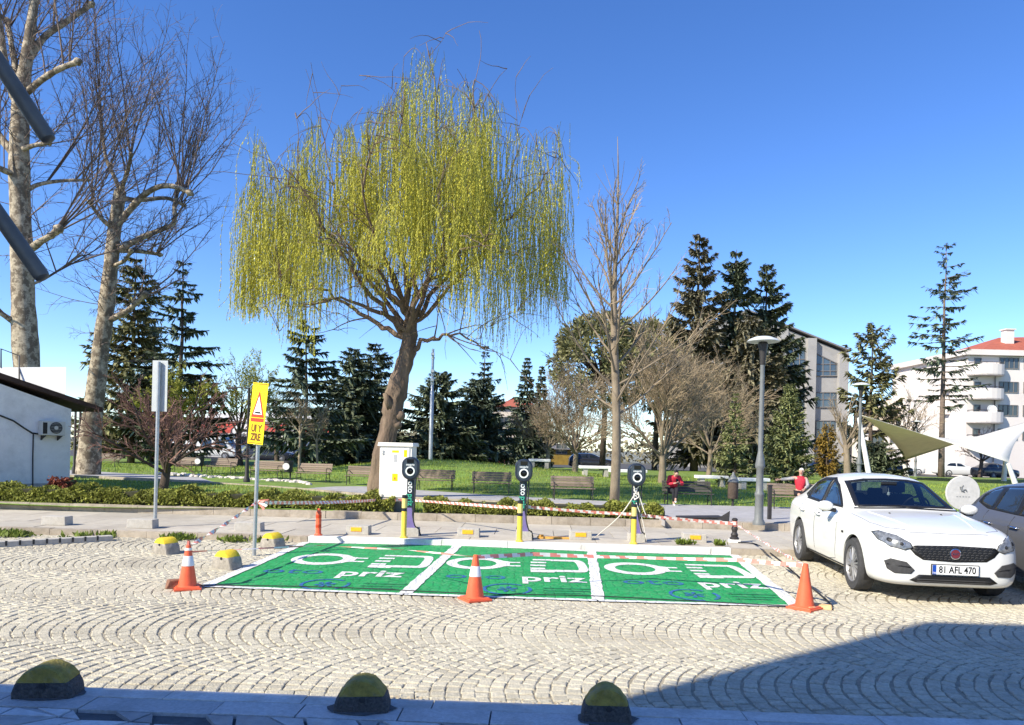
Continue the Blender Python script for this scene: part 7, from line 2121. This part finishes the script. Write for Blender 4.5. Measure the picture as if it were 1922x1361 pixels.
me = text_mesh('81 AFL 470', 0.112, 0.0008, TR, 0.0022); e = link('lettering', me, pt); e.matrix_local = Matrix.Translation((hx + 0.012, 0.022, 0.424)) @ Matrix.Rotation(rad(90), 4, 'Z') @ Matrix.Rotation(rad(90), 4, 'X'); e.scale = (0.80, 1, 1)
me = text_mesh('TR', 0.03, 0.0005, M['white_ink'], 0.0); e = link('lettering', me, pt); e.matrix_local = Matrix.Translation((hx + 0.0135, -0.238, 0.385)) @ Matrix.Rotation(rad(90), 4, 'Z') @ Matrix.Rotation(rad(90), 4, 'X')
# hood shut line, creases, wipers, windscreen extras
line('hood_seam', [(2.02, -0.47), (1.9, -0.66), (1.6, -0.745), (0.95, -0.765)], 'T', TR, 0.0035); line('hood_seam', [(2.02, 0.47), (1.9, 0.66), (1.6, 0.745), (0.95, 0.765)], 'T', TR, 0.0035); line('hood_seam', [(2.10, -0.45), (2.13, 0.0), (2.10, 0.45)], 'T', TR, 0.0035)
for s in (-1, 1): line('hood_crease', [(2.0, s * 0.36), (1.5, s * 0.46), (0.95, s * 0.56)], 'T', M['carpaint_white'], 0.008)
for s in (-1, 1): line('washer_jet', [(1.12, s * 0.33), (1.15, s * 0.33)], 'T', TR, 0.012)
line('cowl', [(-0.68, 1.012), (0, 1.035), (0.68, 1.012)], 'F', TR, 0.016)
line('wiper', [(-0.62, 1.03), (-0.05, 1.06)], 'F', TR, 0.008, off=0.012); line('wiper', [(0.0, 1.035), (0.55, 1.055)], 'F', TR, 0.008, off=0.012)
# roof antenna and bumper seam
mb = MB(); h, nn = cast(-1.1, 0, 'T'); mb.tube([tuple(h), tuple(h + Vector((-0.09, 0, 0.04))), tuple(h + Vector((-0.22, 0, 0.12)))], [0.02, 0.008, 0.004], 6); mb.build('antenna', TR, sed)

# rear window and cabin
rw_ = [(-0.58, 1.13), (0.58, 1.13), (0.52, 1.36), (0, 1.39), (-0.52, 1.36)]
patch('rear_window', rw_, 'R', M['car_glass_clear'], 0.006, rings=8); CUTS.append(('R', [(a * 0.97, 1.25 + (b - 1.25) * 0.95) for a, b in rw_]))
cut_windows(CUTS)
mb = MB(); mb.box((-0.65, 0, 0.66), (2.2, 1.5, 0.3)); cab = mb.build('cabin_floor', M['dash'], sed)
mb = MB(); mb.prism([(0.88, -0.66, 0.80), (0.86, -0.66, 0.985), (0.62, -0.68, 1.0), (0.40, -0.68, 0.95), (0.34, -0.68, 0.80)], (0, 1.34, 0)); mb.build('dashboard', M['dash'], sed, bevel=0.02)
for y in (-0.36, 0.36):
    mb = MB(); mb.prism([(-0.20, y - 0.24, 0.78), (-0.40, y - 0.22, 1.17), (-0.52, y - 0.22, 1.17), (-0.42, y - 0.24, 0.78)], (0, 0.46, 0)); s_ = mb.build('seat', M['seat_cloth'], sed, bevel=0.04)
    mb = MB(); mb.box((-0.47, y, 1.265), (0.09, 0.25, 0.15)); mb.build('headrest', M['seat_cloth'], s_, bevel=0.03)
mb = MB(); mb.prism([(-1.14, -0.62, 0.78), (-1.28, -0.60, 1.10), (-1.40, -0.60, 1.10), (-1.40, -0.62, 0.78)], (0, 1.22, 0)); s_ = mb.build('rear_seat', M['seat_cloth'], sed, bevel=0.03)
for y in (-0.36, 0.36):
    mb = MB(); mb.box((-1.36, y, 1.155), (0.08, 0.24, 0.12)); mb.build('headrest', M['seat_cloth'], s_, bevel=0.03)
mb = MB(); c = Vector((0.26, 0.36, 1.0)); tl_ = rad(-25)
mb.tube([(c.x + 0.18 * math.sin(a) * math.sin(-tl_) , c.y + 0.185 * math.cos(a), c.z + 0.175 * math.sin(a)) for a in [2 * math.pi * i / 24 for i in range(25)]], 0.015, 6, cap=False)
mb.tube([(c.x, c.y - 0.18, c.z), (c.x + 0.03, c.y, c.z - 0.02), (c.x, c.y + 0.18, c.z)], 0.02, 5); mb.build('steering_wheel', M['car_trim'], sed, smooth='all')
mb = MB(); mb.box((0.20, 0, 1.335), (0.03, 0.22, 0.065)); mr_ = mb.build('inner_mirror', M['car_trim'], sed, bevel=0.008)
mb = MB(); mb.tube([(0.19, 0, 1.30), (0.19, 0.003, 1.22)], 0.003, 4); mb.lathe([(0.005, -0.02), (0.022, 0.0), (0.02, 0.03), (0.005, 0.045)], 10, c=(0.19, 0.003, 1.18)); mb.build('hanging_charm', M['white'], mr_)

gh = Vector((-0.115, -0.993, 0)).normalized()
gcar, patch, line, cast, body, _c1, _c2 = make_car('grey hatchback at the right edge, parked beside the white sedan', Vector((7.66, 9.65, 0)), math.atan2(gh.y, gh.x), HATCH, M['carpaint_grey'], axles=(1.32, -1.28), track=0.805)
for v, sgn in (('S', -1), ('L', 1)):
    patch('window_trim', [(0.72, 1.0), (0.3, 1.25), (0.05, 1.375), (-0.5, 1.42), (-1.2, 1.38), (-1.55, 1.24), (-1.62, 1.13), (-1.2, 1.05), (-0.4, 1.02)], v, TR, 0.003, cen=(-0.5, 1.2))
    patch('side_window', [(0.56, 1.03), (0.27, 1.215), (0.06, 1.34), (-0.34, 1.385), (-0.36, 1.035)], v, G_, 0.006)
    patch('side_window', [(-0.46, 1.04), (-0.44, 1.39), (-0.95, 1.37), (-1.02, 1.06)], v, G_, 0.006)
    patch('side_window', [(-1.10, 1.08), (-1.05, 1.355), (-1.3, 1.315), (-1.5, 1.21), (-1.5, 1.13)], v, G_, 0.006)
    line('door_seam', [(0.72, 0.92), (0.74, 0.60), (0.65, 0.30), (-0.40, 0.27), (-0.41, 1.0)], v, TR, 0.005)
    line('door_seam', [(-0.41, 0.27), (-0.9, 0.28), (-1.0, 0.5), (-1.1, 0.75), (-1.13, 1.03)], v, TR, 0.005)
    for hx in (-0.26, -0.95):
        h, nn = cast(hx, 0.86, v)
        mb = MB(); mb.tube([tuple(h + Vector((0.1, 0, 0))), tuple(h + Vector((0.09, sgn * 0.032, 0))), tuple(h + Vector((-0.09, sgn * 0.032, 0.006))), tuple(h + Vector((-0.1, 0, 0.006)))], [0.012, 0.016, 0.016, 0.012], 8); mb.build('door_handle', M['chrome'], gcar, smooth='all')
    c = Vector((0.58, sgn * 0.99, 1.03)); mb = MB(); mb.lathe([(0.03, -0.07), (0.11, -0.03), (0.115, 0.02), (0.04, 0.07)], 12, c=(0, 0, 0), sy=0.7, mat=Matrix.Translation(c) @ Matrix.Rotation(rad(90), 4, 'Y') @ Matrix.Rotation(rad(90), 4, 'Z')); mb.build('mirror', M['carpaint_grey'], gcar, smooth='all')
for s in (-1, 1):
    hl = [(s * 0.5, 0.68), (s * 0.78, 0.80), (s * 0.80, 0.72), (s * 0.6, 0.65)]
    patch('headlight', hl if s < 0 else hl[::-1], 'F', M['lens'], 0.006)
patch('grille', [(-0.4, 0.64), (-0.3, 0.54), (0.3, 0.54), (0.4, 0.64)], 'F', TR, 0.004)

# far cars on the street and side road: the same shells with fewer parts
def far_car(label, px, Y, heading, stations, paint, z=-0.05):
    q = P(px, 880, Y)
    t, patch, line, cast, body, _c1, _c2 = make_car(label, Vector((q.x, Y, z)), heading, stations, M[paint], detail=0, sub=1, group='cars parked along the street behind the park')
    for v in ('S', 'L'):
        patch('side_window', [(0.5, 1.02), (0.05, 1.33), (-0.35, 1.37), (-0.38, 1.03)], v, G_, 0.006, rings=3); patch('side_window', [(-0.46, 1.03), (-0.44, 1.37), (-0.95, 1.35), (-1.3, 1.2), (-1.35, 1.07)], v, G_, 0.006, rings=3)
    for s in (-1, 1):
        hl = [(s * 0.5, 0.66), (s * 0.74, 0.76), (s * 0.74, 0.68), (s * 0.6, 0.64)]; patch('headlight', hl if s < 0 else hl[::-1], 'F', M['lens'], 0.006, rings=2)
    return t
for (px, Y, hdg, st, pm, lab) in ((846, 64, 0.0, SEDAN, 'carpaint_blue', 'dark blue grey car parked left under the broad spruces'), (920, 66, 0.05, HATCH, 'carpaint_red', 'maroon car parked right under the broad spruces'),
      (232, 68, 3.1, HATCH, 'carpaint_white', 'white car seen between the plane trunk and the small bare tree'), (196, 66, 3.14, HATCH, 'carpaint_dark', 'dark car right beside the leaning plane trunk'),
      (505, 68, 0.0, SEDAN, 'carpaint_dark', 'dark car parked behind the yellow sign post'), (475, 73, 1.4, HATCH, 'carpaint_blue', 'blue grey car nose on behind the black lamp post'),
      (600, 70, 0.0, SEDAN, 'carpaint_dark', 'black car in the shade behind the cedars'), (655, 66, 3.1, HATCH, 'carpaint_dark', 'dark car left of the willow trunk'),
      (1110, 68, 0.0, HATCH, 'carpaint_dark', 'black car behind the slender young tree'), (1385, 72, 0.1, SEDAN, 'carpaint_blue', 'blue car glimpsed left of the lamp post'),
      (1560, 70, 0.0, HATCH, 'carpaint_blue', 'blue grey car behind the golden cypress'), (1795, 74, 0.0, HATCH, 'carpaint_white', 'white car parked below the apartment block'),
      (1868, 70, 0.3, SEDAN, 'carpaint_dark', 'dark car right of the white car under the sail'), (1690, 76, 0.0, SEDAN, 'carpaint_white', 'white car left of the thin conifer trunk'), (1665, 68, 0.0, HATCH, 'carpaint_dark', 'dark car beneath the small brown sail')):
    far_car(lab, px, Y, hdg, st, pm)
# white delivery van in front of the market hall
def van(label, px, Y, heading):
    q = P(px, 880, Y)
    t = thing('delivery_van', label, 'van', Vector((q.x, Y, -0.05)), heading, None)
    st = [(2.75, 0.4, 0.75, 0.75, 0.7, 0.95, 0.45, 1.0, 1.02), (2.65, 0.3, 0.9, 0.85, 0.82, 1.05, 0.5, 1.12, 1.14), (2.2, 0.28, 0.95, 0.95, 0.88, 1.22, 0.7, 1.3, 1.32), (1.55, 0.28, 0.97, 1.0, 0.9, 1.3, 0.82, 2.05, 2.12), (1.2, 0.28, 0.97, 1.05, 0.93, 1.35, 0.86, 2.2, 2.28), (-2.4, 0.28, 0.97, 1.05, 0.94, 1.35, 0.88, 2.22, 2.3), (-2.6, 0.32, 0.95, 1.05, 0.92, 1.35, 0.86, 2.15, 2.2), (-2.65, 0.4, 0.9, 1.0, 0.85, 1.3, 0.75, 2.0, 2.02)]
    mb = MB(); rows = [section(s) for s in st]; mb.grid([r[::-1] for r in rows], closed=True); n = len(rows[0]); m0 = len(mb.v); mb.face(list(range(n - 1, -1, -1))); mb.face(list(range(m0 - n, m0)))
    mb.build('body', M['carpaint_white'], t, smooth=True)
    for ax in (1.75, -1.6):
        for s in (-1, 1):
            Rm = Matrix.Translation((ax, s * 0.9, 0.36)) @ Matrix.Rotation(rad(-90 * s), 4, 'X'); mb = MB(); mb.lathe([(0.2, -0.1), (0.36, -0.1), (0.36, 0.1), (0.24, 0.11)], 20, mat=Rm); w = mb.build('wheel', M['rubber'], t); mb = MB(); mb.lathe([(0.22, 0.08), (0.2, 0.115), (0.05, 0.12)], 16, mat=Rm); mb.build('rim', M['alloy'], w)
    for s in (-1, 1):
        mb = MB(); y = s * 0.955
        mb.prism([(1.9, y, 1.28), (1.45, y - s * 0.06, 1.95), (0.75, y - s * 0.06, 1.95), (0.75, y, 1.28)], (0, s * 0.012, 0)); mb.build('side_window', G_, t)
        mb = MB(); mb.prism([(0.4, y, 1.3), (0.4, y - s * 0.05, 1.9), (-0.6, y - s * 0.05, 1.9), (-0.6, y, 1.3)], (0, s * 0.012, 0)); mb.build('side_window', G_, t)
    mb = MB(); mb.prism([(2.26, -0.78, 1.33), (2.26, 0.78, 1.33), (1.62, 0.74, 2.06), (1.62, -0.74, 2.06)], (0.03, 0, 0.02)); mb.build('windscreen', G_, t)
    return t
van('white van with a dark side window parked in front of the market hall', 395, 72, 0.0)
van('white van partly hidden behind the small bare tree', 322, 76, 0.0)

sed.scale = (1.0, 1.0, 1.03)
# ------------------------------------------------------------------ people
def skinned(name, V_, E_, R_, m, parent, sub=2, flat=None):
    me = bpy.data.meshes.new(name); me.from_pydata([tuple(v) for v in V_], E_, [])
    o = bpy.data.objects.new(name, me); COL.objects.link(o)
    sk = o.modifiers.new('skin', 'SKIN'); sk.use_smooth_shade = True
    if not me.skin_vertices: me.skin_vertices.new()
    for i, r_ in enumerate(R_):
        me.skin_vertices[0].data[i].radius = (r_, r_) if not hasattr(r_, '__len__') else r_
        me.skin_vertices[0].data[i].use_root = (i == 0)
    ss = o.modifiers.new('sub', 'SUBSURF'); ss.levels = sub; ss.render_levels = sub
    out_ = evaluated_mesh(o, name, [m])
    out_.polygons.foreach_set('use_smooth', [True] * len(out_.polygons))
    return link(name, out_, parent)
class Rig:
    def __init__(self): self.v = []; self.e = []; self.r = []; self.n = {}
    def add(self, key, p, r, par=None):
        i = len(self.v); self.v.append(Vector(p)); self.r.append(r); self.n[key] = i
        if par is not None: self.e.append((self.n[par], i))
        return i
def person(label, loc, rz, J, jacket, trousers, hair, shoes, long_leg=True, sleeves=None, size=0.8):
    # J: joints in local metres, facing -Y
    t = thing('person', label, 'person', loc, rz); t.scale = (size,) * 3
    g = Rig()
    V = {k: Vector(v) for k, v in J.items()}
    g.add('pelvis', V['pelvis'], (0.125, 0.105)); g.add('waist', lerp(V['pelvis'], V['chest'], 0.45), (0.12, 0.095), 'pelvis'); g.add('chest', V['chest'], (0.145, 0.105), 'waist'); g.add('neckb', V['neck'], (0.055, 0.055), 'chest')
    hdv = (V['head'] - V['neck'])
    g.add('jaw', V['neck'] + hdv * 0.42, (0.058, 0.065), 'neckb'); g.add('head', V['head'], (0.078, 0.092), 'jaw'); g.add('crown', V['head'] + hdv * 0.45, (0.062, 0.072), 'head')
    fwd = Vector(J.get('look', (0, -1, -0.1))).normalized(); rt = fwd.cross(Vector((0, 0, 1))).normalized(); upv = rt.cross(fwd)
    g.add('nose', V['head'] + fwd * 0.092 - upv * 0.02, (0.012, 0.012), 'head')
    for s, k in ((-1, 'r'), (1, 'l')):
        g.add('sh' + k, V['sh' + k], 0.062, 'chest'); g.add('el' + k, V['el' + k], 0.043, 'sh' + k); g.add('fa' + k, lerp(V['el' + k], V['ha' + k], 0.4), 0.042, 'el' + k); g.add('wr' + k, V['ha' + k], (0.026, 0.022), 'fa' + k)
        d = (V['ha' + k] - V['el' + k]).normalized(); side = d.cross(fwd).normalized(); down = d.cross(side).normalized()
        g.add('pa' + k, V['ha' + k] + d * 0.05, (0.036, 0.018), 'wr' + k)
        for f, (off, L) in enumerate(((-0.03, 0.062), (-0.01, 0.072), (0.011, 0.068), (0.03, 0.052))):
            b = V['ha' + k] + d * 0.085 + side * off
            g.add('f%d%s' % (f, k), b, 0.009, 'pa' + k); g.add('g%d%s' % (f, k), b + d * L * 0.5 + down * 0.012, 0.0085, 'f%d%s' % (f, k)); g.add('h%d%s' % (f, k), b + d * L * 0.75 + down * 0.04, 0.0075, 'g%d%s' % (f, k))
        b = V['ha' + k] + d * 0.035 - side * s * 0.035
        g.add('t%s' % k, b, 0.010, 'pa' + k); g.add('u%s' % k, b + d * 0.03 - side * s * 0.022 + down * 0.02, 0.009, 't%s' % k)
        g.add('hi' + k, V['hi' + k], 0.088, 'pelvis'); g.add('th' + k, lerp(V['hi' + k], V['kn' + k], 0.45), 0.08, 'hi' + k); g.add('kn' + k, V['kn' + k], 0.056, 'th' + k); g.add('ca' + k, lerp(V['kn' + k], V['an' + k], 0.35), 0.055, 'kn' + k); g.add('an' + k, V['an' + k], 0.036, 'ca' + k); g.add('to' + k, V['to' + k], (0.035, 0.025), 'an' + k)
    skinned('body', g.v, g.e, g.r, M['skin'], t, 2)
    # face: eyes, brows, mouth, ears as small pieces on the head
    mb = MB()
    for s in (-1, 1):
        c = V['head'] + fwd * 0.083 + rt * s * 0.03 + upv * 0.008; mb.lathe([(0.004, -0.006), (0.011, 0), (0.004, 0.006)], 8, c=c)
    mb.build('eyes', M['black'], t)
    mb = MB(); c = V['head'] + fwd * 0.086 - upv * 0.062; mb.tube([tuple(c - rt * 0.022), tuple(c + fwd * 0.004), tuple(c + rt * 0.022)], 0.005, 5); mb.build('mouth', M['sign_red'], t)
    mb = MB()
    for s in (-1, 1):
        c = V['head'] + rt * s * 0.08 - fwd * 0.01 - upv * 0.01; mb.lathe([(0.008, -0.028), (0.016, 0.0), (0.014, 0.022), (0.005, 0.03)], 8, c=c)
    mb.build('ears', M['skin'], t, smooth='all')
    g2 = Rig(); c = V['head'] + upv * 0.035 - fwd * 0.012
    g2.add('a', c + upv * 0.04, (0.084, 0.094)); g2.add('b', c - fwd * 0.045 + upv * 0.0, (0.082, 0.07), 'a'); g2.add('c', c - fwd * 0.055 - upv * 0.07, (0.062, 0.04), 'b')
    skinned('hair', g2.v, g2.e, g2.r, M[hair], t, 2)
    # clothes: a second, slightly larger skin over torso and arms, hips and legs
    g3 = Rig(); g3.add('pelvis', lerp(V['pelvis'], V['chest'], 0.06), (0.155, 0.125)); g3.add('waist', lerp(V['pelvis'], V['chest'], 0.5), (0.148, 0.118), 'pelvis'); g3.add('chest', V['chest'], (0.165, 0.125), 'waist'); g3.add('neck', lerp(V['chest'], V['neck'], 0.85), (0.078, 0.075), 'chest')
    for k in 'rl':
        g3.add('sh' + k, V['sh' + k], 0.082, 'chest')
        if sleeves:
            gs_ = Rig(); gs_.add('s', V['sh' + k] + (V['chest'] - V['sh' + k]) * 0.15, 0.074); gs_.add('e', V['el' + k], 0.062, 's'); gs_.add('w', lerp(V['el' + k], V['ha' + k], 0.88), 0.046, 'e')
            skinned('sleeve', gs_.v, gs_.e, gs_.r, M[sleeves], t, 2)
        else:
            g3.add('el' + k, V['el' + k], 0.064, 'sh' + k)
            g3.add('wr' + k, lerp(V['el' + k], V['ha' + k], 0.88), 0.046, 'el' + k)
    skinned('jacket', g3.v, g3.e, g3.r, M[jacket], t, 2)
    g4 = Rig(); g4.add('pelvis', V['pelvis'], (0.145, 0.12))
    for k in 'rl':
        g4.add('hi' + k, V['hi' + k], 0.102, 'pelvis'); g4.add('th' + k, lerp(V['hi' + k], V['kn' + k], 0.5), 0.094, 'hi' + k); g4.add('kn' + k, V['kn' + k] if long_leg else lerp(V['hi' + k], V['kn' + k], 0.95), 0.072, 'th' + k)
        if long_leg: g4.add('an' + k, lerp(V['kn' + k], V['an' + k], 0.9), 0.055, 'kn' + k)
    skinned('trousers', g4.v, g4.e, g4.r, M[trousers], t, 2)
    for k in 'rl':
        g5 = Rig(); g5.add('a', V['an' + k] + Vector((0, 0.0, -0.03)), 0.046); g5.add('b', lerp(V['an' + k], V['to' + k], 0.6) + Vector((0, 0, -0.012)), (0.046, 0.036), 'a'); g5.add('c', V['to' + k] + (V['to' + k] - V['an' + k]).normalized() * 0.05 - Vector((0, 0, 0.005)), (0.036, 0.024), 'b')
        skinned('shoe', g5.v, g5.e, g5.r, M[shoes], t, 1)
    return t
# seated on the dark bench, leaning forward over something held in both hands
bl_ = bdark.location
Jsit = dict(pelvis=(0, 0.0, 0.56), chest=(0, -0.14, 0.91), neck=(0, -0.24, 1.06), head=(0, -0.32, 1.15), look=(0.05, -0.8, -0.6),
            shr=(-0.19, -0.14, 1.0), elr=(-0.28, -0.22, 0.75), har=(-0.08, -0.40, 0.80), shl=(0.19, -0.14, 1.0), ell=(0.28, -0.22, 0.75), hal=(0.09, -0.40, 0.80),
            hir=(-0.10, -0.03, 0.53), knr=(-0.13, -0.44, 0.53), anr=(-0.11, -0.40, 0.10), tor=(-0.12, -0.53, 0.05), hil=(0.10, -0.03, 0.53), knl=(-0.02, -0.46, 0.60), anl=(-0.10, -0.55, 0.22), tol=(-0.14, -0.67, 0.17))
p1_ = person('person in a red jacket bent forward at the left end of the dark bench', bl_ + Vector((-0.44, -0.02, 0)), 0.15, Jsit, 'jacket_red', 'cloth_dark', 'hair_black', 'shoe_white')
mb = MB(); mb.box((0, 0, 0), (0.075, 0.012, 0.15)); o = mb.build('phone', M['screen'], loc=bl_ + Vector((-0.39, -0.36, 0.695)), rot=(rad(-35), 0, 0.1), bevel=0.003); tag(o, 'dark phone held in both hands by the person in the red jacket', 'phone')
# white haired person seated at the end of the wooden bench, an arm along its back, half hidden by the sedan
Jlean = dict(pelvis=(0, 0.02, 0.55), chest=(0.03, 0.06, 0.96), neck=(0.04, 0.06, 1.16), head=(0.05, 0.03, 1.31), look=(-0.3, -1, -0.1),
             shr=(-0.15, 0.08, 1.09), elr=(-0.42, 0.20, 1.02), har=(-0.64, 0.20, 0.99), shl=(0.22, 0.04, 1.08), ell=(0.26, -0.05, 0.82), hal=(0.10, -0.22, 0.72),
             hir=(-0.10, 0.0, 0.53), knr=(-0.13, -0.42, 0.52), anr=(-0.12, -0.42, 0.10), tor=(-0.13, -0.55, 0.05), hil=(0.10, 0.0, 0.53), knl=(0.09, -0.43, 0.52), anl=(0.06, -0.42, 0.10), tol=(0.06, -0.55, 0.05))
q = P(1503, 900, 20.4)
p2_ = person('white haired person in a red vest leaning back on the bench behind the sedan', Vector((q.x - 0.02, 20.40, 0.275)), -0.1, Jlean, 'jacket_red', 'cloth_dark', 'hair_white', 'shoe_white', long_leg=False, sleeves='cloth_grey')
# someone standing by the van
Jst = dict(pelvis=(0, 0, 0.95), chest=(0, 0, 1.32), neck=(0, 0, 1.5), head=(0, -0.01, 1.64), look=(0, -1, 0), shr=(-0.19, 0, 1.43), elr=(-0.25, 0.02, 1.14), har=(-0.24, -0.06, 0.9), shl=(0.19, 0, 1.43), ell=(0.25, 0.02, 1.14), hal=(0.24, -0.06, 0.9),
           hir=(-0.1, 0, 0.92), knr=(-0.11, -0.02, 0.5), anr=(-0.11, 0.02, 0.1), tor=(-0.12, -0.13, 0.05), hil=(0.1, 0, 0.92), knl=(0.11, -0.05, 0.5), anl=(0.12, 0.0, 0.1), tol=(0.13, -0.14, 0.05))
q = P(361, 860, 69); person('far person in dark clothes standing in front of the white van', Vector((q.x, 69, -0.05)), 0.4, Jst, 'cloth_dark', 'cloth_dark', 'hair_black', 'cloth_dark', size=1.0)
